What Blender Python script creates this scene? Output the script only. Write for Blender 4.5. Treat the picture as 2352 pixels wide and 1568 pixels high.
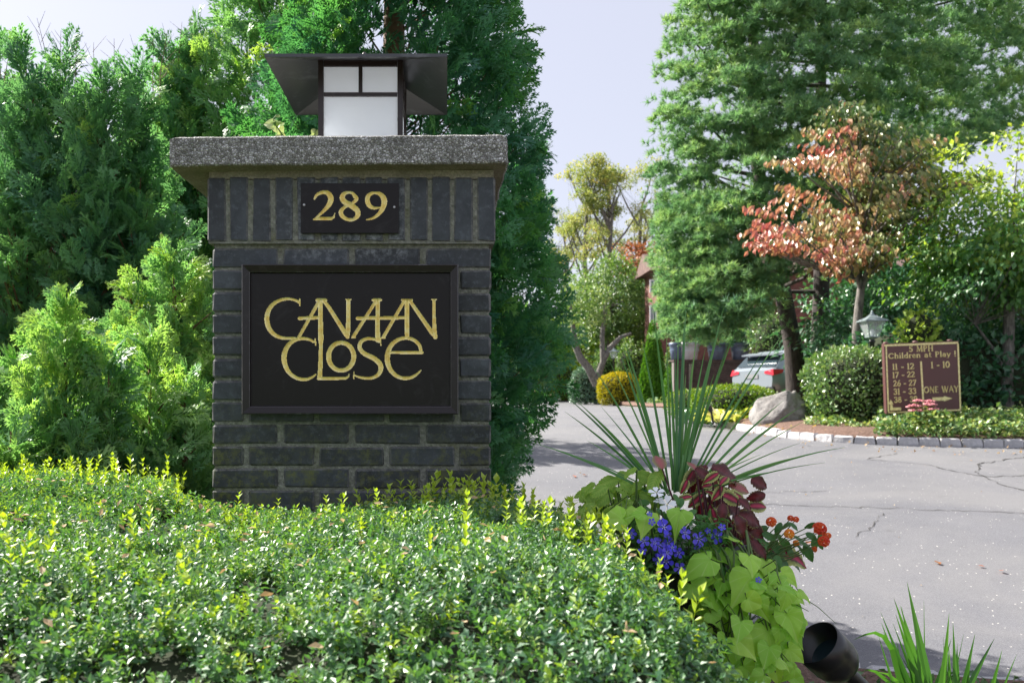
import bpy, math, random
import numpy as np
from mathutils import Vector, Matrix, noise as mnoise

for o in list(bpy.data.objects): bpy.data.objects.remove(o)
S = bpy.context.scene
COL = S.collection
rnd = random.Random(7)
rng = np.random.default_rng(11)

# ------------------------------------------------------------------ camera
D, CX, CY, CH = 2030.0, 1027.0, 911.0, 1.4       # focal length in px of a 2352 px wide picture, principal point, eye height
cam = bpy.data.cameras.new('camera'); camo = bpy.data.objects.new('camera', cam); COL.objects.link(camo)
camo.location = (0, 0, CH); camo.rotation_euler = (math.pi/2, 0, 0)
cam.sensor_width = 36; cam.lens = D/2352*36
cam.shift_x = 149/2352; cam.shift_y = 127/2352
cam.clip_start = .05; cam.clip_end = 1500
cam.dof.use_dof = True; cam.dof.focus_distance = 2.6; cam.dof.aperture_fstop = 7.1
S.camera = camo

# ------------------------------------------------------------------ light
SUNV = Vector((-.62, .40, .67)).normalized()
sun = bpy.data.lights.new('sun', 'SUN'); sun.energy = 5.0; sun.angle = math.radians(.53); sun.color = (1, .95, .86)
suno = bpy.data.objects.new('sun', sun); COL.objects.link(suno)
suno.rotation_euler = SUNV.to_track_quat('Z', 'Y').to_euler(); suno.location = (-6, 4, 12)
w = bpy.data.worlds.new('World'); S.world = w; w.use_nodes = True
wn, wl = w.node_tree.nodes, w.node_tree.links
wn.clear()
sky = wn.new('ShaderNodeTexSky'); sky.sky_type = 'NISHITA'; sky.sun_disc = False
sky.sun_elevation = math.asin(SUNV.z); sky.sun_rotation = math.atan2(SUNV.x, SUNV.y)
sky.dust_density = 2.0; sky.air_density = 1.0; sky.ozone_density = 1.5
mx = wn.new('ShaderNodeMix'); mx.data_type = 'RGBA'; mx.inputs[0].default_value = .85
mx.inputs[7].default_value = (1.84, 1.81, 2.04, 1)
bg = wn.new('ShaderNodeBackground'); bg.inputs[1].default_value = .15
wo = wn.new('ShaderNodeOutputWorld')
wl.new(sky.outputs[0], mx.inputs[6]); wl.new(mx.outputs[2], bg.inputs[0]); wl.new(bg.outputs[0], wo.inputs[0])
S.view_settings.view_transform = 'Standard'; S.view_settings.look = 'None'
S.view_settings.exposure = 1.38; S.view_settings.gamma = 1
try: S.view_settings.use_curve_mapping = False
except Exception: pass
S.cycles.max_bounces = 8; S.cycles.transparent_max_bounces = 4
S.cycles.diffuse_bounces = 4; S.cycles.glossy_bounces = 3; S.cycles.transmission_bounces = 4
S.cycles.caustics_reflective = False; S.cycles.caustics_refractive = False
S.cycles.use_denoising = True

# ------------------------------------------------------------------ helpers
def P(px, py, Y): return Vector(((px-CX)*Y/D, Y, CH+(CY-py)*Y/D))
HT = [(-50, 1.4), (0, 1.4), (4, 1.4), (5, 1.32), (6, 1.2), (8, .98), (10, .75), (11.5, .61), (13, .555), (16, .53), (20, .52),
      (30, .51), (40, .50), (44, .49), (50, .40), (58, .22), (70, 0), (110, -.8), (400, -3)]
HX = [a for a, b in HT]; HY = [b for a, b in HT]
def G(Y): return CH - float(np.interp(Y, HX, HY))
def Yof(dy):
    lo, hi = 3.0, 75.0
    for _ in range(60):
        m = (lo+hi)/2
        if float(np.interp(m, HX, HY))*D/m > dy: lo = m
        else: hi = m
    return lo
def tag(o, label=None, cat=None, group=None, kind=None):
    if label: o['label'] = label
    if cat: o['category'] = cat
    if group: o['group'] = group
    if kind: o['kind'] = kind
    return o
def link(name, me, parent=None, mat=None):
    o = bpy.data.objects.new(name, me); COL.objects.link(o)
    if parent is not None: o.parent = parent
    if mat is not None and me is not None and not me.materials: me.materials.append(mat)
    return o
def empty(name, loc, label=None, cat=None, group=None, rz=0):
    o = bpy.data.objects.new(name, None); COL.objects.link(o); o.location = loc; o.rotation_euler = (0, 0, rz)
    o.empty_display_size = .1
    return tag(o, label, cat, group)
def mesh_np(name, V, F, mats=(), attrs=None, smooth=False, fmat=None):
    """V (n,3); F (m,k) all faces with k corners"""
    V = np.asarray(V, dtype=np.float32); F = np.asarray(F, dtype=np.int32)
    me = bpy.data.meshes.new(name); k = F.shape[1]
    me.vertices.add(len(V)); me.vertices.foreach_set('co', V.ravel())
    me.loops.add(F.size); me.loops.foreach_set('vertex_index', F.ravel())
    me.polygons.add(len(F)); me.polygons.foreach_set('loop_start', np.arange(0, F.size, k, dtype=np.int32))
    me.polygons.foreach_set('loop_total', np.full(len(F), k, dtype=np.int32))
    if fmat is not None: me.polygons.foreach_set('material_index', np.asarray(fmat, dtype=np.int32))
    me.polygons.foreach_set('use_smooth', np.full(len(F), smooth, dtype=bool))
    me.update(calc_edges=True)
    for m in mats: me.materials.append(m)
    for nme, a in (attrs or {}).items():
        at = me.attributes.new(nme, 'FLOAT', 'POINT'); at.data.foreach_set('value', np.asarray(a, dtype=np.float32))
    return me
class MB:
    """mixed polygons collector"""
    def __init__(s): s.v = []; s.f = []; s.m = []; s.sm = []; s.a = []
    def add(s, vs, fs, mi=0, smooth=False, at=0.0):
        b = len(s.v); s.v += [tuple(v) for v in vs]; s.a += [at]*len(vs)
        for f in fs: s.f.append([b+i for i in f]); s.m.append(mi); s.sm.append(smooth)
    def box(s, c, d, mi=0, rot=None, taper=1.0):
        c = Vector(c); hx, hy, hz = d[0]/2, d[1]/2, d[2]/2
        vs = []
        for z in (-1, 1):
            t = taper if z > 0 else 1.0
            for x, y in ((-1, -1), (1, -1), (1, 1), (-1, 1)):
                p = Vector((x*hx*t, y*hy*t, z*hz))
                if rot is not None: p = rot @ p
                vs.append(c+p)
        s.add(vs, [(3, 2, 1, 0), (4, 5, 6, 7), (0, 1, 5, 4), (1, 2, 6, 5), (2, 3, 7, 6), (3, 0, 4, 7)], mi)
    def tube(s, pts, rads, sides=8, mi=0, caps=True, smooth=True):
        pts = [Vector(p) for p in pts]; n = len(pts); vs = []; prev = None
        for i, p in enumerate(pts):
            t = (pts[min(i+1, n-1)]-pts[max(i-1, 0)]).normalized()
            a = prev if prev is not None else (Vector((0, 0, 1)) if abs(t.z) < .9 else Vector((1, 0, 0)))
            u = (a - t*a.dot(t)).normalized(); prev = u; v = t.cross(u)
            for k in range(sides):
                th = 2*math.pi*k/sides
                vs.append(p+(u*math.cos(th)+v*math.sin(th))*rads[i])
        fs = []
        for i in range(n-1):
            for k in range(sides):
                a = i*sides+k; b = i*sides+(k+1) % sides
                fs.append((a, b, b+sides, a+sides))
        s.add(vs, fs, mi, smooth)
        if caps:
            s.add(vs[:sides][::-1], [tuple(range(sides))], mi); s.add(vs[-sides:], [tuple(range(sides))], mi)
    def lathe(s, c, prof, sides=20, mi=0, smooth=True):
        c = Vector(c); vs = []
        for r, z in prof:
            for k in range(sides):
                th = 2*math.pi*k/sides; vs.append(c+Vector((r*math.cos(th), r*math.sin(th), z)))
        fs = [(i*sides+k, i*sides+(k+1) % sides, (i+1)*sides+(k+1) % sides, (i+1)*sides+k) for i in range(len(prof)-1) for k in range(sides)]
        s.add(vs, fs, mi, smooth)
    def mesh(s, name, mats=()):
        me = bpy.data.meshes.new(name); me.from_pydata(s.v, [], s.f)
        me.polygons.foreach_set('material_index', s.m); me.polygons.foreach_set('use_smooth', s.sm)
        for m in mats: me.materials.append(m)
        me.update(); return me
    def obj(s, name, mats, parent=None):
        if not isinstance(mats, (list, tuple)): mats = [mats]
        return link(name, s.mesh(name, mats), parent)
def bevel_obj(o, wd, seg=1):
    m = o.modifiers.new('bevel', 'BEVEL'); m.width = wd; m.segments = seg; m.limit_method = 'ANGLE'; return o

# ------------------------------------------------------------------ materials
def newmat(name):
    m = bpy.data.materials.new(name); m.use_nodes = True
    nt = m.node_tree; b = nt.nodes['Principled BSDF']; return m, nt, b
def N(nt, typ, **kw):
    n = nt.nodes.new(typ)
    for k, v in kw.items(): setattr(n, k, v)
    return n
def ramp(nt, src, stops):
    r = nt.nodes.new('ShaderNodeValToRGB'); e = r.color_ramp.elements
    while len(e) < len(stops): e.new(.5)
    for i, (p, c) in enumerate(stops):
        e[i].position = p; e[i].color = (c[0], c[1], c[2], 1)
    nt.links.new(src, r.inputs[0]); return r.outputs[0]
def noise(nt, scale, detail=4, rough=.55, coord='Object', dist=0, vec=None):
    t = N(nt, 'ShaderNodeTexNoise'); t.inputs['Scale'].default_value = scale; t.inputs['Detail'].default_value = detail
    t.inputs['Roughness'].default_value = rough; t.inputs['Distortion'].default_value = dist
    if vec is None:
        tc = N(nt, 'ShaderNodeTexCoord'); vec = tc.outputs[coord]
    nt.links.new(vec, t.inputs['Vector']); return t
def mixc(nt, fac, a, b, mode='MIX'):
    m = N(nt, 'ShaderNodeMix'); m.data_type = 'RGBA'; m.blend_type = mode
    for s, i in ((fac, 0), (a, 6), (b, 7)):
        if isinstance(s, (int, float)): m.inputs[i].default_value = s
        elif isinstance(s, tuple): m.inputs[i].default_value = (*s[:3], 1)
        else: nt.links.new(s, m.inputs[i])
    return m.outputs[2]
def bump(nt, b, h, strength=.3, dist=.01):
    n = N(nt, 'ShaderNodeBump'); n.inputs['Strength'].default_value = strength; n.inputs['Distance'].default_value = dist
    nt.links.new(h, n.inputs['Height']); nt.links.new(n.outputs[0], b.inputs['Normal'])
def simple(name, c, rough=.5, metal=0, nscale=0, namp=.25, bmp=0, spec=.5):
    m, nt, b = newmat(name)
    b.inputs['Roughness'].default_value = rough; b.inputs['Metallic'].default_value = metal
    b.inputs['Specular IOR Level'].default_value = spec
    if nscale:
        t = noise(nt, nscale)
        lo = tuple(x*(1-namp) for x in c); hi = tuple(min(1, x*(1+namp)) for x in c)
        nt.links.new(ramp(nt, t.outputs[0], [(.3, lo), (.7, hi)]), b.inputs['Base Color'])
        if bmp: bump(nt, b, t.outputs[0], bmp, .005)
    else: b.inputs['Base Color'].default_value = (*c, 1)
    return m
def leafmat(name, stops, rough=.45, trans=.35, tcol=(1.5, 1.6, .8), spec=.5, attr='tint', tstops=None):
    m, nt, b = newmat(name); at = N(nt, 'ShaderNodeAttribute'); at.attribute_name = attr
    c = ramp(nt, at.outputs['Fac'], stops); nt.links.new(c, b.inputs['Base Color'])
    b.inputs['Roughness'].default_value = rough; b.inputs['Specular IOR Level'].default_value = spec
    tr = N(nt, 'ShaderNodeBsdfTranslucent'); mu = mixc(nt, 1.0, c, tcol, 'MULTIPLY'); nt.links.new(mu, tr.inputs[0])
    ms = N(nt, 'ShaderNodeMixShader'); ms.inputs[0].default_value = trans
    nt.links.new(b.outputs[0], ms.inputs[1]); nt.links.new(tr.outputs[0], ms.inputs[2])
    nt.links.new(ms.outputs[0], nt.nodes['Material Output'].inputs[0]); return m
def barkmat(name, a, b_):
    m, nt, b = newmat(name); tc = N(nt, 'ShaderNodeTexCoord'); mp = N(nt, 'ShaderNodeMapping')
    mp.inputs['Scale'].default_value = (1, 1, .25); nt.links.new(tc.outputs['Object'], mp.inputs[0])
    t = noise(nt, 22, 6, .7, vec=mp.outputs[0]); nt.links.new(ramp(nt, t.outputs[0], [(.35, a), (.65, b_)]), b.inputs['Base Color'])
    b.inputs['Roughness'].default_value = .9; bump(nt, b, t.outputs[0], .8, .02); return m
M = {}
M['bark'] = barkmat('pine_bark', (.022, .018, .018), (.085, .068, .062))
M['bark_grey'] = barkmat('grey_bark', (.05, .045, .042), (.26, .24, .22))
M['twig'] = simple('twig_bark', (.16, .085, .05), .8, nscale=30)
M['cyp_b'] = leafmat('arborvitae_foliage', [(0, (0.05, 0.18, 0.13)), (.55, (0.085, 0.26, 0.11)), (1, (0.22, 0.42, 0.07))], .45, .42, (1.5, 1.6, .7), .5)
M['cyp_a'] = leafmat('cypress_foliage', [(0, (0.08, 0.22, 0.14)), (.55, (0.18, 0.39, 0.18)), (1, (0.40, 0.60, 0.12))], .45, .42, (1.5, 1.5, .8), .5)
M['cyp_y'] = leafmat('young_cypress_foliage', [(0, (0.10, 0.26, 0.15)), (.5, (0.23, 0.44, 0.19)), (1, (0.50, 0.64, 0.13))], .45, .40, (1.5, 1.5, .7), .6)
M['box'] = leafmat('boxwood_leaf', [(0, (.045, .14, .075)), (.5, (.12, .26, .10)), (.75, (.29, .42, .06)), (1, (.48, .60, .05))], .42, .36, (1.5, 1.5, .4), 1.0)
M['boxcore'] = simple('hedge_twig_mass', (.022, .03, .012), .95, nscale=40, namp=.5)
M['pine'] = leafmat('pine_needles', [(0, (.09, .21, .14)), (.5, (.20, .36, .18)), (1, (.37, .50, .19))], .5, .36, (1.4, 1.5, .9), .4)
M['dog'] = leafmat('dogwood_leaf', [(0, (0.060, 0.140, 0.025)), (.3, (0.200, 0.250, 0.070)), (.5, (0.420, 0.330, 0.140)), (.72, (0.550, 0.260, 0.160)), (1, (0.500, 0.130, 0.120))], .33, .38, (1.2, 1.1, .9), .8)
M['green'] = leafmat('maple_leaf', [(0, (.045, .15, .06)), (.55, (.13, .29, .07)), (1, (.46, .56, .12))], .38, .38, (1.5, 1.5, .5), .7)
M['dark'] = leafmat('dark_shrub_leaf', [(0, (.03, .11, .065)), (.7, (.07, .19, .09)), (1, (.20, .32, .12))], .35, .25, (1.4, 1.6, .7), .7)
M['priv'] = leafmat('privet_leaf', [(0, (.07, .17, .06)), (.55, (.17, .29, .10)), (1, (.50, .54, .30))], .33, .25, (1.4, 1.4, .6), .9)
M['yew'] = leafmat('clipped_shrub_leaf', [(0, (0.050, 0.138, 0.019)), (.6, (0.150, 0.275, 0.025)), (1, (0.375, 0.450, 0.037))], .45, .3, (1.6, 1.5, .4), .5)
M['gold_s'] = leafmat('golden_shrub_leaf', [(0, (0.200, 0.220, 0.012)), (.5, (0.460, 0.420, 0.012)), (1, (0.700, 0.580, 0.020))], .5, .3, (1.2, 1.1, .4), .4)
M['cone'] = leafmat('conical_arborvitae_leaf', [(0, (0.045, 0.150, 0.018)), (.6, (0.105, 0.255, 0.027)), (1, (0.210, 0.390, 0.030))], .5, .25, (1.5, 1.5, .5), .4)
M['pale'] = leafmat('pale_tree_leaf', [(0, (0.060, 0.144, 0.036)), (.6, (0.168, 0.288, 0.072)), (1, (0.480, 0.540, 0.240))], .4, .3, (1.4, 1.4, .7), .6)
M['blue'] = leafmat('blue_green_shrub_leaf', [(0, (0.072, 0.168, 0.108)), (.6, (0.180, 0.300, 0.204)), (1, (0.384, 0.504, 0.360))], .4, .2, (1.2, 1.3, .9), .6)
M['autumn'] = leafmat('autumn_tree_leaf', [(0, (.15, .25, .07)), (.5, (.33, .39, .13)), (.85, (.52, .48, .20)), (1, (.60, .40, .18))], .5, .4, (1.4, 1.3, .7), .4)
M['rust'] = leafmat('rust_leaf', [(0, (0.200, 0.140, 0.050)), (.5, (0.420, 0.150, 0.070)), (1, (0.550, 0.200, 0.120))], .5, .35, (1.3, 1.1, .8), .4)
M['ivy'] = leafmat('ivy_leaf', [(0, (.04, .12, .06)), (.5, (.13, .25, .075)), (1, (.50, .54, .22))], .38, .25, (1.4, 1.4, .6), .7)
M['hosta'] = leafmat('variegated_leaf', [(0, (0.100, 0.200, 0.030)), (.5, (0.300, 0.400, 0.050)), (.75, (0.550, 0.600, 0.150)), (1, (0.800, 0.720, 0.450))], .45, .3, (1.3, 1.3, .6), .5)

# asphalt
m, nt, b = newmat('asphalt'); M['asphalt'] = m
t1 = noise(nt, 1.1, 5, .6); t2 = noise(nt, 160, 2, .6)
v = N(nt, 'ShaderNodeTexVoronoi'); v.inputs['Scale'].default_value = 85; tc = N(nt, 'ShaderNodeTexCoord'); nt.links.new(tc.outputs['Object'], v.inputs['Vector'])
c = ramp(nt, t1.outputs[0], [(.3, (.092, .094, .108)), (.7, (.145, .146, .162))])
c = mixc(nt, .55, c, ramp(nt, t2.outputs[0], [(.3, (.065, .066, .076)), (.5, (.15, .151, .168)), (.72, (.29, .29, .31))]))
wn_ = N(nt, 'ShaderNodeTexWhiteNoise'); wn_.noise_dimensions = '3D'; nt.links.new(v.outputs['Position'], wn_.inputs['Vector'])
sp = N(nt, 'ShaderNodeMath', operation='GREATER_THAN'); sp.inputs[1].default_value = .992; nt.links.new(wn_.outputs['Value'], sp.inputs[0])
near = N(nt, 'ShaderNodeMath', operation='LESS_THAN'); near.inputs[1].default_value = .42; nt.links.new(v.outputs['Distance'], near.inputs[0])
ml = N(nt, 'ShaderNodeMath', operation='MULTIPLY'); nt.links.new(sp.outputs[0], ml.inputs[0]); nt.links.new(near.outputs[0], ml.inputs[1])
c = mixc(nt, ml.outputs[0], c, (.85, .80, .74))
tb_ = noise(nt, .35, 6, .65, dist=1.5); c = mixc(nt, ramp(nt, tb_.outputs[0], [(.42, (0, 0, 0)), (.62, (.4, .4, .4))]), c, (.23, .225, .225))
t5 = noise(nt, 5, 6, .8); c = mixc(nt, ramp(nt, t5.outputs[0], [(.60, (0, 0, 0)), (.75, (.55, .55, .55))]), c, (.07, .068, .07))
nt.links.new(c, b.inputs['Base Color']); b.inputs['Roughness'].default_value = .75; bump(nt, b, t2.outputs[0], .5, .006)
M['crack'] = simple('road_crack', (.05, .048, .045), .95, nscale=30)
# mulch / soil
m, nt, b = newmat('mulch'); M['mulch'] = m
t = noise(nt, 34, 6, .75); c = ramp(nt, t.outputs[0], [(.3, (.06, .035, .024)), (.5, (.17, .10, .075)), (.7, (.34, .22, .175))])
nt.links.new(c, b.inputs['Base Color']); b.inputs['Roughness'].default_value = .95; bump(nt, b, t.outputs[0], 1, .03)
m, nt, b = newmat('lawn'); M['lawn'] = m
t = noise(nt, 9, 6, .7); c = ramp(nt, t.outputs[0], [(.3, (.03, .07, .015)), (.7, (.09, .16, .03))])
nt.links.new(c, b.inputs['Base Color']); b.inputs['Roughness'].default_value = .95; bump(nt, b, t.outputs[0], 1, .05)
# granite kerb
m, nt, b = newmat('granite'); M['granite'] = m
t = noise(nt, 14, 5, .65); t2 = noise(nt, 220, 2, .6)
c = mixc(nt, .5, ramp(nt, t.outputs[0], [(.3, (.30, .295, .31)), (.7, (.58, .57, .58))]), ramp(nt, t2.outputs[0], [(.35, (.25, .25, .27)), (.6, (.62, .61, .62))]))
nt.links.new(c, b.inputs['Base Color']); b.inputs['Roughness'].default_value = .8; bump(nt, b, t.outputs[0], .6, .02)
# bricks
def brickmat(name, dark, mid, worn=False):
    m, nt, b = newmat(name); oi = N(nt, 'ShaderNodeObjectInfo')
    tc = N(nt, 'ShaderNodeTexCoord'); ad = N(nt, 'ShaderNodeVectorMath', operation='ADD'); sc = N(nt, 'ShaderNodeVectorMath', operation='SCALE')
    nt.links.new(oi.outputs['Location'], sc.inputs[0]); sc.inputs['Scale'].default_value = 3.7
    nt.links.new(tc.outputs['Object'], ad.inputs[0]); nt.links.new(sc.outputs[0], ad.inputs[1]); vec = ad.outputs[0]
    t = noise(nt, 11, 6, .65, vec=vec, dist=.6); t2 = noise(nt, 120, 3, .7, vec=vec); t3 = noise(nt, 45, 5, .75, vec=vec)
    c = ramp(nt, t.outputs[0], [(.3, dark), (.72, mid)])
    hs = N(nt, 'ShaderNodeHueSaturation'); vr = N(nt, 'ShaderNodeMapRange'); nt.links.new(oi.outputs['Random'], vr.inputs[0]); vr.inputs[3].default_value = .6; vr.inputs[4].default_value = 1.5; nt.links.new(vr.outputs[0], hs.inputs['Value']); nt.links.new(c, hs.inputs['Color']); c = hs.outputs[0]
    c = mixc(nt, ramp(nt, t3.outputs[0], [(.52, (0, 0, 0)), (.78, (.75, .75, .75))]), c, tuple(min(1, x*2.6) for x in mid))
    c = mixc(nt, ramp(nt, t2.outputs[0], [(.71, (0, 0, 0)), (.76, (.8, .8, .8))]), c, (.22, .24, .27))
    # moss speckle, an own stain growing on the lower courses
    sp = N(nt, 'ShaderNodeSeparateXYZ'); nt.links.new(oi.outputs['Location'], sp.inputs[0])
    mr = N(nt, 'ShaderNodeMapRange'); mr.inputs[1].default_value = 1.42; mr.inputs[2].default_value = 1.15; nt.links.new(sp.outputs[2], mr.inputs[0])
    t4 = noise(nt, 30, 6, .8, vec=vec); mm = N(nt, 'ShaderNodeMath', operation='MULTIPLY'); nt.links.new(mr.outputs[0], mm.inputs[0])
    nt.links.new(ramp(nt, t4.outputs[0], [(.48, (0, 0, 0)), (.66, (.85, .85, .85))]), mm.inputs[1])
    c = mixc(nt, mm.outputs[0], c, (.12, .13, .02))
    # lime bloom leaching from the joints round the number plaque
    ge = N(nt, 'ShaderNodeNewGeometry'); sg_ = N(nt, 'ShaderNodeVectorMath', operation='SUBTRACT'); nt.links.new(ge.outputs['Position'], sg_.inputs[0]); sg_.inputs[1].default_value = (-.283, 2.58, 1.925)
    ab_ = N(nt, 'ShaderNodeVectorMath', operation='ABSOLUTE'); nt.links.new(sg_.outputs[0], ab_.inputs[0]); s2_ = N(nt, 'ShaderNodeVectorMath', operation='SUBTRACT'); nt.links.new(ab_.outputs[0], s2_.inputs[0]); s2_.inputs[1].default_value = (.145, .05, .09)
    m2_ = N(nt, 'ShaderNodeVectorMath', operation='MAXIMUM'); nt.links.new(s2_.outputs[0], m2_.inputs[0]); m2_.inputs[1].default_value = (0, 0, 0); ln_ = N(nt, 'ShaderNodeVectorMath', operation='LENGTH'); nt.links.new(m2_.outputs[0], ln_.inputs[0])
    mr2 = N(nt, 'ShaderNodeMapRange'); mr2.inputs[1].default_value = .05; mr2.inputs[2].default_value = .0; nt.links.new(ln_.outputs['Value'], mr2.inputs[0]); mm2 = N(nt, 'ShaderNodeMath', operation='MULTIPLY'); nt.links.new(mr2.outputs[0], mm2.inputs[0]); nt.links.new(ramp(nt, t3.outputs[0], [(.45, (0, 0, 0)), (.72, (.9, .9, .9))]), mm2.inputs[1])
    c = mixc(nt, mm2.outputs[0], c, (.30, .32, .34))
    if worn:
        c = mixc(nt, ramp(nt, t3.outputs[0], [(.40, (.15, .15, .15)), (.62, (.85, .85, .85))]), c, (.17, .17, .165))
    nt.links.new(c, b.inputs['Base Color']); b.inputs['Roughness'].default_value = .5 if not worn else .75
    b.inputs['Specular IOR Level'].default_value = .5
    bump(nt, b, t3.outputs[0], .35, .004); return m
M['brick'] = brickmat('dark_glazed_brick', (.011, .015, .020), (.044, .052, .063))
M['brickedge'] = brickmat('worn_brick_edge', (.02, .022, .028), (.05, .054, .064), True)
m, nt, b = newmat('mortar'); M['mortar'] = m
t = noise(nt, 90, 4, .7); t2 = noise(nt, 7, 5, .7)
c = ramp(nt, t.outputs[0], [(.3, (.13, .133, .115)), (.55, (.25, .255, .22)), (.75, (.42, .42, .37))])
c = mixc(nt, ramp(nt, t2.outputs[0], [(.5, (0, 0, 0)), (.68, (.6, .6, .6))]), c, (.12, .125, .03))
nt.links.new(c, b.inputs['Base Color']); b.inputs['Roughness'].default_value = .95; bump(nt, b, t.outputs[0], 1, .01)
# exposed aggregate concrete
m, nt, b = newmat('exposed_aggregate'); M['aggr'] = m
tc = N(nt, 'ShaderNodeTexCoord'); v = N(nt, 'ShaderNodeTexVoronoi'); v.inputs['Scale'].default_value = 150; v.inputs['Randomness'].default_value = 1
nz = noise(nt, 60, 3); wob = N(nt, 'ShaderNodeVectorMath', operation='MULTIPLY_ADD'); nt.links.new(nz.outputs['Color'], wob.inputs[0])
wob.inputs[1].default_value = (.006, .006, .006); nt.links.new(tc.outputs['Object'], wob.inputs[2]); nt.links.new(wob.outputs[0], v.inputs['Vector'])
wn_ = N(nt, 'ShaderNodeTexWhiteNoise'); nt.links.new(v.outputs['Position'], wn_.inputs['Vector'])
c = ramp(nt, wn_.outputs['Value'], [(0, (.19, .19, .18)), (.35, (.37, .37, .355)), (.7, (.56, .56, .56)), (.92, (.72, .72, .73)), (1, (.85, .85, .85))])
ve = N(nt, 'ShaderNodeTexVoronoi'); ve.feature = 'DISTANCE_TO_EDGE'; ve.inputs['Scale'].default_value = 150; nt.links.new(wob.outputs[0], ve.inputs['Vector'])
c = mixc(nt, ramp(nt, ve.outputs['Distance'], [(.0, (1, 1, 1)), (.14, (0, 0, 0))]), c, (.10, .095, .08))
t2 = noise(nt, 9, 5, .7); c = mixc(nt, ramp(nt, t2.outputs[0], [(.45, (0, 0, 0)), (.7, (.5, .5, .5))]), c, (.07, .072, .06))
nt.links.new(c, b.inputs['Base Color']); b.inputs['Roughness'].default_value = .85; bump(nt, b, ve.outputs['Distance'], .9, .012)
m, nt, b = newmat('cast_concrete'); M['conc'] = m
t = noise(nt, 130, 3, .7); t2 = noise(nt, 10, 5, .7); c = ramp(nt, t.outputs[0], [(.3, (.17, .155, .115)), (.55, (.30, .28, .22)), (.75, (.42, .40, .33))])
c = mixc(nt, ramp(nt, t2.outputs[0], [(.42, (0, 0, 0)), (.68, (.5, .5, .5))]), c, (.10, .095, .06))
nt.links.new(c, b.inputs['Base Color']); b.inputs['Roughness'].default_value = .95; bump(nt, b, t.outputs[0], .6, .004)
# metals, paint, panes
def painted(name, c, rough, dirt_or_sheen, dfac=.5, dscale=9, spec=.5, metal=0):
    m, nt, b = newmat(name); t = noise(nt, dscale, 7, .75, dist=1.2)
    cc = mixc(nt, ramp(nt, t.outputs[0], [(.55, (0, 0, 0)), (.78, (dfac,)*3)]), c, dirt_or_sheen)
    t2 = noise(nt, 190, 2, .7); cc = mixc(nt, ramp(nt, t2.outputs[0], [(.72, (0, 0, 0)), (.78, (.5, .5, .5))]), cc, dirt_or_sheen)
    nt.links.new(cc, b.inputs['Base Color']); b.inputs['Roughness'].default_value = rough; b.inputs['Metallic'].default_value = metal
    b.inputs['Specular IOR Level'].default_value = spec; return m
M['bronze'] = painted('dark_bronze_metal', (.028, .018, .017), .38, (.10, .09, .085), .5, 14)
M['roofm'] = painted('sheen_streaked_metal', (.030, .032, .036), .36, (.17, .18, .19), .85, 9, spec=.8)  # grey streaks in the colour stand in for reflections on the roof
M['panel'] = painted('black_sign_panel', (.009, .0065, .0065), .3, (.045, .042, .044), .6, 9, spec=.25)
M['framep'] = painted('black_sign_frame', (.016, .012, .013), .25, (.07, .06, .06), .5, 20, spec=.35)
M['brown'] = painted('brown_sign_board', (.105, .042, .04), .5, (.14, .07, .06), .4, 5)
m, nt, b = newmat('gold_leaf'); M['gold'] = m
t = noise(nt, 60, 5, .7); c = ramp(nt, t.outputs[0], [(.25, (.82, .55, .14)), (.5, (1, .83, .34)), (.75, (1, .95, .66))])
nt.links.new(c, b.inputs['Base Color']); b.inputs['Metallic'].default_value = .4; b.inputs['Roughness'].default_value = .3
M['goldp'] = simple('gold_paint', (.92, .72, .34), .5, .1, 40, .3)
m, nt, b = newmat('glowing_opal_glass'); M['opal'] = m
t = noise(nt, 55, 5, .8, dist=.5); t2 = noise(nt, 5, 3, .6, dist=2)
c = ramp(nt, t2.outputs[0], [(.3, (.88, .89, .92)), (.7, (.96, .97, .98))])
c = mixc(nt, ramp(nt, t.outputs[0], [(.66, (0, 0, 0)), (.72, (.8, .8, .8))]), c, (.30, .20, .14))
nt.links.new(c, b.inputs['Base Color']); b.inputs['Roughness'].default_value = .25; nt.links.new(c, b.inputs['Emission Color']); b.inputs['Emission Strength'].default_value = .17  # faint glow added to brighten the panes, no bulb stands inside
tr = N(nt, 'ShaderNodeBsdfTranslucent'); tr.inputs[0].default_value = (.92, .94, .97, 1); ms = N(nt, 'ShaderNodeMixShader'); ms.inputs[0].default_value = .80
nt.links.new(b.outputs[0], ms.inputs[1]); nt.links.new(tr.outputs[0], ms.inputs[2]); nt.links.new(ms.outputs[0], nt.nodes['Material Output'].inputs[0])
M['screw'] = simple('screw_metal', (.45, .45, .45), .35, .9)
M['black'] = simple('black_plastic', (.017, .018, .021), .32, 0, 30, .25)
M['blackm'] = simple('black_iron', (.015, .016, .018), .4, .2, 20, .3)
m, nt, b = newmat('boulder_stone'); M['rock'] = m
t = noise(nt, 3, 8, .7, dist=.8); t2 = noise(nt, 30, 4, .7)
c = ramp(nt, t.outputs[0], [(.3, (.09, .078, .072)), (.5, (.22, .208, .202)), (.7, (.33, .32, .315))]); c = mixc(nt, .25, c, ramp(nt, t2.outputs[0], [(.3, (.12, .10, .09)), (.7, (.5, .48, .46))]))
nt.links.new(c, b.inputs['Base Color']); b.inputs['Roughness'].default_value = .9; bump(nt, b, t.outputs[0], .6, .1)
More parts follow.
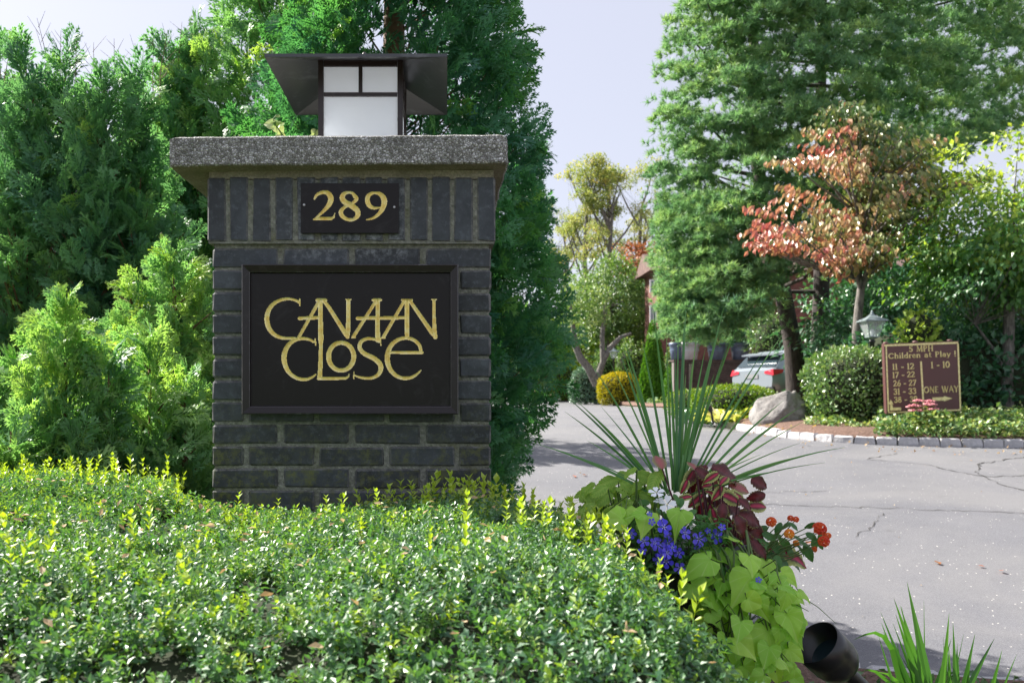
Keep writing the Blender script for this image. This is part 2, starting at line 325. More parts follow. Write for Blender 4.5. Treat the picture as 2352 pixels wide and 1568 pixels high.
# ------------------------------------------------------------------ the setting
FK = [(px, Yof(py-CY)) for px, py in [(2352, 1027), (2250, 1026), (2150, 1024), (2000, 1020), (1920, 1016), (1850, 1010), (1800, 1004), (1750, 996), (1710, 989), (1680, 983),
      (1650, 977), (1620, 970), (1598, 963), (1584, 955), (1574, 946), (1562, 940.5), (1545, 938.5), (1500, 937), (1460, 935.3), (1440, 933.8), (1400, 929), (1365, 924), (1330, 919), (1300, 915.5)]]
far_kerb = [Vector((14, 10.6)), Vector((9.5, 11.0))] + [Vector(((px-CX)*Y/D, Y)) for px, Y in FK]
near_kerb = [Vector(p) for p in [(12, 2.3), (7, 3.3), (4.6, 3.75), (3.4, 3.95), (2.6, 4.05), (1.9, 4.2), (1.4, 4.6), (1.1, 5.4), (.85, 6.6), (.55, 8.2), (.2, 10), (-.4, 12.5), (-1.5, 15.5), (-3.5, 18.5), (-8, 21), (-16, 22)]]
def smoothline(pts, it=2):
    for _ in range(it):
        q = [pts[0]]
        for a, c_ in zip(pts, pts[1:]): q += [a*.75+c_*.25, a*.25+c_*.75]
        q.append(pts[-1]); pts = q
    return pts
far_kerb = smoothline(far_kerb, 1); near_kerb = smoothline(near_kerb, 2)
def resample(pts, step):
    out = [pts[0]]; acc = 0; last = pts[0]
    for a, c_ in zip(pts, pts[1:]):
        L = (c_-a).length; pos = 0
        while acc + (L-pos) >= step:
            pos += step-acc; out.append(a+(c_-a)*(pos/L)); acc = 0
        acc += L-pos
    return out
# ground: one sheet to the horizon
xs = np.concatenate([np.linspace(-400, -30, 12), np.linspace(-28, 40, 60), np.linspace(45, 400, 12)])
ys = np.concatenate([np.linspace(-40, 3, 10), np.linspace(3.5, 14, 40), np.linspace(14.5, 70, 60), np.linspace(75, 600, 30)])
def grid_sheet(name, xs, ys, zf, mat, dz=0):
    X, Yg = np.meshgrid(xs, ys); Z = np.array([[zf(a, b_) for a in xs] for b_ in ys])+dz
    V = np.stack([X, Yg, Z], -1).reshape(-1, 3); nx = len(xs); F = []
    for j in range(len(ys)-1):
        for i in range(nx-1): a = j*nx+i; F.append((a, a+1, a+1+nx, a+nx))
    return link(name, mesh_np(name, V, F, [mat], smooth=True))
g = grid_sheet('ground', xs, ys, lambda x, y: G(y), M['lawn'], -.03); tag(g, 'green lawn ground running to the horizon', kind='structure')
def ruled(name, A, B, nt_, zf, mat, ease=None):
    n = len(A); V = []; F = []
    for j in range(nt_+1):
        t = (j/nt_)**1.7
        for i in range(n):
            p = A[i]+(B[i]-A[i])*t; V.append((p.x, p.y, zf(p.x, p.y, j)))
    for j in range(nt_):
        for i in range(n-1): a = j*n+i; F.append((a, a+1, a+1+n, a+n))
    return link(name, mesh_np(name, V, F, [mat], smooth=True))
xr = np.linspace(-20, 18, 100); yr = np.concatenate([np.linspace(-4, 14, 60), np.linspace(14.5, 66, 70)])
road = grid_sheet('driveway', xr, yr, lambda x, y: G(y)+.004, M['asphalt']); tag(road, 'sunlit grey asphalt driveway curving up behind the planter', kind='structure')
def nz2(x, y, s=1.0): return mnoise.noise(Vector((x*s, y*s, 3.3)))
fb = [Vector((p.x*1.0+max(0, (p.x))*2.2+6, 110)) for p in far_kerb]
fb = []
for i, p in enumerate(far_kerb):
    t = i/(len(far_kerb)-1); fb.append(Vector((70*(1-t)+(-4)*t, 12*(1-t)**4+ (95)*(1-(1-t)**4))))
bedz = lambda x, y, j: G(y)+(.08 if j == 0 else .10+.05*nz2(x, y, .9)+min(.12, .03*j))
bed = ruled('far_bed', far_kerb, fb, 40, bedz, M['mulch']); tag(bed, 'reddish brown mulch bed behind the granite kerb', kind='structure')
nb = [Vector((-14-10*0, -6 + 26*i/(len(near_kerb)-1))) for i in range(len(near_kerb))]
bed2 = ruled('near_bed', near_kerb, nb, 14, lambda x, y, j: G(y)+(.09 if j == 0 else .12), M['mulch']); tag(bed2, 'shaded planting bed under the hedge and pillar', kind='structure')
def bed_h(x, y): return G(y)+.13
# kerbs: every stone its own object
stone_v = []
for k in range(7):
    bm = MB(); L, W, H = .238, .12, .22
    vs = []; r = random.Random(50+k)
    nx_, nz_ = 4, 3
    for z in (0, .6, .92, 1):
        ins = .0 if z < .9 else (.006 if z < 1 else .022)
        for (x, y) in ((-1, -1), (-.4, -1.05), (.4, -1.05), (1, -1), (1, 1), (0, 1.03), (-1, 1)):
            vs.append(((x*(L/2-ins)+r.uniform(-.006, .006)), y*(W/2-ins)+r.uniform(-.007, .007), z*H-.12+r.uniform(-.005, .005)))
    fs = [tuple(range(6, -1, -1)), tuple(range(21, 28))]
    for a in range(3):
        for k2 in range(7): p0 = a*7+k2; p1 = a*7+(k2+1) % 7; fs.append((p0, p1, p1+7, p0+7))
    bm.add(vs, fs); stone_v.append(bm.mesh('kerb_stone', [M['granite']]))
def build_kerb(line, label, step, skip=lambda p: False):
    root = MB()
    pts = resample(line, step)
    for a, c_ in zip(pts, pts[1:]):
        m_ = (a+c_)/2; d = (c_-a); an = math.atan2(d.y, d.x)
        root.box((m_.x, m_.y, G(m_.y)-.01), (step*.99, .09, .08), rot=Matrix.Rotation(an, 3, 'Z'))
    ro = root.obj('kerb', M['mortar']); tag(ro, label, kind='structure')
    for a, c_ in zip(pts, pts[1:]):
        m_ = (a+c_)/2; d = (c_-a); an = math.atan2(d.y, d.x)
        if skip(m_): continue
        o = link('kerb_stone', rnd.choice(stone_v), ro); o.location = (m_.x+rnd.uniform(-.005, .005), m_.y+rnd.uniform(-.006, .006), G(m_.y)+rnd.uniform(-.008, .008))
        sl = (G(c_.y)-G(a.y))/max(.01, d.length)
        o.rotation_euler = (rnd.uniform(-.03, .03), -math.atan(sl)+rnd.uniform(-.02, .02), an+rnd.choice((0, math.pi))+rnd.uniform(-.02, .02)); o.scale = (step/.25, rnd.uniform(.95, 1.1), 1)
    return ro
build_kerb(far_kerb, 'kerb of pale granite blocks around the far bed', .25, lambda p: p.x > 8.5 or p.y > 62)
build_kerb(near_kerb, 'kerb of granite blocks along the near bed', .34, lambda p: p.x > 5 or p.y > 9)
# cracks on the road
cr = MB()
def crack(pts, wd):
    P2 = []
    for px, py in pts: Y = Yof(py-CY); P2.append(Vector(((px-CX)*Y/D, Y)))
    P3 = []
    for a, c_ in zip(P2, P2[1:]):
        n = max(2, int((c_-a).length/.06))
        for i in range(n): q = a+(c_-a)*i/n; P3.append(q+Vector((rnd.uniform(-.02, .02), rnd.uniform(-.03, .03))))
    P3.append(P2[-1]); vs = []; fs = []
    for i, p in enumerate(P3):
        w_ = wd*rnd.uniform(.15, .8); d = (P3[min(i+1, len(P3)-1)]-P3[max(0, i-1)]).normalized(); nrm = Vector((-d.y, d.x))
        for s in (-1, 1): q = p+nrm*s*w_; vs.append((q.x, q.y, G(q.y)+.009))
    for i in range(len(P3)-1): fs.append((2*i, 2*i+1, 2*i+3, 2*i+2))
    cr.add(vs, fs)
crack([(2352, 1128), (2290, 1110), (2240, 1085), (2250, 1066), (2352, 1050)], .014)
crack([(2352, 1093), (2270, 1096), (2200, 1085), (2130, 1068), (1990, 1056), (2060, 1042)], .012)
crack([(1260, 1156), (1330, 1148), (1420, 1150)], .01); crack([(1740, 1158), (1850, 1163), (1990, 1166), (2140, 1172), (2352, 1180)], .010)
crack([(1560, 1140), (1700, 1133), (1900, 1128)], .007); crack([(2030, 1180), (2000, 1215), (1965, 1235)], .006); crack([(1300, 980), (1420, 977), (1550, 981)], .02)
tag(cr.obj('road_crack', M['crack']), 'thin dark cracks running across the asphalt', kind='stuff')

# ------------------------------------------------------------------ brick pillar
PX0, PX1 = (487-CX)/784, (1128-CX)/784       # body left and right
PW = PX1-PX0; PCX = (PX0+PX1)/2; PY0 = 2.59; PYC = PY0+PW/2
pil = empty('brick_pillar', (PCX, PYC, .12), 'tall black brick gate pillar with overhanging concrete cap', 'pillar')
core = MB(); core.box((0, 0, (2.035-.12)/2-.01), (PW-.012, PW-.012, 2.035-.12)); core.box((0, 0, 1.835-.02+.005), (PW+.016, PW+.016, .186))
co = core.obj('mortar_core', M['mortar'], pil)
def brick_mesh(l, d, h, seed):
    r = random.Random(seed); bv = .0045; vs = []; fs = []; fm = []
    # bevelled box: 24 verts
    idx = {}
    for sx in (-1, 1):
        for sy in (-1, 1):
            for sz in (-1, 1):
                cx_, cy_, cz_ = sx*l/2, sy*d/2, sz*h/2; j = lambda: r.uniform(-.0012, .0012)
                bb = bv*r.uniform(.7, 1.6)
                idx[(sx, sy, sz, 'x')] = len(vs); vs.append((cx_, cy_-sy*bb+j(), cz_-sz*bb+j()))
                idx[(sx, sy, sz, 'y')] = len(vs); vs.append((cx_-sx*bb+j(), cy_, cz_-sz*bb+j()))
                idx[(sx, sy, sz, 'z')] = len(vs); vs.append((cx_-sx*bb+j(), cy_-sy*bb+j(), cz_))
    def quad(keys, flip, mi):
        f = [idx[k] for k in keys]
        fs.append(f[::-1] if flip else f); fm.append(mi)
    for s in (-1, 1):
        quad([(s, -1, -1, 'x'), (s, 1, -1, 'x'), (s, 1, 1, 'x'), (s, -1, 1, 'x')], s < 0, 0)
        quad([(-1, s, -1, 'y'), (1, s, -1, 'y'), (1, s, 1, 'y'), (-1, s, 1, 'y')], s > 0, 0)
        quad([(-1, -1, s, 'z'), (1, -1, s, 'z'), (1, 1, s, 'z'), (-1, 1, s, 'z')], s < 0, 0)
    for a in (-1, 1):
        for c_ in (-1, 1):
            quad([(a, c_, -1, 'x'), (a, c_, -1, 'y'), (a, c_, 1, 'y'), (a, c_, 1, 'x')], a*c_ < 0, 1)
            quad([(a, -1, c_, 'x'), (a, -1, c_, 'z'), (a, 1, c_, 'z'), (a, 1, c_, 'x')], a*c_ > 0, 1)
            quad([(-1, a, c_, 'y'), (-1, a, c_, 'z'), (1, a, c_, 'z'), (1, a, c_, 'y')], a*c_ < 0, 1)
            for e in (-1, 1):
                f = [idx[(a, c_, e, 'x')], idx[(a, c_, e, 'y')], idx[(a, c_, e, 'z')]]; fs.append(f if a*c_*e > 0 else f[::-1]); fm.append(1)
    me = bpy.data.meshes.new('brick'); me.from_pydata(vs, [], fs); me.materials.append(M['brick']); me.materials.append(M['brickedge'])
    me.polygons.foreach_set('material_index', fm); me.update(); return me
BL, BD, BH, JT = .1915, .0925, .0565, .0173
str_m = [brick_mesh(BL, BD, BH, k) for k in range(6)]
sol_m = [brick_mesh(.0555, BD, .189, 20+k) for k in range(6)]
stuffb = MB()
def put_brick(me, x, y, z, rz, joined=False):
    yaw = rz+rnd.uniform(-.006, .006)
    pr = rnd.uniform(-.0012, .0015)
    if joined:
        R = Matrix.Rotation(yaw, 3, 'Z'); stuffb.add([R @ vv.co+Vector((x, y, z)) for vv in me.vertices], [list(p.vertices) for p in me.polygons]); return
    o = link('brick', me, pil); o.location = (x+pr*math.sin(rz), y+pr, z+rnd.uniform(-.0008, .0008)); o.rotation_euler = (0, rnd.uniform(-.004, .004), yaw)
hw = PW/2
for r_ in range(26):
    z = 1.4+(911-570)/784-.0646*r_-BH/2-.12
    if z < .04: break
    jn = r_ >= 14
    for side in range(4):
        an = side*math.pi/2; c_, s_ = math.cos(an), math.sin(an)
        full = (r_ % 2 == 0) == (side % 2 == 0)
        n = 4 if full else 3
        pitch = BL+JT if full else (PW-2*BD-4*JT*.75-3*BL)/1+0
        if full: xs_ = [-hw+BL/2+i*(PW-BL)/3 for i in range(4)]
        else:
            gap = (PW-2*BD-3*BL)/4; xs_ = [-hw+BD+gap+BL/2+i*(BL+gap) for i in range(3)]
        for x in xs_:
            lx, ly = x, -(hw-BD/2)
            put_brick(rnd.choice(str_m), lx*c_-ly*s_, lx*s_+ly*c_, z, an, jn)
SW = PW+.024; sh = SW/2; zs = 1.4+(911-482)/784-.12
for side in range(4):
    an = side*math.pi/2; c_, s_ = math.cos(an), math.sin(an)
    rr = range(13) if side % 2 == 0 else range(2, 11)
    for i in rr:
        if side % 2 == 0: x = -sh+.0278+i*(SW-.0555)/12
        else: x = -sh+.0278+i*(SW-.0555)/12
        lx, ly = x, -(sh-BD/2)
        if side % 2 == 1 and abs(x) > sh-BD: continue
        put_brick(rnd.choice(sol_m), lx*c_-ly*s_, lx*s_+ly*c_, zs, an)
tag(stuffb.obj('lower_brickwork', M['brick'], pil), kind='stuff')
# cap: slab with rough, chipped aggregate edge
capw = 783*2.515/D; ccx = (788.5-CX)*2.515/D; cyc = 2.515+.953/2; capd = .953; ct, cb = 2.145, 2.0605
def cap_mesh():
    n = 110; mzn = 12; V = []; F = []; mt = []
    def disp(p, nrm):
        q = Vector(p); a = mnoise.noise(q*38)*.0028+mnoise.noise(q*95)*.0022+mnoise.noise(q*9)*.003
        return q+Vector(nrm)*a
    hx, hy = capw/2, capd/2
    per = []
    for i in range(n): per.append((-hx+2*hx*i/n, -hy, 0, -1))
    for i in range(n): per.append((hx, -hy+2*hy*i/n, 1, 0))
    for i in range(n): per.append((hx-2*hx*i/n, hy, 0, 1))
    for i in range(n): per.append((-hx, hy-2*hy*i/n, -1, 0))
    L = len(per)
    rows = [(ct-.0, -.010, 1)]+[(ct-.006-(ct-.006-cb-.004)*j/mzn, 0, 0) for j in range(mzn+1)]+[(cb, -.005, 1)]
    for (z, ins, e) in rows:
        for (x, y, nx_, ny_) in per:
            k = 1+ins/.48; cr_ = 0
            cn = max(0, (abs(x)+abs(y))-(hx+hy-.022)); k2 = 1-cn*.5
            p = disp((x*k*k2, y*k*k2, z), (nx_, ny_, 0 if not e else .3)); V.append(p)
    for j in range(len(rows)-1):
        for i in range(L): a = j*L+i; c2 = j*L+(i+1) % L; F.append((a, a+L, c2+L, c2)); mt.append(0)
    base = len(V); V.append(Vector((0, 0, ct+.004)))
    for i in range(L): F.append((base, i, (i+1) % L)); mt.append(0)
    # underside: ring to centre, flat
    o2 = (len(rows)-1)*L; base = len(V); V.append(Vector((0, 0, cb)))
    for i in range(L): F.append((base, o2+(i+1) % L, o2+i)); mt.append(1)
    me = bpy.data.meshes.new('cap_stone'); me.from_pydata([tuple(v_) for v_ in V], [], F); me.polygons.foreach_set('material_index', mt)
    me.materials.append(M['aggr']); me.materials.append(M['conc']); me.update(); return me
cap = link('cap_stone', cap_mesh(), pil); cap.location = (ccx-PCX, cyc-PYC, -.12); cap.rotation_euler = (0, -.008, 0)
bedm = MB(); bedm.box((0, 0, (2.0605+2.036)/2-.12+.001), (SW-.01, SW-.01, .026)); bedm.obj('mortar_bed', M['conc'], pil)

# ------------------------------------------------------------------ carved lettering: V-cut strokes on a height grid
def stroke_field(strokes, x0, x1, y0, y1, step):
    nx = int((x1-x0)/step)+1; ny = int((y1-y0)/step)+1
    gx = x0+np.arange(nx)*step; gy = y0+np.arange(ny)*step; X, Yg = np.meshgrid(gx, gy)
    fields = []
    for letter in strokes:
        best = np.full(X.shape, -1e9)
        for poly in letter:
            for (ax, ay, ah), (bx, by, bh) in zip(poly, poly[1:]):
                dx, dy = bx-ax, by-ay; L2 = dx*dx+dy*dy+1e-9
                t = np.clip(((X-ax)*dx+(Yg-ay)*dy)/L2, 0, 1)
                d = np.hypot(X-ax-t*dx, Yg-ay-t*dy); best = np.maximum(best, ah+(bh-ah)*t-d)
        fields.append(best)
    return gx, gy, fields
def rnd_path(pts, n=5):
    """Catmull-Rom through (x, y, h)"""
    out = []; p = [pts[0]]+list(pts)+[pts[-1]]
    for i in range(1, len(p)-2):
        for k in range(n):
            t = k/n; q = []
            for c_ in range(3):
                a, b_, c2, d = p[i-1][c_], p[i][c_], p[i+1][c_], p[i+2][c_]
                q.append(.5*((2*b_)+(-a+c2)*t+(2*a-5*b_+4*c2-d)*t*t+(-a+3*b_-3*c2+d)*t**3))
            out.append(tuple(q))
    out.append(pts[-1]); return out
def carve(root, rect, strokes, step, to_m, unit, Yface, mat_panel, thick, names='letter'):
    """rect and strokes in picture-like units; to_m maps (x,y)->(X,Z); unit = metres per unit"""
    x0, y0, x1, y1 = rect
    gx, gy, fs = stroke_field(strokes, x0, x1, y0, y1, step)
    A = np.stack(fs); best = A.max(0); who = A.argmax(0)
    cc = (best[:-1, :-1]+best[1:, :-1]+best[:-1, 1:]+best[1:, 1:])/4; inside = cc > 0
    cw = who[:-1, :-1]; px_, pz_ = to_m(np.array(gx), np.array(gy))
    depth = np.maximum(best, 0)*unit*.95
    ny, nx = best.shape
    for li in range(len(strokes)):
        jj, ii = np.nonzero(inside & (cw == li))
        if len(jj) == 0: continue
        ids = np.stack([jj*nx+ii, jj*nx+ii+1, (jj+1)*nx+ii+1, (jj+1)*nx+ii], -1); u, inv = np.unique(ids, return_inverse=True); inv = inv.reshape(ids.shape)
        vj, vi = u//nx, u % nx
        V = np.stack([px_[vi], Yface+depth[vj, vi], pz_[vj]], -1)
        link(names, mesh_np(names, V, inv[:, ::-1], [M['gold']]), root)
    pm = MB()
    V = []; F = []
    for j in range(ny-1):
        row = inside[j]; i = 0
        while i < nx-1:
            if row[i]: i += 1; continue
            k = i
            while k < nx-1 and not row[k]: k += 1
            b_ = len(V); V += [(px_[i], Yface, pz_[j]), (px_[k], Yface, pz_[j]), (px_[k], Yface, pz_[j+1]), (px_[i], Yface, pz_[j+1])]
            F.append((b_+3, b_+2, b_+1, b_)); i = k
    # edges and back
    xa, xb, za, zb = px_[0], px_[-1], pz_[0], pz_[-1]; b_ = len(V)
    V += [(xa, Yface, za), (xb, Yface, za), (xb, Yface, zb), (xa, Yface, zb), (xa, Yface+thick, za), (xb, Yface+thick, za), (xb, Yface+thick, zb), (xa, Yface+thick, zb)]
    for f in ((0, 1, 5, 4), (1, 2, 6, 5), (2, 3, 7, 6), (3, 0, 4, 7), (4, 5, 6, 7)): F.append(tuple(b_+k for k in f))
    return link('panel', mesh_np('panel', V, F, [mat_panel]), root)
# name sign
SY = 2.545; FYF = 2.528
def z2x(zx): return (zx/1.9126+600)*.7656
def z2y(zy): return (zy/1.9126+700)*.7656
ns = empty('name_sign', (0, 0, 0), 'framed black sign with carved gold words CANAAN CLOSE on the pillar', 'sign')
C = rnd_path
L_C1 = [C([(570, 396, 8), (540, 381, 7), (495, 376, 8), (440, 392, 10), (400, 430, 12), (384, 480, 14), (391, 532, 14), (417, 572, 12), (455, 595, 10), (500, 602, 8), (548, 600, 5)]), [(572, 377, 4), (573, 413, 5)]]
L_A1 = [[(684, 388, 10), (566, 597, 9)], [(570, 487, 10), (678, 483, 10)], [(670, 383, 9), (722, 383, 9)], [(692, 385, 12), (691, 470, 13), (692, 560, 15), (693, 606, 16)]]
L_N1 = [[(712, 388, 10), (740, 425, 11), (838, 580, 13), (850, 598, 6)], [(851, 385, 11), (851, 460, 11), (849, 560, 13), (846, 592, 12)], [(838, 379, 4), (866, 379, 4)]]
L_A2 = [[(1010, 388, 9), (880, 592, 10)], [(903, 487, 10), (1010, 484, 10)], [(993, 382, 8), (1036, 382, 8)], [(1019, 385, 12), (1019, 480, 12), (1019, 570, 14), (1022, 612, 14)], [(872, 597, 5), (890, 597, 5)]]
L_A3 = [[(1172, 388, 9), (1052, 595, 10)], [(1030, 486, 10), (1172, 483, 10)], [(1162, 383, 8), (1214, 383, 8)], [(1188, 388, 12), (1188, 480, 13), (1188, 592, 12)], [(1042, 600, 5), (1060, 600, 5)]]
L_N2 = [[(1205, 388, 10), (1335, 575, 13), (1352, 598, 7)], [(1343, 385, 9), (1342, 470, 10), (1346, 560, 12), (1350, 596, 12)], [(1330, 379, 4), (1356, 379, 4)]]
L_C2 = [C([(652, 622, 7), (625, 608, 8), (585, 603, 9), (540, 614, 11), (502, 648, 13), (483, 700, 15), (488, 752, 14), (512, 798, 12), (552, 828, 10), (600, 838, 9), (640, 826, 7), (664, 808, 4)]), [(661, 605, 4), (664, 640, 4)]]
L_L = [[(694, 612, 14), (693, 640, 10), (692, 720, 12), (689, 800, 13), (686, 826, 14)], [(680, 832, 9), (760, 832, 9), (835, 830, 8), (853, 820, 5), (856, 806, 3)]]
L_O = [C([(810+72*math.cos(a), 706+80*math.sin(a), 11.5+2.5*abs(math.cos(a))) for a in np.linspace(-1.57, 4.713, 15)])]
L_S = [C([(1030, 622, 6), (1000, 607, 8), (958, 604, 9), (924, 622, 11), (917, 658, 12), (945, 690, 13), (1000, 718, 14), (1036, 755, 14), (1030, 800, 12), (995, 826, 9), (950, 830, 8), (908, 822, 6), (886, 812, 4)]), [(1035, 604, 4), (1038, 642, 3)], [(883, 793, 3), (883, 832, 4)]]
L_E = [[(1092, 683, 8), (1274, 683, 9)], C([(1268, 678, 9), (1258, 640, 10), (1225, 610, 10), (1180, 600, 10), (1132, 612, 11), (1092, 650, 13), (1075, 708, 15), (1083, 762, 14), (1112, 805, 12), (1155, 828, 10), (1205, 828, 9), (1244, 808, 7), (1268, 784, 3)])]
NAME = [L_C1, L_A1, L_N1, L_A2, L_A3, L_N2, L_C2, L_L, L_O, L_S, L_E]
unit = .7656/1.9126*SY/D
carve(ns, (288, 222, 1440, 998), NAME, 2.6, lambda x, y: ((z2x(x)-CX)*SY/D, CH+(CY-z2y(y))*SY/D), unit, SY, M['panel'], .02)
# frame rails, mitred
def fx(px): return (px-CX)*FYF/D
def fz(py): return CH+(CY-py)*FYF/D
ox0, ox1, oz0, oz1 = fx(554.5), fx(1053), fz(951), fz(606.5)
iw = .0135; sl = .013
M['edge_sheen'] = painted('frame_edge_sheen', (.05, .045, .05), .35, (.35, .34, .38), .9, 25)  # paler colour on the edge faces paints the highlight along the frame
def rail(a, b_, n1):  # a, b outer corners (x,z); n1 inward unit
    ax, az = a; bx, bz = b_; d = Vector((bx-ax, bz-az)).normalized(); n = Vector(n1)
    def pt(p, inn, al): return (p[0]+n.x*inn+d.x*al, p[1]+n.y*inn+d.y*al)
    prof = [(0, 2.588), (0, FYF+.003), (.003, FYF), (.0205, FYF+.006), (.0225, FYF+.008), (.0245, SY-.001), (.0255, SY+.002), (.0255, 2.588)]
    vs = []
    for inn, y in prof: x, z = pt(a, inn, inn); vs.append((x, y, z))
    for inn, y in prof: x, z = pt(b_, inn, -inn); vs.append((x, y, z))
    k = len(prof); m_ = MB(); m_.add(vs, [(i, (i+1) % k, (i+1) % k+k, i+k) for i in range(k)]+[tuple(range(k-1, -1, -1)), tuple(range(k, 2*k))])
    m_.m[1] = 1; m_.m[3] = 1; m_.m[5] = 1
    o = m_.obj('frame_rail', [M['framep'], M['edge_sheen']], ns); return o
rail((ox0, oz1), (ox1, oz1), (0, -1)); rail((ox1, oz1), (ox1, oz0), (-1, 0)); rail((ox1, oz0), (ox0, oz0), (0, 1)); rail((ox0, oz0), (ox0, oz1), (1, 0))
# number plaque
NY = 2.562
nsn = empty('number_plaque', (0, 0, 0), 'small black plaque with carved gold house number 289 above the big sign', 'plaque')
def z1x(zx): return (zx/2.0627+500)*.7656
def z1y(zy): return (zy/2.0627+100)*.7656
n2 = [C([(914, 1026, 5), (928, 1002, 9), (958, 986, 11), (990, 986, 14), (1012, 1008, 17), (1014, 1040, 17), (992, 1078, 13), (955, 1115, 8), (915, 1150, 5)]), [(912, 1151, 6), (950, 1146, 11), (1015, 1147, 11), (1034, 1138, 6), (1041, 1112, 2)]]
n8 = [C([(1165, 1010, 12), (1150, 990, 9), (1125, 986, 8), (1098, 994, 13), (1086, 1018, 16), (1102, 1044, 17), (1142, 1066, 18), (1178, 1096, 17), (1182, 1128, 14), (1155, 1152, 10), (1120, 1152, 10), (1088, 1132, 13), (1078, 1105, 13), (1096, 1080, 10), (1130, 1062, 8), (1162, 1042, 10), (1175, 1024, 12), (1165, 1008, 12)])]
n9 = [C([(1310, 992, 8), (1280, 988, 9), (1250, 1004, 13), (1242, 1036, 15), (1256, 1068, 14), (1286, 1082, 9), (1318, 1078, 5)]), C([(1288, 986, 7), (1322, 996, 13), (1345, 1028, 18), (1342, 1070, 16), (1318, 1112, 12), (1280, 1142, 8), (1236, 1154, 4)])]
carve(nsn, (830, 928, 1437, 1237), [n2, n8, n9], 2.6, lambda x, y: ((z1x(x)-CX)*NY/D, CH+(CY-z1y(y))*NY/D), .7656/2.0627*NY/D, NY, M['panel'], .014, 'digit')
for sx, sy in ((851, 1062), (1409, 1076)):
    s_ = MB(); c_ = ((z1x(sx)-CX)*NY/D, NY-.002, CH+(CY-z1y(sy))*NY/D)
    s_.tube([Vector(c_)+Vector((0, .003, 0)), Vector(c_), Vector(c_)+Vector((0, -.0012, 0))], [.0042, .0042, .0028], 12)
    s_.obj('screw', M['screw'], nsn)

# ------------------------------------------------------------------ pillar lantern
LX, LY = -.2805, 2.995; hb = .136; lz0, lz1 = 2.146, 2.487
lan = empty('pillar_lantern', (LX, LY, lz0), 'square bronze lantern with white panes and wide black roof on the pillar cap', 'lantern')
p_ = .011
H_ = lz1-lz0
for sx in (-1, 1):
    for sy in (-1, 1): fr = MB(); fr.box((sx*(hb-p_/2-.002), sy*(hb-p_/2-.002), H_/2), (p_*1.5, p_*1.5, H_)); fr.obj('corner_post', M['bronze'], lan)
for k in range(4):
    R = Matrix.Rotation(k*math.pi/2, 3, 'Z')
    for z, h_ in ((H_-.009, .018), (.006, .012), (H_-.1085, .0115)):
        c_ = R @ Vector((0, -(hb-.006), z)); rl = MB(); rl.box(c_, (2*hb-.034, .010, h_), rot=R); rl.obj('glazing_bar', M['bronze'], lan)
    c_ = R @ Vector((0, -(hb-.006), H_-.0605)); rl = MB(); rl.box(c_, (.012, .0096, .085), rot=R); rl.obj('glazing_bar', M['bronze'], lan)
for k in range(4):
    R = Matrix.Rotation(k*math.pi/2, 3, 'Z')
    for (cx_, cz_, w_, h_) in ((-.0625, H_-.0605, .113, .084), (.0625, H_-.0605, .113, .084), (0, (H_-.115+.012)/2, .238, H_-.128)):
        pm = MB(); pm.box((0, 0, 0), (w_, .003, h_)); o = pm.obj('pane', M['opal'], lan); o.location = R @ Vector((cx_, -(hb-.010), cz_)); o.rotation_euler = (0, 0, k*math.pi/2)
rf = MB(); e = .2805; ez = 2.443-lz0; ix = hb-.002; iz = lz1-lz0+.002; az_ = iz+.045
def ring(r, z): return [(-r, -r, z), (r, -r, z), (r, r, z), (-r, r, z)]
vs = ring(e, ez)+ring(e, ez+.010)+ring(.02, az_)+ring(ix, iz)+ring(e-.008, ez+.0015)
fs = []
for k in range(4):
    j = (k+1) % 4
    fs += [(k, j, 4+j, 4+k), (4+k, 4+j, 8+j, 8+k), (16+k, 12+k, 12+j, 16+j), (k, 16+k, 16+j, j)]
fs += [(8, 9, 10, 11), (12, 15, 14, 13)]
rf.add(vs, fs); rf.obj('roof', M['roofm'], lan)
fn = MB(); fn.lathe((0, 0, az_-.004), [(.02, 0), (.018, .01), (.007, .016), (.010, .026), (.004, .036), (.0, .037)], 12); fn.obj('finial', M['bronze'], lan)
# ------------------------------------------------------------------ foliage tools
def frames(dirs, ups):
    """matrices whose columns are x, y(dir), z(normal)"""
    d = dirs/np.linalg.norm(dirs, axis=1, keepdims=True)
    x = np.cross(d, ups); n = np.linalg.norm(x, axis=1, keepdims=True); x = np.where(n < 1e-4, [[1., 0, 0]], x/np.maximum(n, 1e-6))
    z = np.cross(x, d); return np.stack([x, d, z], -1)
def scatter(T, Pn, R, Sc, tint, tj=0.0):
    tv, tf = T; n = len(Pn); k = len(tv)
    V = np.einsum('nij,kj->nki', R, tv)*np.asarray(Sc).reshape(n, 1, 1)+Pn[:, None, :]
    F = tf[None]+(np.arange(n)*k)[:, None, None]
    tt = np.repeat(tint, k)
    if tj: tt = np.clip(tt+rng.normal(0, tj, tt.shape), 0, 1)
    return V.reshape(-1, 3), F.reshape(-1, tf.shape[1]), tt
def merge(parts):
    V = []; F = []; T = []; b = 0
    for v, f, t in parts: V.append(v); F.append(f+b); T.append(t); b += len(v)
    return np.concatenate(V), np.concatenate(F), np.concatenate(T)
def leaf_T(w=.5, fold=.12, curl=-.12):
    v = np.array([(0, 0, 0), (-w/2, .45, fold), (w/2, .45, fold), (0, .5, 0), (0, 1, curl), (-w*.32, .78, fold*.5), (w*.32, .78, fold*.5)], float)
    f = np.array([(0, 3, 1), (0, 2, 3), (1, 3, 5), (3, 2, 6), (5, 3, 4), (3, 6, 4)]); return v, f
def leaf4_T(w=.5, fold=.1, curl=-.1):
    v = np.array([(0, 0, 0), (-w/2, .5, fold), (w/2, .5, fold), (0, 1, curl), (0, .5, 0)], float)
    return v, np.array([(0, 4, 1), (0, 2, 4), (1, 4, 3), (4, 2, 3)])
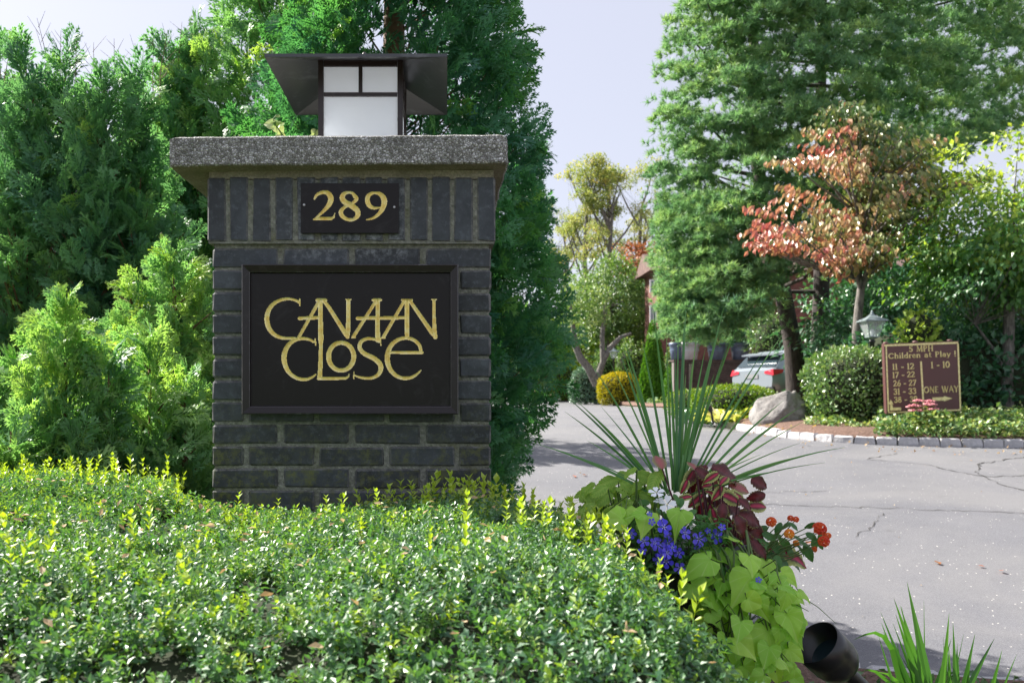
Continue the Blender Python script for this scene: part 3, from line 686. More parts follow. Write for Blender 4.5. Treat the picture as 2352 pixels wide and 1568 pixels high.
def combine(items):
    V = []; F = []; b = 0
    for v, f in items: V.append(np.asarray(v)); F.append(np.asarray(f)+b); b += len(v)
    return np.concatenate(V), np.concatenate(F)
def kite(p, d, L, w, zoff=0):
    p = np.array(p, float); d = np.array(d, float); d /= np.linalg.norm(d); s = np.array([-d[1], d[0], 0])
    v = np.array([p, p+d*L*.5+s*w/2, p+d*L, p+d*L*.5-s*w/2]); v[:, 2] += zoff
    return v, np.array([(0, 2, 1), (0, 3, 2)])
def spike3(p, d, L, w):
    p = np.array(p, float); d = np.array(d, float); d /= np.linalg.norm(d); q = np.array([-d[1], d[0], 0])
    return np.array([p-q*w/2, p+q*w/2, p+d*L]), np.array([(0, 1, 2)])
def frond_T(seed, n=8, sub=2, wid=.46, wk=.055):
    r = random.Random(seed); it = [kite((0, 0, 0), (0, 1, 0), 1.0, .03)]
    for i in range(1, n+1):
        t = i/(n+1); L = wid*(math.sin(math.pi*min(1, .22+.72*t)))*r.uniform(.75, 1.2)
        for s in (-1, 1):
            a = math.radians(r.uniform(34, 54)); d = (s*math.sin(a), math.cos(a), r.uniform(-.25, .25)); p = (0, t*.94, 0)
            it.append(kite(p, d, L, wk))
            for k in range(1, sub+1):
                u = k/(sub+.6); q = (p[0]+d[0]*L*u, p[1]+d[1]*L*u, d[2]*L*u); b = L*.5*(1.1-u*.6)
                for s2 in (-1, 1):
                    a2 = a*s+s2*math.radians(r.uniform(28, 46)); it.append(spike3(q, (math.sin(a2), math.cos(a2), r.uniform(-.3, .3)), b, wk*1.1))
    v, f = combine(it); v[:, 2] += -.22*v[:, 1]**2-.35*v[:, 0]**2+.04*np.sin(v[:, 1]*9+seed)
    return v, f
FR_HI = [frond_T(k, 8, 2) for k in range(5)]
FR_LO = [frond_T(10+k, 6, 1, .5, .085) for k in range(4)]
def tri_tubes(name, tubes, mat, parent, sides=5):
    m_ = MB()
    for pts, rads in tubes: m_.tube(pts, rads, sides, caps=False)
    return m_.obj(name, mat, parent)
def conifer(name, base, height, rad, nbr, spray, mat, label, group=None, hi=True, seed=1, tilt=.55, zmin=.0, view=None, cat='tree', tint0=.45, per=13, lean=(0, 0), leaders=1, az=None):
    """rad: function of height fraction -> crown radius. Branches leave the trunk, each carries flat fern-like sprays."""
    r = np.random.default_rng(seed); root = empty(name, base, label, cat, group)
    T = FR_HI if hi else FR_LO; br = []; Pn = []; Dn = []; Un = []; Sn = []; Tn = []
    trunks = []
    for l in range(leaders):
        a = r.uniform(0, 6.28); off = 0 if leaders == 1 else .28
        p = [Vector((math.cos(a)*off*t*2, math.sin(a)*off*t*2, height*.97*t)) + Vector((lean[0]*t*t, lean[1]*t*t, 0)) for t in np.linspace(0, 1, 9)]
        trunks.append((p, [max(.008, height*.014*(1-t)**.8) for t in np.linspace(0, 1, 9)]))
    for i in range(nbr):
        h = zmin+(1-zmin)*r.random()**.85; R_ = rad(h)*r.uniform(.72, 1.1)
        if az is None: a = r.uniform(0, 2*math.pi)
        else: a = r.uniform(*az)
        tr = trunks[i % leaders][0]; ti = min(7.999, h*8); k = int(ti); s0 = tr[k].lerp(tr[k+1], ti-k)
        asc = tilt*r.uniform(.5, 1.3)+.5*max(0, h-.75)*3
        d = Vector((math.cos(a), math.sin(a), asc)); tip = Vector((lean[0]*h*h, lean[1]*h*h, 0))+Vector((math.cos(a)*R_, math.sin(a)*R_, 0)); tip.z = h*height
        st = Vector((s0.x, s0.y, max(.02, tip.z-R_*asc)))
        mid = (st+tip)/2; mid.z -= R_*.06
        pts = [st, mid, tip]; br.append((pts, [.010*height/3.5, .006*height/3.5, .002]))
        dd = np.array((tip-mid).normalized())
        n = max(4, int(per*min(1, R_/.5+.25)))
        for j in range(n):
            u = .22+.78*(j+1)/n; q = (st.lerp(mid, u*2) if u < .5 else mid.lerp(tip, u*2-1))
            s = 1 if j % 2 else -1; sd = np.array([-dd[1], dd[0], 0]); sd /= np.linalg.norm(sd)+1e-6
            if j == n-1: dirn = dd+r.normal(0, .08, 3)
            else: dirn = dd*.75+s*sd*r.uniform(.45, .95)+np.array([0, 0, r.uniform(-.25, .25)])
            up = np.array([0, 0, 1.])+r.normal(0, .45, 3)+np.array([math.cos(a), math.sin(a), 0])*.4
            Pn.append(np.array(q)+r.normal(0, .01, 3)); Dn.append(dirn); Un.append(up); Sn.append(spray*r.uniform(.65, 1.15)); Tn.append(min(1, max(0, tint0+.35*(u-.6)+r.normal(0, .16))))
    Pn, Dn, Un, Sn, Tn = map(np.array, (Pn, Dn, Un, Sn, Tn)); Rm = frames(Dn, Un); parts = []
    for k in range(len(T)):
        s = np.arange(len(Pn)) % len(T) == k; parts.append(scatter(T[k], Pn[s], Rm[s], Sn[s], Tn[s]))
    V, F, tt = merge(parts)
    c = link('crown', mesh_np('crown', V, F, [mat], {'tint': tt}), root); tag(c, kind='stuff')
    tri_tubes('trunk', trunks, M['twig'], root, 8); b = tri_tubes('branches', br, M['twig'], root, 4); b.name = 'branchwork'; tag(b, kind='stuff')
    return root
def clump_tree(name, base, trunks, crown, nclump, nleaf, clump_r, leaf, mat, label, cat='tree', T=None, group=None, seed=1, droop=.3, bark=None, flat=.5, tintf=None, shell=.45, jit=.8, limbs=True):
    """crown: list of (centre offset, radii) ellipsoids; leaves grow in clumps at the ends of limbs"""
    r = np.random.default_rng(seed); root = empty(name, base, label, cat, group); T = T or leaf4_T(.55)
    cs = []; w_ = np.array([a[1][0]*a[1][1]*a[1][2] for a in crown])**.67; w_ /= w_.sum()
    for i in range(nclump):
        c_, rd = crown[r.choice(len(crown), p=w_)]; d = r.normal(0, 1, 3); d /= np.linalg.norm(d)
        u = shell+(1-shell)*r.random()**.6; cs.append(np.array(c_)+d*np.array(rd)*u)
    cs = np.array(cs); cid = r.integers(0, nclump, nleaf); g_ = r.normal(0, 1, (nleaf, 3)); g_ /= np.maximum(1, np.linalg.norm(g_, axis=1, keepdims=True)/1.6)
    sz = clump_r*r.uniform(.6, 1.3, nclump)
    Pn = cs[cid]+g_*sz[cid][:, None]*np.array([1, 1, flat])
    cc = np.average([np.array(a[0]) for a in crown], axis=0, weights=w_)
    out = Pn-cc; out /= np.linalg.norm(out, axis=1, keepdims=True)+1e-6
    Dn = out*.6+r.normal(0, jit*.6, (nleaf, 3))+np.array([0, 0, -droop]); Un = np.array([0, 0, 1.])+out*.6+r.normal(0, jit*.5, (nleaf, 3))
    ct = r.normal(.45, .14, nclump)
    tint = np.clip(ct[cid]+r.normal(0, .15, nleaf), 0, 1)
    if tintf is not None: tint = np.clip(tintf(Pn, tint), 0, 1)
    V, F, tt = scatter(T, Pn, frames(Dn, Un), leaf*r.uniform(.7, 1.2, nleaf), tint)
    c = link('crown', mesh_np('crown', V, F, [mat], {'tint': tt}), root); tag(c, kind='stuff')
    tb = list(trunks)
    m_ = MB()
    for pts, rads in tb: m_.tube(pts, rads, 8, caps=False)
    if limbs and trunks:
        ends = [(Vector(p[-1]), rr[-1]) for p, rr in trunks]
        for i in range(min(nclump, 60)):
            e, er = ends[i % len(ends)]; q = Vector(cs[i]); md = e.lerp(q, .5)+Vector((r.normal(0, .05), r.normal(0, .05), -.06*(q-e).length+r.normal(0, .04)))
            m_.tube([e, md, q], [er*.42, er*.25, er*.07], 5, caps=False)
    if trunks: m_.obj('trunk', bark or M['bark_grey'], root)
    return root
def shell_shrub(name, c, rad, n, leaf, mat, label, cat='shrub', group=None, T=None, seed=1, power=2.6, noise_a=.07, core=True, zcut=-.75, up=.5, stem=True, tintup=.0, jit=.35, cone=False):
    """dense rounded or clipped shrub; c is the base point on the ground"""
    r = np.random.default_rng(seed); root = empty(name, c, label, cat, group); T = T or leaf4_T(.55)
    rx, ry, rz = rad; d = r.normal(0, 1, (n, 3)); d /= np.linalg.norm(d, axis=1, keepdims=True); d = d[d[:, 2] > zcut]
    if cone:
        h = 1-np.sqrt(r.random(n)); a = r.uniform(0, 6.283, n); rr = (1-h)**.75*(.95+.1*np.sin(a*5+h*14)); p = np.stack([np.cos(a)*rr*rx, np.sin(a)*rr*ry, h*2*rz], -1)
        nrm = np.stack([np.cos(a), np.sin(a), np.full(n, .5)], -1); p *= (1-r.random((n, 1))**3*.25*np.array([1, 1, 0]))
    else:
        k = (np.abs(d)**power).sum(1)**(-1/power); nz_ = np.array([mnoise.noise(Vector(x*2.7+seed)) for x in d[:, :]])
        p = d*k[:, None]*(1+noise_a*nz_*2+r.normal(0, .02, len(d)))[:, None]*(1-.22*r.random(len(d))**2.5)[:, None]
        p = p*np.array([rx, ry, rz]); nrm = np.sign(d)*np.abs(d)**(power-1)/np.array([rx, ry, rz]); nrm /= np.linalg.norm(nrm, axis=1, keepdims=True)
        p[:, 2] += rz*-zcut
    ok_ = p[:, 2] > -.02; p, nrm = p[ok_], nrm[ok_]; m = len(p)
    Dn = nrm*.7+r.normal(0, jit, (m, 3))+np.array([0, 0, up*.5]); Un = nrm+r.normal(0, jit*1.3, (m, 3))+np.array([0, 0, .4])
    tint = np.clip(r.normal(.42, .2, m)+tintup*(nrm[:, 2]), 0, 1)
    V, F, tt = scatter(T, p, frames(Dn, Un), leaf*r.uniform(.7, 1.25, m), tint)
    o = link('crown', mesh_np('crown', V, F, [mat], {'tint': tt}), root); tag(o, kind='stuff')
    if stem:
        m_ = MB(); ch = rz*(1.6 if cone else (1-zcut)*.8)
        for i in range(5):
            a = i*1.25; m_.tube([(math.cos(a)*rx*.06, math.sin(a)*ry*.06, -.05), (math.cos(a)*rx*.2, math.sin(a)*ry*.2, ch*.45), (math.cos(a)*rx*(.15 if cone else .55), math.sin(a)*ry*(.15 if cone else .5), ch*.85)], [max(.012, rx*.035), max(.01, rx*.025), .006], 5)
        if core:
            cm = MB(); rows = 7
            for j in range(rows):
                t = j/(rows-1)
                if cone: rr, z = .80*(1-t)**.8+.01, 2*rz*t*.92
                else:
                    ph = -math.asin(min(1, -zcut if zcut > -1 else 1))*.8+t*(math.pi/2+.75*math.asin(min(1, -zcut)))
                    rr = .84*abs(math.cos(ph))**.7; z = rz*(.84*math.copysign(abs(math.sin(ph))**.7, math.sin(ph))-zcut)
                if j == 0: prof = []
                prof.append((rr, z))
            S_ = 14; vs = [(rr*rx*math.cos(2*math.pi*k/S_), rr*ry*math.sin(2*math.pi*k/S_), z) for rr, z in prof for k in range(S_)]
            m_.add(vs, [(i*S_+k, i*S_+(k+1) % S_, (i+1)*S_+(k+1) % S_, (i+1)*S_+k) for i in range(rows-1) for k in range(S_)], 1, True)
        m_.obj('stem', [M['twig'], M['boxcore']], root)
    return root

def dense_conifer(name, base, spires, n, spray, mat, label, group=None, seed=1, tint0=.4, up=.55, depth=.30, lump=.16, lumpf=2.2, hi=.7, cat='tree', plane='v', fill=.3, twigs=120, inner=0, front_bias=True):
    """foliage sprays clothing the outside of one or more lumpy spires; spires: (dx, dy, [(z, r), ...])"""
    r = np.random.default_rng(seed); root = empty(name, base, label, cat, group); Pn = []; Nn = []; Dp = []; tot = sum(max(z for z, q in sp[2])*max(q for z, q in sp[2]) for sp in spires); tubes = []; tw = []
    for (dx, dy, pr) in spires:
        zs = [z for z, q in pr]; rs = [q for z, q in pr]; H = max(zs); m = int(n*H*max(rs)/tot); z = np.interp(r.random(m*2), np.linspace(0, 1, 60), np.interp(np.linspace(0, 1, 60), np.cumsum(np.interp(np.linspace(0, H, 60), zs, rs)+.06)/np.sum(np.interp(np.linspace(0, H, 60), zs, rs)+.06), np.linspace(0, H, 60)))[:m]
        a = r.uniform(0, 2*math.pi, m); 
        if front_bias: fl = (np.sin(a) > .35) & (r.random(m) < .6); a = np.where(fl, -a, a)
        rr = np.interp(z, zs, rs); lp = np.array([mnoise.noise(Vector((math.cos(t)*rq*lumpf+seed, math.sin(t)*rq*lumpf, zz*lumpf*.8))) for t, rq, zz in zip(a, rr, z)])
        lp2 = np.array([mnoise.noise(Vector((math.cos(t)*rq*lumpf*3+seed, math.sin(t)*rq*lumpf*3, zz*lumpf*2.4))) for t, rq, zz in zip(a, rr, z)])
        dd = r.random(m)**1.8*depth; R_ = rr*(1+lump*lp*1.6+lump*.8*lp2)-dd-spray*.45; R_ = np.maximum(R_, .01)
        p = np.stack([dx+np.cos(a)*R_, dy+np.sin(a)*R_, z-dd*.4], -1); Pn.append(p); Nn.append(np.stack([np.cos(a), np.sin(a), np.zeros(m)], -1)); Dp.append(dd)
        tubes.append(([Vector((dx*.3, dy*.3, 0)), Vector((dx*.9, dy*.9, H*.35)), Vector((dx, dy, H*.7)), Vector((dx, dy, H*.97))], [H*.016, H*.012, H*.006, .003]))
        for i in r.choice(m, min(m, twigs), replace=False):
            q = Vector(p[i]); c_ = Vector((dx, dy, max(.05, q.z-R_[i]*.9))); tw.append(([c_, c_.lerp(q, .55)+Vector((0, 0, -.03)), q+Vector(Nn[-1][i])*spray*.35], [.009, .006, .002]))
        if inner:
            zi = r.uniform(.1, H*.9, inner); ai = r.uniform(0, 6.283, inner); ri = np.interp(zi, zs, rs)*r.uniform(.25, .7, inner); Pn.append(np.stack([dx+np.cos(ai)*ri, dy+np.sin(ai)*ri, zi], -1)); Nn.append(np.stack([np.cos(ai), np.sin(ai), np.zeros(inner)], -1)); Dp.append(np.full(inner, depth))
    Pn, Nn, Dp = np.concatenate(Pn), np.concatenate(Nn), np.concatenate(Dp); m = len(Pn)
    Dn = Nn*.75+np.array([0, 0, up])+r.normal(0, .38, (m, 3)); tang = np.cross(Nn, [0, 0, 1.])
    Un = (tang*r.choice([-1, 1], (m, 1))*(1.0 if plane == 'v' else .3)+np.array([0, 0, .7 if plane == 'v' else 1.])+Nn*.3+r.normal(0, .5, (m, 3)))
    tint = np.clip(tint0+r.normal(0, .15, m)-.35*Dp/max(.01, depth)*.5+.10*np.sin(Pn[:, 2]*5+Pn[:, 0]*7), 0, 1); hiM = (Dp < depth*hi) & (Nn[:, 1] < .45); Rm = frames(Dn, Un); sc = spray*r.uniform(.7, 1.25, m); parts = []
    for T, msk in ((FR_HI, hiM), (FR_LO, ~hiM)):
        idx = np.nonzero(msk)[0]
        for k in range(len(T)):
            s = idx[np.arange(len(idx)) % len(T) == k]
            if len(s): parts.append(scatter(T[k], Pn[s], Rm[s], sc[s], tint[s]))
    V, F, tt = merge(parts); tag(link('crown', mesh_np('crown', V, F, [mat], {'tint': tt}), root), kind='stuff')
    tri_tubes('trunk', tubes, M['twig'], root, 8); b = tri_tubes('branchwork', tw, M['twig'], root, 4); tag(b, kind='stuff'); return root
# ------------------------------------------------------------------ conifers round the pillar
def hz_(Y, py): return P(0, py, Y).z-G(Y)-.1
Yb = 5.35
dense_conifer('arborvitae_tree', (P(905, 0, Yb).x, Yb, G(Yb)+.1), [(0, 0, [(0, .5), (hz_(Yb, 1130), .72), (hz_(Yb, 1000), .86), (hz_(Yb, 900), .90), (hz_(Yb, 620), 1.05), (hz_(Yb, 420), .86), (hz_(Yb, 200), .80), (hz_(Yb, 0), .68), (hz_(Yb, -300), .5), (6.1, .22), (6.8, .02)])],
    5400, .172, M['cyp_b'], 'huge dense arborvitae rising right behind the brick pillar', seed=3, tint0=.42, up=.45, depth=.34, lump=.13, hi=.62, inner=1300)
Y2 = 6.3
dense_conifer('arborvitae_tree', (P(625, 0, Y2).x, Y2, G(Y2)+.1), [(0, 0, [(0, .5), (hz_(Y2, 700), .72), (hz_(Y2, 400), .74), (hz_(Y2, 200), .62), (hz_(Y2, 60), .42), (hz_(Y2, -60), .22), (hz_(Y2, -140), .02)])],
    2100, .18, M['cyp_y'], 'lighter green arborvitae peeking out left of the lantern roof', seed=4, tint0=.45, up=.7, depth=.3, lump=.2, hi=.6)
def spire(px, py, Y, r0, bx, by): 
    x = P(px, 0, Y).x-bx; H = P(0, py, Y).z-G(by)-.1; return (x, Y-by, [(0, r0*.3), (H*.25, r0*.55), (H*.45, r0*.9), (H*.7, r0), (H*.85, r0*.68), (H*.95, r0*.3), (H, .02)])
bx, by = P(165, 0, 4.95).x, 4.95
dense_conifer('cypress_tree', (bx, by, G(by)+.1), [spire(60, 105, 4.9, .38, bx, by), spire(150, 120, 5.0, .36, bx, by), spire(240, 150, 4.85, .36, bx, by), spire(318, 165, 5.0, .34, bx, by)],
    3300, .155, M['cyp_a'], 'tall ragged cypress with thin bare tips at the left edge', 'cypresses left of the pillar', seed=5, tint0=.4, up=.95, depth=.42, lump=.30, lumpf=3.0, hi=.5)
bx, by = P(-60, 0, 5.6).x, 5.6
dense_conifer('cypress_tree', (bx, by, G(by)+.1), [spire(-130, 90, 5.6, .5, bx, by), spire(0, 120, 5.7, .45, bx, by)],
    1300, .19, M['cyp_a'], 'cypress cut by the left edge of the picture, behind the ragged one', 'cypresses left of the pillar', seed=6, tint0=.4, up=.9, depth=.4, lump=.3, hi=.3)
bx, by = P(410, 0, 5.9).x, 5.9
dense_conifer('cypress_tree', (bx, by, G(by)+.1), [spire(385, 105, 5.9, .36, bx, by), spire(455, 80, 6.0, .36, bx, by)],
    1500, .18, M['cyp_a'], 'narrower cypress in the gap between ragged cypress and arborvitae', 'cypresses left of the pillar', seed=8, tint0=.45, up=.95, depth=.38, lump=.3, hi=.4)
# young bright ones in front
def young(px, py, Y, r_, n, label, seed, sub=()):
    x = P(px, 0, Y).x; H = P(0, py, Y).z-.12; sp = [(0, 0, [(0, r_*.3), (H*.45, r_*.9), (H*.65, r_), (H*.82, r_*.66), (H*.93, r_*.3), (H, .03)])]
    for (qx, qy, dY, q) in sub: h2 = P(0, qy, Y+dY).z-.12; sp.append((P(qx, 0, Y+dY).x-x, dY, [(0, q*.3), (h2*.5, q*.8), (h2*.72, q), (h2*.86, q*.6), (h2*.95, q*.3), (h2, .02)]))
    return dense_conifer('young_cypress', (x, Y, .12), sp, n, .125, M['cyp_y'], label, 'young cypresses beside the pillar', seed=seed, tint0=.55, up=.8, depth=.22, lump=.42, lumpf=4.5, hi=.6, cat='shrub', twigs=60)
young(150, 700, 3.3, .27, 1250, 'bright young cypress at the left edge above the hedge', 21, ((40, 800, .05, .22),))
young(345, 770, 3.4, .25, 1100, 'young cypress with pale sprays midway between left edge and pillar', 22, ((250, 810, -.1, .17), (425, 880, .1, .2)))
young(400, 560, 3.95, .34, 1500, 'taller young cypress touching the left side of the pillar', 23, ((300, 650, .0, .25), (470, 700, .1, .25)))
young(25, 965, 3.0, .2, 420, 'lowest young cypress in the bottom left corner of the conifers', 24)
# bare leader twigs on the ragged cypresses
for (px, py, Y) in [(40, 75, 5), (95, 35, 5.1), (150, 110, 5), (200, 70, 5.2), (260, 105, 5), (318, 88, 5.1), (372, 85, 5.4), (410, 60, 5.6), (435, 48, 5.7)]: pass
tw = MB()
rt = random.Random(4)
for (px, py, Y) in [(30, 80, 4.9), (85, 42, 5.0), (140, 70, 5.1), (175, 92, 4.9), (215, 98, 5.2), (262, 88, 5.0), (310, 100, 5.1), (352, 84, 5.4), (385, 70, 5.6), (418, 50, 5.8), (446, 62, 5.9)]:
    p = P(px, py, Y); q = P(px+rt.uniform(-35, 35), py+190, Y+.1); mid = p.lerp(q, .5)+Vector((rt.uniform(-.03, .03), 0, 0))
    tw.tube([q, mid, p], [.004, .0026, .001], 4, caps=False)
    for k in range(7):
        a = q.lerp(p, .35+.09*k); tw.tube([a, a+Vector((rt.choice((-1, 1))*rt.uniform(.03, .09), rt.uniform(-.05, .05), rt.uniform(.05, .12)))], [.0018, .0007], 3, caps=False)
o = tw.obj('bare_twigs', M['twig'], bpy.data.objects['cypress_tree']); o.matrix_parent_inverse = Matrix.Translation(bpy.data.objects['cypress_tree'].location).inverted(); tag(o, kind='stuff')
# conifer further back whose shade crosses the drive
dense_conifer('cypress_tree', (-1.35, 12.6, G(12.6)+.1), [(0, 0, [(0, .9), (1.2, 1.15), (2.6, .9), (3.7, .45), (4.3, .05)])],
    800, .34, M['cyp_b'], 'broad cypress far behind the pillar, mostly hidden by the arborvitae', 'cypresses left of the pillar', seed=9, hi=.1, depth=.3)
# ------------------------------------------------------------------ clipped box hedge
def hz(X, Y):
    yb = 2.95 if X < -.76 else 2.50
    if -.86 < X <= -.76: yb = 2.5+(-.76-X)*4.5
    z = 1.125+.045*np.clip((-X-.62)/.5, 0, 1)+.02*nz2(X, Y, 2.1)+.018*nz2(X, Y, 7)
    z += -.022*math.exp(-((X+.42)/.2)**2) + .02*math.exp(-((X-.08)/.16)**2)
    z -= .45*max(0, (1.5-Y))**1.9
    e = .475-max(0, Y-2.05)*.44; t = max(0, min(1, (X-(e-.26))/.26)); z -= .24*t**3.2
    z -= .10*max(0, (Y-(yb-.14))/.14)**2
    return z, e, yb
hed = empty('box_hedge', (-.8, 1.9, .12), 'clipped boxwood hedge filling the foreground below the sign', 'hedge')
def leaf2_T(w=.56, fold=.12, curl=-.1):
    return np.array([(0, 0, 0), (-w/2, .42, fold), (0, 1, curl), (w/2, .42, fold)], float), np.array([(0, 2, 1), (0, 3, 2)])
def sprig_T(seed, n=4, L=.50, yl=1.0, spread=72, two=False):
    r = random.Random(seed); it = []
    s = .012
    it.append((np.array([(-s, 0, 0), (s, 0, 0), (0, 1, 0)]), np.array([(0, 1, 2)])))
    for i in range(n):
        y = .12+.80*i/(n-1); a0 = r.uniform(0, 3.14)+i*1.4
        for s2 in (0, math.pi):
            a = a0+s2; tl = math.radians(spread-26*i/(n-1)*1+r.uniform(-14, 14)); v, f = (leaf2_T if two else leaf4_T)(.56, .12, r.uniform(-.25, .02)); v = v*L*r.uniform(.75, 1.12)*(1-.12*i/n)
            d = np.array([math.sin(tl)*math.cos(a), math.cos(tl), math.sin(tl)*math.sin(a)]); up = np.array([-math.cos(tl)*math.cos(a), math.sin(tl), -math.cos(tl)*math.sin(a)])+np.array([r.uniform(-.3, .3) for _ in range(3)])
            R = frames(d[None], up[None])[0]; it.append(((v @ R.T)+np.array([0, y, 0]), f))
    return combine(it)
SPR = [sprig_T(k) for k in range(5)]; SPL = [sprig_T(60+k, 4, two=True) for k in range(5)]; SPRY = [sprig_T(30+k, 4, .46, 1, 46) for k in range(4)]
def hedge_foliage():
    r = np.random.default_rng(5); Pn = []; Nn = []; Tn = []; Sn = []
    def put(X, Y, base_t, sc):
        z, e, yb = hz(X, Y); hx = (hz(X+.02, Y)[0]-hz(X-.02, Y)[0])/.04; hy = (hz(X, Y+.02)[0]-hz(X, Y-.02)[0])/.04
        n = np.array([-hx, -hy, 1.]); n /= np.linalg.norm(n); Pn.append(np.array([X, Y, z])-n*(.030+.035*r.random()**1.5)); Nn.append(n); Tn.append(base_t); Sn.append(sc)
    cnt = 0
    while cnt < 20500:
        Y = 1.0+1.95*r.random()**.85; X = r.uniform(-2.3, .48); z, e, yb = hz(X, Y)
        vis = (-1027-260)*Y/D < X
        pit = nz2(X+3, Y, 6.5)+.5*nz2(X, Y+5, 15)
        if pit < -.30 and r.random() < .85: continue
        if X > e or Y > yb or (not vis and r.random() > .42): continue
        if Y < 1.15 and r.random() > .6: continue
        ye = max(0, 1-(yb-Y)/.35) if Y > yb-.35 else 0
        ye = max(ye, .55*max(0, (X-.05)/.4) if Y > 1.75 else 0)
        cl = nz2(X, Y, 3.2)
        t = np.clip(r.normal(.38, .2)+.45*ye*r.random()+.12*cl, 0, .95)
        put(X, Y, t, r.uniform(.025, .036)); cnt += 1
    # right flank and front face hang on the sides of the mass
    for i in range(2600):
        if r.random() < .62:
            Y = r.uniform(1.05, 2.45); z, e, yb = hz(.3, Y); zz = .98-.75*r.random()**1.1; X = e-.015+.03*nz2(Y*2, zz*3, 1.5); n = np.array([.92, .12, .3])
            if Y > 2.0: n = np.array([.8, .5, .3])
        else:
            X = r.uniform(-1.9, .42); Y = 1.03; zz = hz(X, 1.03)[0]+.02-.55*r.random(); n = np.array([0, -.9, .35])
        n = n/np.linalg.norm(n); Pn.append(np.array([X, Y, zz])-n*.03*r.random()); Nn.append(n); Tn.append(np.clip(r.normal(.32, .15), 0, .8)); Sn.append(r.uniform(.028, .038))
    Pn_, Nn_, Tn_, Sn_ = map(np.array, (Pn, Nn, Tn, Sn)); n = len(Pn_)
    Dn = Nn_*.7+r.normal(0, .5, (n, 3))+np.array([0, -.15, .25]); Un = r.normal(0, 1, (n, 3)); Rm = frames(Dn, Un); parts = []
    for k in range(5):
        lo = (Pn_[:, 0] < -(1027+120)*Pn_[:, 1]/D) | (Pn_[:, 1] < 1.12) | (Pn_[:, 1] > 2.0); q_ = np.arange(n) % 5 == k
        for T_, s in ((SPR[k], q_ & ~lo), (SPL[k], q_ & lo)): parts.append(scatter(T_, Pn_[s], Rm[s], Sn_[s], Tn_[s], .03))
    return merge(parts)
V, F, tt = hedge_foliage()
o = link('foliage', mesh_np('foliage', V, F, [M['box']], {'tint': tt}), hed); o.matrix_parent_inverse = Matrix.Translation(hed.location).inverted(); tag(o, kind='stuff')
# a few dried leaves caught in the hedge
rdl = np.random.default_rng(15); q = []
while len(q) < 170:
    Y = rdl.uniform(1.15, 2.4); X = rdl.uniform(-1.4, .44); z, e, yb = hz(X, Y)
    if X < e and Y < yb: q.append((X, Y, z+.004))
q = np.array(q); V, F, tt = scatter(leaf_T(.5, .15, .1), q, frames(rdl.normal(0, 1, (170, 3))*np.array([1, 1, .3]), rdl.normal(0, .4, (170, 3))+np.array([0, 0, 1.])), rdl.uniform(.014, .024, 170), rdl.uniform(.3, 1, 170))
M['dryleaf'] = leafmat('dry_hedge_leaf', [(0, (.30, .17, .08)), (1, (.62, .48, .30))], .6, .3, (1.2, 1.1, .9))
o = link('dried_leaves', mesh_np('dried_leaves', V, F, [M['dryleaf']], {'tint': tt}), hed); o.matrix_parent_inverse = Matrix.Translation(hed.location).inverted(); tag(o, kind='stuff')
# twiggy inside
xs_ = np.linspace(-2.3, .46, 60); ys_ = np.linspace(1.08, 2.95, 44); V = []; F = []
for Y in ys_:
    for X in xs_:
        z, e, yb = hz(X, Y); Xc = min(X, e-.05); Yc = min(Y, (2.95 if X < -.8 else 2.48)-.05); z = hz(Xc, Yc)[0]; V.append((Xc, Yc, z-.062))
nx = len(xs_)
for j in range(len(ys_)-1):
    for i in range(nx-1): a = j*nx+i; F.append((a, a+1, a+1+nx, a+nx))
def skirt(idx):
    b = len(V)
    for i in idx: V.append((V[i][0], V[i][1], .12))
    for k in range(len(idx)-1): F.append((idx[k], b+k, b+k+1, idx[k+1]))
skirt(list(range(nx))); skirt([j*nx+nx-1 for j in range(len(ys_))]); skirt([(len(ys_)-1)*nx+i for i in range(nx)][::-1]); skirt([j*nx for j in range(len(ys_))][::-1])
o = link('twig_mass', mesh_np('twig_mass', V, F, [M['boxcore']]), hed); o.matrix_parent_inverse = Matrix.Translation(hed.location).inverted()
# fresh yellow-green shoots standing proud of the clipped top, each one its own part
sh_m = []
for k in range(6):
    v, f = SPRY[k % 4]; r = random.Random(k); sh_m.append(mesh_np('shoot', v, f, [M['box']], {'tint': np.clip(np.random.default_rng(k).normal(.86, .05, len(v)), 0, 1)}))
rs = random.Random(12)
def shoot(X, Y, L, up=.04):
    z = hz(X, Y)[0]; o = link('shoot', rs.choice(sh_m), hed); o.location = (X+.8, Y-1.9, z-.12-L*.45+up*.3)
    d = Vector((rs.uniform(-.28, .28), rs.uniform(-.28, .28), 1)).normalized(); o.rotation_euler = d.to_track_quat('Y', 'Z').to_euler(); o.scale = (L, L, L)
for i in range(150):
    u = rs.random()
    if u < .40: X = rs.uniform(-1.5, -.72); Y = rs.uniform(2.35, 2.9)
    elif u < .62: X = rs.uniform(-.25, .24); Y = rs.uniform(2.2, 2.46)
    elif u < .86: X = rs.uniform(.15, .43); Y = rs.uniform(1.7, 2.3); 
    else: X = rs.uniform(-.9, .4); Y = rs.uniform(1.35, 2.3)
    z, e, yb = hz(X, Y)
    if X > e-.02 or Y > yb-.03: continue
    shoot(X, Y, rs.uniform(.035, .055))
for px, L in [(925, .085), (950, .08), (990, .105), (1045, .095), (1075, .08), (1110, .09), (1130, .10), (1160, .085), (845, .075), (775, .06), (640, .055), (385, .08), (300, .085), (330, .07), (255, .06), (1290, .085), (1330, .10), (1350, .08), (545, .06)]:
    Y = 2.44 if px > 480 else 2.85
    if px > 1200: Y = 2.25
    shoot((px-CX)*Y/D, Y, L*.75, .08)
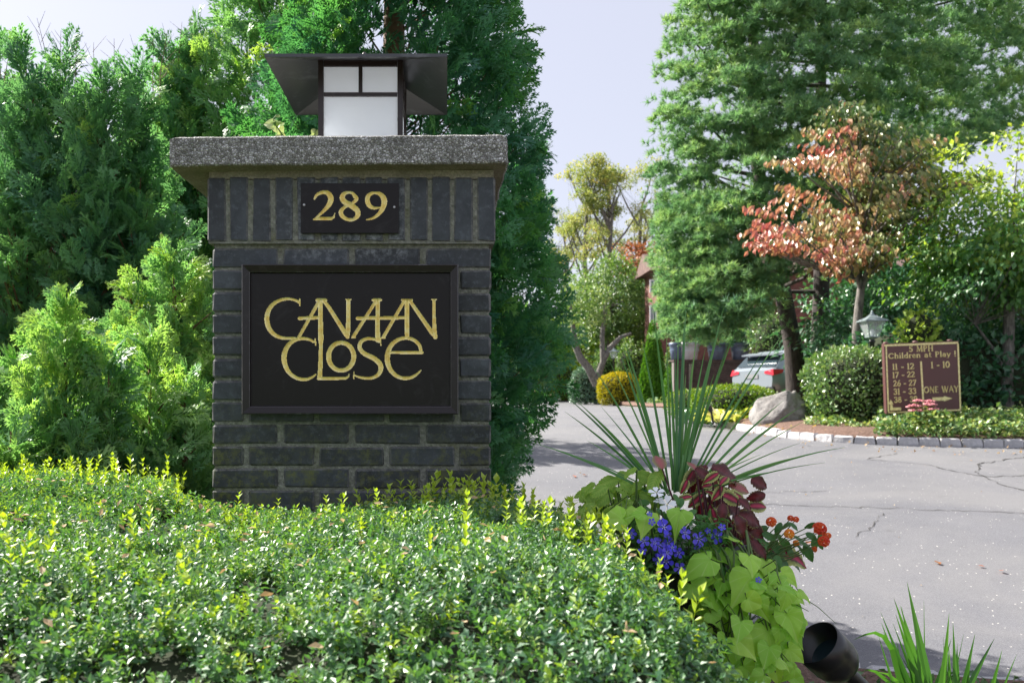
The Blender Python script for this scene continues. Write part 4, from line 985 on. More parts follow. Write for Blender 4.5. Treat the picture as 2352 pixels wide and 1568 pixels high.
# ------------------------------------------------------------------ background trees
# big white pine on the right: tufts of long needles on sweeping limbs
def tuft_T(seed, n=18, w=.068):
    r = random.Random(seed); V = []; F = []
    for i in range(n):
        a = r.uniform(0, 6.283); t = math.radians(r.uniform(12, 88)); d = Vector((math.sin(t)*math.cos(a), math.cos(t), math.sin(t)*math.sin(a))); L = r.uniform(.75, 1.1)
        s = d.cross(Vector((r.uniform(-1, 1), r.uniform(-1, 1), r.uniform(-1, 1)))).normalized()*w; b = len(V); y0 = Vector((0, r.uniform(0, .5), 0))
        V += [y0+s, y0-s, y0+d*L]; F.append((b, b+1, b+2))
    return np.array([tuple(v_) for v_ in V]), np.array(F)
TU = [tuft_T(k) for k in range(4)]
def pine():
    r = np.random.default_rng(31); bx, by = 6.9, 20.5; base = (bx, by, bed_h(bx, by)-.1)
    root = empty('white_pine_tree', base, 'huge white pine with twin dark trunks towering over the driveway', 'tree')
    b0 = Vector(base); P_ = []; Dn = []; Tn = []; br = []
    trunks = []
    for (px0, px1, Y, r0) in ((1838, 1735, 20.2, .19), (1875, 1890, 20.9, .19)):
        pts = []
        for t in np.linspace(0, 1, 10):
            z = base[2]+14.5*t; x = ((px0+(px1-px0)*min(1, t*2.6)**1.3)-CX)*Y/D; pts.append(Vector((x+.05*math.sin(t*9), Y, z))-b0)
        trunks.append((pts, [r0*(1.15-.95*t) if t > 0 else r0*1.5 for t in np.linspace(0, 1, 10)]))
    def limb(p0, p1, nt, spread, wood_=True):
        mid = (p0+p1)/2+Vector((0, 0, -.10*(p1-p0).length))
        if wood_: br.append(([p0, mid, p1], [.06, .035, .012]))
        L = (p1-p0).length; ax = (p1-p0).normalized(); side = ax.cross(Vector((0, 0, 1))).normalized()
        for i in range(nt):
            t = .25+.75*r.random()**.7; q = (p0.lerp(mid, t*2) if t < .5 else mid.lerp(p1, t*2-1)); wd = spread*(1.15-t*.75)*r.uniform(-1, 1)
            q = q+side*wd+Vector((0, 0, r.normal(.03, .11)))+ax*r.uniform(-.1, .25); d = ax*.55+side*(wd/spread)*.8+Vector((0, 0, .5))+Vector(r.normal(0, .28, 3))
            P_.append(q); Dn.append(d); Tn.append(min(1, max(0, r.normal(.5, .17)+.12*t)))
    # crown outline by height: left reach (px) and right reach
    ZT = 14.5
    for i in range(110):
        k = i % 2; h = r.random()**.95; z = base[2]+3.2+(ZT-2)*h; py = CY-(z-CH)*D/19.5
        leftpx = np.interp(py, [-400, 0, 100, 250, 420, 600, 760, 850], [1650, 1560, 1515, 1500, 1505, 1512, 1520, 1580]); rightpx = np.interp(py, [-400, 0, 250, 330, 420, 600, 760, 850], [2500, 2560, 2500, 2300, 2000, 1900, 1880, 1800])
        tr = trunks[k][0]; ti = min(8.99, max(0, (z-base[2]-.6)/14.5*9)); p0 = tr[int(ti)].lerp(tr[int(ti)+1], ti-int(ti))+b0
        a = r.uniform(math.pi*.85, math.pi*2.15)          # limbs fan to left, camera and right
        if r.random() < .22: a = r.uniform(0, math.pi)
        cx_ = math.cos(a); cy_ = math.sin(a)
        Yt = p0.y+cy_*r.uniform(1.2, 3.2)
        Xt = (leftpx-CX)*Yt/D if cx_ < 0 else (rightpx-CX)*Yt/D
        f = min(1, abs(cx_)**.6+.15)*r.uniform(.55, .85); X1 = p0.x+(Xt-p0.x)*f
        p1 = Vector((X1, Yt, z+r.uniform(-.1, .35))); L = (p1-p0).length
        if L < .6: continue
        limb(p0-b0, p1-b0, int(8+L*6), .38+L*.09)
    # low hanging limbs left of the trunks
    for i in range(46):
        py = r.uniform(600, 740); px = r.uniform(1510, 1770); Y = r.uniform(17.5, 19.5); p1 = P(px, py, Y); p0 = trunks[0][0][1].lerp(trunks[0][0][2], r.random())+b0; limb(p0-b0, p1-b0, 10, .5, False)
    # dense pillows of tufts forming the outside of the crown
    nc = 0
    while nc < 1800:
        py = r.uniform(-260, 800); px = r.uniform(1490, 2620)
        if nc < 170: py = r.uniform(460, 800); px = r.uniform(1500, 1690)
        lf = np.interp(py, [-400, 0, 100, 250, 420, 600, 760, 850], [1640, 1572, 1530, 1516, 1520, 1528, 1532, 1590]); bot = np.interp(px, [1500, 1640, 1740, 1790, 1850, 1930, 2050, 2150, 2350, 2620], [800, 775, 735, 640, 590, 640, 520, 380, 300, 300])
        if px < lf or py > bot: continue
        if (px-1680)**2/60**2+(py-425)**2/28**2 < 1 or (px-2120)**2/150**2+(py-285)**2/22**2 < 1 and r.random() < .5: continue
        u = (px-1500)/700; Y = 20.3-3.0*math.sin(math.pi*min(1, max(0, u*.75+.05)))**.7+r.normal(0, .35)+max(0, (py-650)/200)*-.3; c_ = P(px, py, Y); sz = r.uniform(.30, .52); tb = r.normal(.5, .12)
        for j in range(17):
            g_ = r.normal(0, 1, 3); g_ /= np.linalg.norm(g_); g_[2] = abs(g_[2])*1.0-.25; g_[1] = -abs(g_[1])*.9+.2*g_[1]; off = g_*sz*np.array([1, .8, .55])*r.uniform(.55, 1)
            P_.append(c_+Vector(off)-b0); Dn.append(Vector((g_[0], g_[1]*.6, g_[2]+.55))+Vector(r.normal(0, .25, 3))); Tn.append(min(1, max(0, tb+r.normal(0, .13)+.1*g_[2])))
        nc += 1
    for i in range(460):   # far side of the crown, closing it against the sky
        py = r.uniform(-230, 330); px = r.uniform(1600, 2560); c_ = P(px, py, 21.8+r.normal(0, .5)); sz = r.uniform(.45, .7)
        for j in range(12):
            g_ = r.normal(0, 1, 3); g_ /= np.linalg.norm(g_); P_.append(c_+Vector(g_*sz*np.array([1.3, .8, .6])*r.uniform(.4, 1))-b0); Dn.append(Vector((g_[0], -.4, g_[2]+.4))); Tn.append(min(1, max(0, r.normal(.4, .15))))
    P_, Dn, Tn = np.array([tuple(q) for q in P_]), np.array([tuple(q) for q in Dn]), np.array(Tn)
    Rm = frames(Dn, r.normal(0, 1, (len(P_), 3))); parts = []
    for k in range(4):
        s = np.arange(len(P_)) % 4 == k; parts.append(scatter(TU[k], P_[s], Rm[s], r.uniform(.11, .17, s.sum()), Tn[s]))
    V, F, tt = merge(parts); print('pine tufts', len(P_), 'tris', len(F))
    tag(link('crown', mesh_np('crown', V, F, [M['pine']], {'tint': tt}), root), kind='stuff')
    for tr in trunks: tri_tubes('trunk', [tr], M['bark'], root, 12)
    tag(tri_tubes('limbwork', br, M['bark'], root, 5), kind='stuff')
pine()
# dogwood turning red
Yd = 15.0
def rel(base, px, py, Y): return P(px, py, Y)-Vector(base)
bd = (P(1968, 0, Yd).x, Yd, bed_h(0, Yd)-.05)
tr_d = [([Vector((0, 0, 0)), rel(bd, 1962, 850, Yd), rel(bd, 1966, 790, Yd), rel(bd, 1972, 720, Yd), rel(bd, 1978, 660, Yd)], [.11, .09, .08, .075, .065]),
        ([rel(bd, 1978, 665, Yd), rel(bd, 1960, 600, Yd-.2), rel(bd, 1920, 540, Yd-.3)], [.05, .04, .025]), ([rel(bd, 1978, 665, Yd), rel(bd, 2010, 590, Yd), rel(bd, 2040, 540, Yd-.2)], [.05, .04, .025]),
        ([rel(bd, 2000, 620, Yd), rel(bd, 2080, 570, Yd), rel(bd, 2150, 500, Yd)], [.05, .035, .02])]
rdg = np.random.default_rng(8)
def dogwood():
    root = empty('dogwood_tree', bd, 'dogwood turning pink and red above the lantern post', 'tree'); L = []; tubes = list(tr_d); Pn = []; Dn = []; Un = []; Tn = []
    tiers = []   # layered near-horizontal boughs: start px, end px
    rows = [(250, 1890, 2010), (290, 1840, 2100), (330, 1800, 2190), (370, 1770, 2180), (410, 1740, 2270), (450, 1710, 2240), (495, 1705, 2180), (540, 1712, 2120), (575, 1850, 2060)]
    for py, l, rr in rows:
        for k in range(13):
            px = rdg.uniform(l, rr); Y = Yd+rdg.uniform(-1.5, .9); tiers.append((px, py+rdg.uniform(-22, 22), Y))
    tiers += [(2235, 415, 14.4), (2200, 425, 14.5), (2250, 408, 14.3), (2160, 360, 14.6), (2120, 310, 14.7), (2140, 345, 14.6), (1905, 610, 14.2), (1730, 560, 14.2), (1720, 530, 14.3)]
    for px, py, Y in tiers:
        tip = rel(bd, px, py, Y); tj_ = rdg.normal(0, .12); st = rel(bd, 1975+ (px-1975)*.12, min(640, py+120), Yd)
        tubes.append(([st, st.lerp(tip, .5)+Vector((0, 0, -.05)), tip], [.022, .014, .006]))
        ax = (tip-st).normalized(); ax.z *= .3; ax.normalize(); side = Vector((-ax.y, ax.x, 0))
        n = 34
        for i in range(n):
            u = rdg.random(); q = tip-ax*u*.85+side*rdg.uniform(-.32, .32)*(1.1-.4*u)+Vector((0, 0, rdg.normal(0, .035)))
            Pn.append(q); d = ax*.5+side*rdg.uniform(-.6, .6)+Vector((0, 0, -.9)); Dn.append(d); Un.append(Vector((rdg.normal(0, .4)-.4, -1+rdg.normal(0, .5), .6)))
            pxx = px; redness = .40+.42*np.clip((2000-px)/260, -.8, 1)-.42*np.clip((330-py)/110, 0, 1)+.18*np.clip((px-2080)/80, 0, 1); Tn.append(np.clip(redness+tj_+rdg.normal(0, .15), 0, 1))
    Pn, Dn, Un = [np.array([tuple(a) for a in q]) for q in (Pn, Dn, Un)]; Tn = np.array(Tn)
    V, F, tt = scatter(leaf_T(.58, .1, -.2), Pn, frames(Dn, Un), rdg.uniform(.10, .155, len(Pn)), Tn)
    tag(link('crown', mesh_np('crown', V, F, [M['dog']], {'tint': tt}), root), kind='stuff')
    tri_tubes('trunk', tubes, M['bark_grey'], root, 7)
dogwood()
# green tree at the right edge
Yg = 14.2; bg_ = (P(2312, 0, Yg).x, Yg, bed_h(0, Yg)-.05)
clump_tree('maple_tree', bg_, [([Vector((0, 0, 0)), rel(bg_, 2310, 880, Yg), rel(bg_, 2316, 800, Yg), rel(bg_, 2318, 700, Yg), rel(bg_, 2330, 560, Yg)], [.12, .10, .09, .075, .05]), ([rel(bg_, 2312, 860, Yg), rel(bg_, 2280, 800, Yg), rel(bg_, 2240, 745, Yg)], [.035, .028, .02]), ([rel(bg_, 2314, 850, Yg), rel(bg_, 2352, 795, Yg), rel(bg_, 2390, 760, Yg)], [.04, .03, .02])],
    [(rel(bg_, 2330, 480, Yg), (1.35, 1.5, 1.35)), (rel(bg_, 2220, 640, Yg), (1.0, 1.1, .7)), (rel(bg_, 2420, 600, Yg), (1.2, 1.3, 1.2)), (rel(bg_, 2160, 560, Yg), (.55, .8, .7))], 190, 11500, .30, .115, M['green'],
    'bright green leafy tree at the right edge beside the sign', T=leaf4_T(.6, .1, -.12), seed=4, flat=.45, droop=.5, tintf=lambda p, t: t+.28*(p[:, 2]-p[:, 2].mean())+.1)  # leaf tint rises with height, painting a sunlit top into the crown
# trees and shrubs behind the sign
def tree_at(name, px, Y, toppy, rx, rz, label, mat, seed, nl=5000, nc=80, leaf=.14, cr=.35, tr=.12, ry=None, cat='tree', group=None, basez=None, **kw):
    x = P(px, 0, Y).x; bz = bed_h(x, Y) if basez is None else basez; top = P(0, toppy, Y).z; base = (x, Y, bz-.1); c = Vector((0, 0, top-rz-bz+.1))
    return clump_tree(name, base, [([Vector((0, 0, 0)), Vector((.05, 0, max(.3, c.z*.5))), Vector((0, 0, max(.5, c.z*.9)))], [tr, tr*.8, tr*.5])], [(c, (rx, ry or rx, rz))], nc, nl, cr, leaf, mat, label, cat=cat, seed=seed, group=group, **kw)
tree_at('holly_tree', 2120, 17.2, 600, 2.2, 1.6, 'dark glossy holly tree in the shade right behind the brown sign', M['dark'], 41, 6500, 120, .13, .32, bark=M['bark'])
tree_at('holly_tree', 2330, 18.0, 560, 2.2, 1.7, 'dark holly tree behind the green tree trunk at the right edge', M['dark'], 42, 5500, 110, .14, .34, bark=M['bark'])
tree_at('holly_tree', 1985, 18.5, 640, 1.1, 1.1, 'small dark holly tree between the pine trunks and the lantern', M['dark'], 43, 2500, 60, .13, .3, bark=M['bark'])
shell_shrub('rhododendron_shrub', (P(2250, 0, 14.9).x, 14.9, bed_h(0, 14.9)), (1.5, .9, .85), 3400, .13, M['dark'], 'low dark rhododendron shrub right of the sign behind the tree trunk', seed=44, noise_a=.2, jit=.6)
shell_shrub('rhododendron_shrub', (P(2105, 0, 14.6).x, 14.6, bed_h(0, 14.6)), (1.1, .8, .95), 2600, .12, M['dark'], 'dark rhododendron shrub directly behind the brown sign board', seed=45, noise_a=.2, jit=.6)
shell_shrub('rhododendron_shrub', (P(2420, 0, 15.2).x, 15.2, bed_h(0, 15.2)), (1.3, .9, .9), 1800, .13, M['dark'], 'dark rhododendron shrub cut by the right edge of the picture', seed=46, noise_a=.2, jit=.6)
M['lime_s'] = leafmat('lime_shrub_leaf', [(0, (.22, .38, .05)), (1, (.55, .68, .14))], .5, .35, (1.2, 1.2, .5))
shell_shrub('lime_shrub', (P(2108, 0, 14.0).x, 14.0, P(0, 800, 14).z), (.26, .24, .34), 380, .10, M['lime_s'], 'lime yellow bush peeking out above the brown sign', seed=47, noise_a=.25, jit=.6)
shell_shrub('privet_shrub', (P(1775, 0, 30).x, 30, P(0, 825, 30).z), (.7, .6, .85), 1500, .10, M['priv'], 'pale leafy shrub standing behind the car roof left of the pine trunk', seed=49, noise_a=.2, jit=.5)
# ------------------------------------------------------------------ bed in front: round hedge, boulder, shrubs
shell_shrub('round_privet_hedge', (P(1966, 0, 13.3).x, 13.3, bed_h(0, 13.3)), (.66, .55, .62), 6500, .068, M['priv'], 'large clipped round hedge between the boulder and the brown sign', cat='hedge', seed=51, power=4.2, noise_a=.08, zcut=-.8, jit=.5, tintup=.1)
shell_shrub('clipped_yew_shrub', (P(1684, 0, 15.8).x, 15.8, bed_h(0, 15.8)-.05), (.70, .6, .37), 6000, .050, M['yew'], 'low clipped yellow green shrub behind and left of the boulder', cat='shrub', seed=52, power=3.0, noise_a=.05, jit=.35, tintup=.15)
shell_shrub('clipped_yew_shrub', (P(1585, 0, 17.6).x, 17.6, bed_h(0, 17.6)), (.42, .4, .30), 2200, .05, M['yew'], 'smaller clipped shrub behind the spiky leaves left of the other clipped one', cat='shrub', seed=53, power=2.8, noise_a=.08, tintup=.1)
def boulder():
    bm_ = bpy.data.meshes.new('boulder'); import bmesh; bm = bmesh.new(); bmesh.ops.create_icosphere(bm, subdivisions=5, radius=1)
    pl = [(Vector((-.7, -.5, .55)), .62), (Vector((.35, -.75, .5)), .66), (Vector((.8, -.1, .5)), .70), (Vector((-.2, .3, .9)), .64), (Vector((-.95, 0, .1)), .82), (Vector((.1, -1, -.1)), .74)]
    for v_ in bm.verts:
        p = v_.co.copy()
        for n, d in pl:
            n = n.normalized(); k = p.dot(n)
            if k > d: p -= n*(k-d)*.93
        q = p*2.3; p += p.normalized()*(mnoise.fractal(q, 1, 2, 5)*.07)
        if p.x > .1: p += p.normalized()*(mnoise.noise(p*5)*.10+mnoise.noise(p*13)*.05)
        p += p.normalized()*mnoise.noise(p*11)*.018
        v_.co = Vector((p.x*.50, p.y*.38, p.z*.44))
    bm.to_mesh(bm_); bm.free(); bm_.materials.append(M['rock']); bm_.polygons.foreach_set('use_smooth', [True]*len(bm_.polygons))
    o = link('boulder', bm_); o.location = (P(1797, 0, 13.7).x, 13.7, bed_h(0, 13.7)+.16); o.rotation_euler = (0, .10, .1); tag(o, 'large pale grey boulder sitting in the mulch behind the kerb', 'boulder')
boulder()
# lantern posts
def lamp_post(px, Y, toppy, base_z, lw, label, cat='lamp post', green=(.12, .17, .17)):
    x = P(px, 0, Y).x; top = P(0, toppy, Y).z; root = empty('post_lantern', (x, Y, base_z), label, cat, 'lantern posts in the beds'); H = top-base_z; s = lw/.30
    m_ = MB(); m_.lathe((0, 0, 0), [(.05*s, -.1), (.05*s, .12), (.038*s, .16), (.034*s, .2), (.034*s, H-.50*s), (.045*s, H-.49*s), (.045*s, H-.46*s), (.03*s, H-.45*s), (.03*s, H-.42*s)], 14); m_.obj('post', M['blackm'], root)
    gz0, gz1 = H-.40*s, H-.17*s; r0, r1 = .075*s, .135*s
    f = MB()
    for k in range(4):
        a = math.pi/4+k*math.pi/2; c_, s_ = math.cos(a), math.sin(a); q = 1.414
        f.tube([(c_*r0*q*.98, s_*r0*q*.98, gz0), (c_*r1*q*.98, s_*r1*q*.98, gz1)], [.008*s]*2, 6)
    f.box((0, 0, gz0-.008*s), (r0*2.05, r0*2.05, .016*s)); f.lathe((0, 0, gz0-.03*s), [(.03*s, -.02*s), (.05*s, .01*s), (.06*s, .02*s)], 10)
    f.obj('lantern_frame', M['lampm'], root)
    rf_ = MB(); e_ = .165*s; zz = gz1
    def rg(r, z): return [(-r, -r, z), (r, -r, z), (r, r, z), (-r, r, z)]
    vs_ = rg(e_, zz-.006*s)+rg(e_, zz+.008*s)+rg(.045*s, zz+.085*s)+rg(.03*s, zz+.10*s); fs_ = [(3, 2, 1, 0)]
    for i in range(3):
        for k in range(4): j = (k+1) % 4; fs_.append((4*i+k, 4*i+j, 4*i+4+j, 4*i+4+k))
    rf_.add(vs_, fs_); rf_.lathe((0, 0, zz+.098*s), [(.028*s, 0), (.03*s, .02*s), (.012*s, .03*s), (.020*s, .045*s), (.012*s, .06*s), (.0, .072*s)], 10); rf_.obj('lantern_roof', M['lampm'], root)
    for k in range(4):
        R = Matrix.Rotation(k*math.pi/2, 3, 'Z'); g_ = MB(); g_.add([R @ Vector(p) for p in ((-r0*.93, -r0*.99, gz0+.002), (r0*.93, -r0*.99, gz0+.002), (r1*.93, -r1*.99, gz1-.008), (-r1*.93, -r1*.99, gz1-.008))], [(0, 1, 2, 3)]); g_.obj('pane', M['lglass'], root)
    b_ = MB(); b_.lathe((0, 0, gz0), [(.0, 0), (.018*s, .005*s), (.02*s, .03*s), (.032*s, .07*s), (.028*s, .10*s), (.01*s, .12*s), (0, .121*s)], 12); b_.obj('bulb', M['bulb'], root)
    return root
M['lampm'] = simple('grey_green_metal', (.22, .27, .28), .45, .3, 40, .2)
M['bulb'] = simple('frosted_bulb', (.75, .76, .78), .3)
m, nt, b = newmat('lantern_glass'); M['lglass'] = m
b.inputs['Base Color'].default_value = (.9, .95, .95, 1); b.inputs['Roughness'].default_value = .08
tp = N(nt, 'ShaderNodeBsdfTransparent'); tp.inputs[0].default_value = (.93, .96, .96, 1); ms = N(nt, 'ShaderNodeMixShader'); ms.inputs[0].default_value = .75
nt.links.new(b.outputs[0], ms.inputs[1]); nt.links.new(tp.outputs[0], ms.inputs[2]); nt.links.new(ms.outputs[0], nt.nodes['Material Output'].inputs[0])
lamp_post(2003, 13.2, 712, bed_h(0, 13.2)-.02, .295, 'lantern on black post behind the round hedge, nearest the sign')
lamp_post(1410, 46.5, 797, bed_h(0, 46.5)-.05, .42, 'distant white topped lantern post behind the golden shrub')

# ------------------------------------------------------------------ brown community sign
def arcp(cx_, cy_, rx, ry, a0, a1, n=8): return [(cx_+rx*math.cos(math.radians(a0+(a1-a0)*i/n)), cy_+ry*math.sin(math.radians(a0+(a1-a0)*i/n))) for i in range(n+1)]
W1, W2 = .085, .045     # thick and thin half stems
GL = {
 '1': (.36, [([(.18, 0), (.18, 1)], W1), ([(.18, 1), (.04, .86)], W2), ([(.04, .02), (.32, .02)], W2)]),
 '2': (.62, [(arcp(.3, .72, .22, .24, 165, -20)+[(.08, .06)], W1*.9), ([(.06, .06), (.56, .06), (.58, .2)], W1*.8)]),
 '3': (.6, [(arcp(.27, .75, .22, .2, 160, -80)+[(.24, .54)], W1*.9), ([(.24, .54)]+arcp(.27, .28, .24, .25, 85, -160), W1)]),
 '5': (.6, [([(.54, .96), (.16, .96), (.12, .56)], W1*.85), (arcp(.27, .32, .24, .28, 120, -150), W1)]),
 '6': (.64, [(arcp(.32, .3, .23, .26, 90, 450, 12), W1), ([(.1, .34), (.2, .72), (.46, .98)], W1*.8)]),
 '7': (.6, [([(.05, .82), (.08, .95), (.56, .95)], W1*.8), ([(.56, .95), (.2, .02)], W1)]),
 '8': (.62, [(arcp(.3, .75, .17, .2, 0, 360, 10), W1*.85), (arcp(.3, .27, .22, .24, 0, 360, 12), W1)]),
 '9': (.64, [(arcp(.3, .7, .22, .26, 0, 360, 12), W1), ([(.52, .66), (.42, .28), (.16, .02)], W1*.8)]),
 '0': (.68, [(arcp(.34, .5, .25, .46, 0, 360, 14), W1)]),
 '-': (.34, [([(.02, .38), (.32, .38)], W1)]), '!': (.26, [([(.12, 1), (.12, .34)], W1), ([(.12, .06), (.12, .02)], W1*1.1)]),
 'M': (1.0, [([(.14, 0), (.18, 1)], W2), ([(.18, 1), (.5, .06)], W1), ([(.5, .06), (.82, 1)], W2), ([(.82, 1), (.86, 0)], W1), ([(.02, .02), (.26, .02)], W2*.8), ([(.74, .02), (.98, .02)], W2*.8)]),
 'P': (.66, [([(.16, 0), (.16, 1)], W1), ([(.16, .96)]+arcp(.32, .73, .24, .23, 90, -90)+[(.16, .5)], W1*.75), ([(.04, .02), (.3, .02)], W2*.8)]),
 'H': (.84, [([(.16, 0), (.16, 1)], W1), ([(.68, 0), (.68, 1)], W1), ([(.16, .52), (.68, .52)], W2), ([(.04, .02), (.3, .02)], W2*.8), ([(.56, .02), (.8, .02)], W2*.8), ([(.04, .98), (.3, .98)], W2*.8), ([(.56, .98), (.8, .98)], W2*.8)]),
 'C': (.82, [(arcp(.44, .5, .36, .46, 45, 315, 14), W1), ([(.72, .95), (.74, .72)], W2)]),
 'h': (.64, [([(.13, 0), (.13, 1.04)], W1), ([(.13, .5)]+arcp(.32, .42, .18, .22, 150, 0, 6)+[(.5, 0)], W1*.9), ([(.02, .02), (.25, .02)], W2*.8), ([(.4, .02), (.6, .02)], W2*.8)]),
 'i': (.3, [([(.15, 0), (.15, .64)], W1), ([(.15, .9), (.15, .94)], W1*1.1), ([(.04, .02), (.27, .02)], W2*.8)]),
 'l': (.3, [([(.15, 0), (.15, 1.04)], W1), ([(.04, .02), (.27, .02)], W2*.8)]),
 'd': (.64, [([(.5, 0), (.5, 1.04)], W1), (arcp(.29, .32, .2, .28, 40, 320, 10), W1*.9)]),
 'r': (.44, [([(.13, 0), (.13, .64)], W1), ([(.13, .45), (.26, .62), (.4, .6)], W1*.8), ([(.02, .02), (.26, .02)], W2*.8)]),
 'e': (.56, [([(.1, .36), (.47, .36)], W2), (arcp(.28, .32, .2, .29, 10, 320, 12), W1*.85)]),
 'n': (.64, [([(.13, 0), (.13, .64)], W1), ([(.13, .45)]+arcp(.32, .42, .18, .2, 150, 0, 6)+[(.5, 0)], W1*.9), ([(.02, .02), (.25, .02)], W2*.8), ([(.4, .02), (.6, .02)], W2*.8)]),
 'a': (.56, [(arcp(.26, .44, .19, .18, 150, 0, 6)+[(.45, 0)], W1*.85), (arcp(.25, .2, .18, .18, 60, 330, 10), W1*.85)]),
 't': (.42, [([(.2, .9), (.2, .1), (.36, .04)], W1*.9), ([(.05, .62), (.38, .62)], W2)]),
 'y': (.6, [([(.08, .62), (.3, .04)], W1*.9), ([(.54, .62), (.22, -.26), (.1, -.26)], W1*.7), ([(.0, .63), (.18, .63)], W2*.8), ([(.44, .63), (.6, .63)], W2*.8)]),
 'O': (.88, [(arcp(.44, .5, .36, .46, 0, 360, 16), W1)]),
 'N': (.84, [([(.15, 0), (.15, 1)], W2), ([(.15, 1), (.7, 0)], W1), ([(.7, 0), (.7, 1)], W2)]),
 'E': (.62, [([(.15, 0), (.15, 1)], W1), ([(.15, .96), (.55, .96)], W2), ([(.15, .5), (.48, .5)], W2), ([(.15, .04), (.57, .04)], W2)]),
 'W': (1.1, [([(.06, 1), (.32, 0)], W1), ([(.32, 0), (.55, .9)], W2), ([(.5, 1), (.78, 0)], W1), ([(.78, 0), (1.04, 1)], W2)]),
 'A': (.82, [([(.06, 0), (.4, 1)], W2), ([(.4, 1), (.76, 0)], W1), ([(.2, .34), (.62, .34)], W2)]),
 'Y': (.76, [([(.06, 1), (.38, .48)], W1), ([(.7, 1), (.38, .48)], W2), ([(.38, .5), (.38, 0)], W1)]),
}
def ribbon(mb, pts, w_, y0, y1, sx=1, sy=1):
    pts = [Vector((p[0]*sx, p[1]*sy)) for p in pts]; w_ = w_*sy; L = []; Rr = []
    for i, p in enumerate(pts):
        d = (pts[min(i+1, len(pts)-1)]-pts[max(i-1, 0)]); d = d.normalized() if d.length > 1e-9 else Vector((1, 0)); n = Vector((-d.y, d.x))
        if i == 0: p = p-d*w_*.5
        if i == len(pts)-1: p = p+d*w_*.5
        L.append(p+n*w_); Rr.append(p-n*w_)
    n = len(pts); vs = [(p.x, y1, p.y) for p in L]+[(p.x, y1, p.y) for p in Rr]+[(((a+b_)/2).x, y0, ((a+b_)/2).y) for a, b_ in zip(L, Rr)]
    fs = []
    for i in range(n-1): fs += [(i, i+1, 2*n+i+1, 2*n+i), (2*n+i, 2*n+i+1, n+i+1, n+i)]
    fs += [(0, 2*n, n), (n-1, 2*n-1, 3*n-1)]
    mb.add(vs, fs)
SGY = 12.15; TLx = P(2034, 0, SGY).x; TRx = P(2206, 0, SGY).x; TZ = P(0, 789, SGY).z; SWD = TRx-TLx; SHT = .965
sg = empty('community_sign', (TLx, SGY, bed_h(0, SGY)), 'brown board sign with gold lettering, speed limit and arrows beside the round hedge', 'sign')
bz0 = TZ-SHT-sg.location.z
tl = math.radians(-2.2)
def sgo(o): o.rotation_euler = (0, tl*-1*-1, 0); return o
def unit_sg(zx, zy):  # picture units -> board local (x from left edge, z)
    y_ = (zy-165)/(1285-165); x_ = (zx-(88+y_*38))/(1150.0); return x_*SWD, (TZ-sg.location.z)-.006-y_*(SHT-.012)
bh = TZ-sg.location.z
mb_ = MB(); mb_.box((SWD/2, .05, bh-SHT/2), (SWD, .075, SHT)); o = mb_.obj('board', M['brown'], sg); bevel_obj(o, .004)
for x_ in (.07, SWD-.07):
    pm = MB(); pm.box((x_, .05, (bz0)/2-.08), (.035, .035, bz0+.155)); pm.obj('post', M['blackm'], sg)
M['cap_r'] = simple('brown_post_knob', (.16, .075, .07), .5)
for zx in (135, 590, 1120):
    x_, z_ = unit_sg(zx, 165); k_ = MB(); k_.lathe((x_, .05, bh), [(.0, .028), (.028, .024), (.036, .012), (.03, -.002), (.0, -.003)][::-1], 12); k_.obj('knob', M['cap_r'], sg)
def flat(name, polys, mat=M['goldp']):
    m_ = MB()
    for poly in polys:
        q = [unit_sg(*p) for p in poly]; n = len(q); vs = [(x, .0085, z) for x, z in q]+[(x, .013, z) for x, z in q]; m_.add(vs, [tuple(range(n))]+[(i, (i+1) % n, n+(i+1) % n, n+i) for i in range(n)])
    return m_.obj(name, mat, sg)
flat('border_strip', [[(95, 172), (1225, 172), (1225, 202), (95, 202)]]); flat('border_strip', [[(152, 1262), (1262, 1262), (1262, 1284), (152, 1284)]])
flat('border_strip', [[(108, 205), (130, 205), (164, 1260), (142, 1260)]]); flat('border_strip', [[(1212, 205), (1236, 205), (1272, 1260), (1248, 1260)]])
flat('divider_strip', [[(640, 465), (668, 465), (708, 1245), (682, 1245)]])
flat('arrow', [[(828, 1055), (828, 1110), (1008, 1110), (1008, 1055)], [(1008, 1040), (1008, 1125), (1138, 1082)]]); flat('arrow', [[(175, 1195), (180, 1242), (348, 1242), (348, 1195)], [(178, 1140), (182, 1194), (222, 1194), (212, 1140)], [(155, 1140), (232, 1140), (186, 1062)]])
for ob in [c_ for c_ in bpy.data.objects if c_.parent == sg and c_.name.split('.')[0] == 'arrow']:
    for p in ob.data.polygons: pass
gl_me = {}
def text_line(s, x0, x1, y0, y1):
    tot = sum(GL[c_][0] if c_ != ' ' else .42 for c_ in s)+.06*(len(s)-1); xx, _ = unit_sg(x0, (y0+y1)/2); xe, _ = unit_sg(x1, (y0+y1)/2); _, zt = unit_sg(x0, y0); _, zb = unit_sg(x0, y1); h_ = zt-zb; sx = (xe-xx)/tot
    x = xx
    for c_ in s:
        if c_ == ' ': x += .42*sx+.06*sx; continue
        w_, st = GL[c_]
        if c_ not in gl_me:
            m_ = MB()
            for pts, ww in st: ribbon(m_, pts, ww*1.12, .003, .0125)
            gl_me[c_] = m_.mesh('letter', [M['goldp']])
        o = link('letter', gl_me[c_], sg); o.location = (x, 0, zb); o.scale = (sx, 1, h_); x += (w_+.06)*sx
text_line('5 MPH', 470, 845, 212, 304); text_line('Children at Play !', 155, 1195, 318, 402)
text_line('11 - 12', 215, 550, 490, 585); text_line('17 - 22', 218, 560, 622, 715); text_line('26 - 27', 228, 580, 758, 852); text_line('31 - 33', 235, 582, 890, 986); text_line('38 - 39', 242, 600, 1022, 1115)
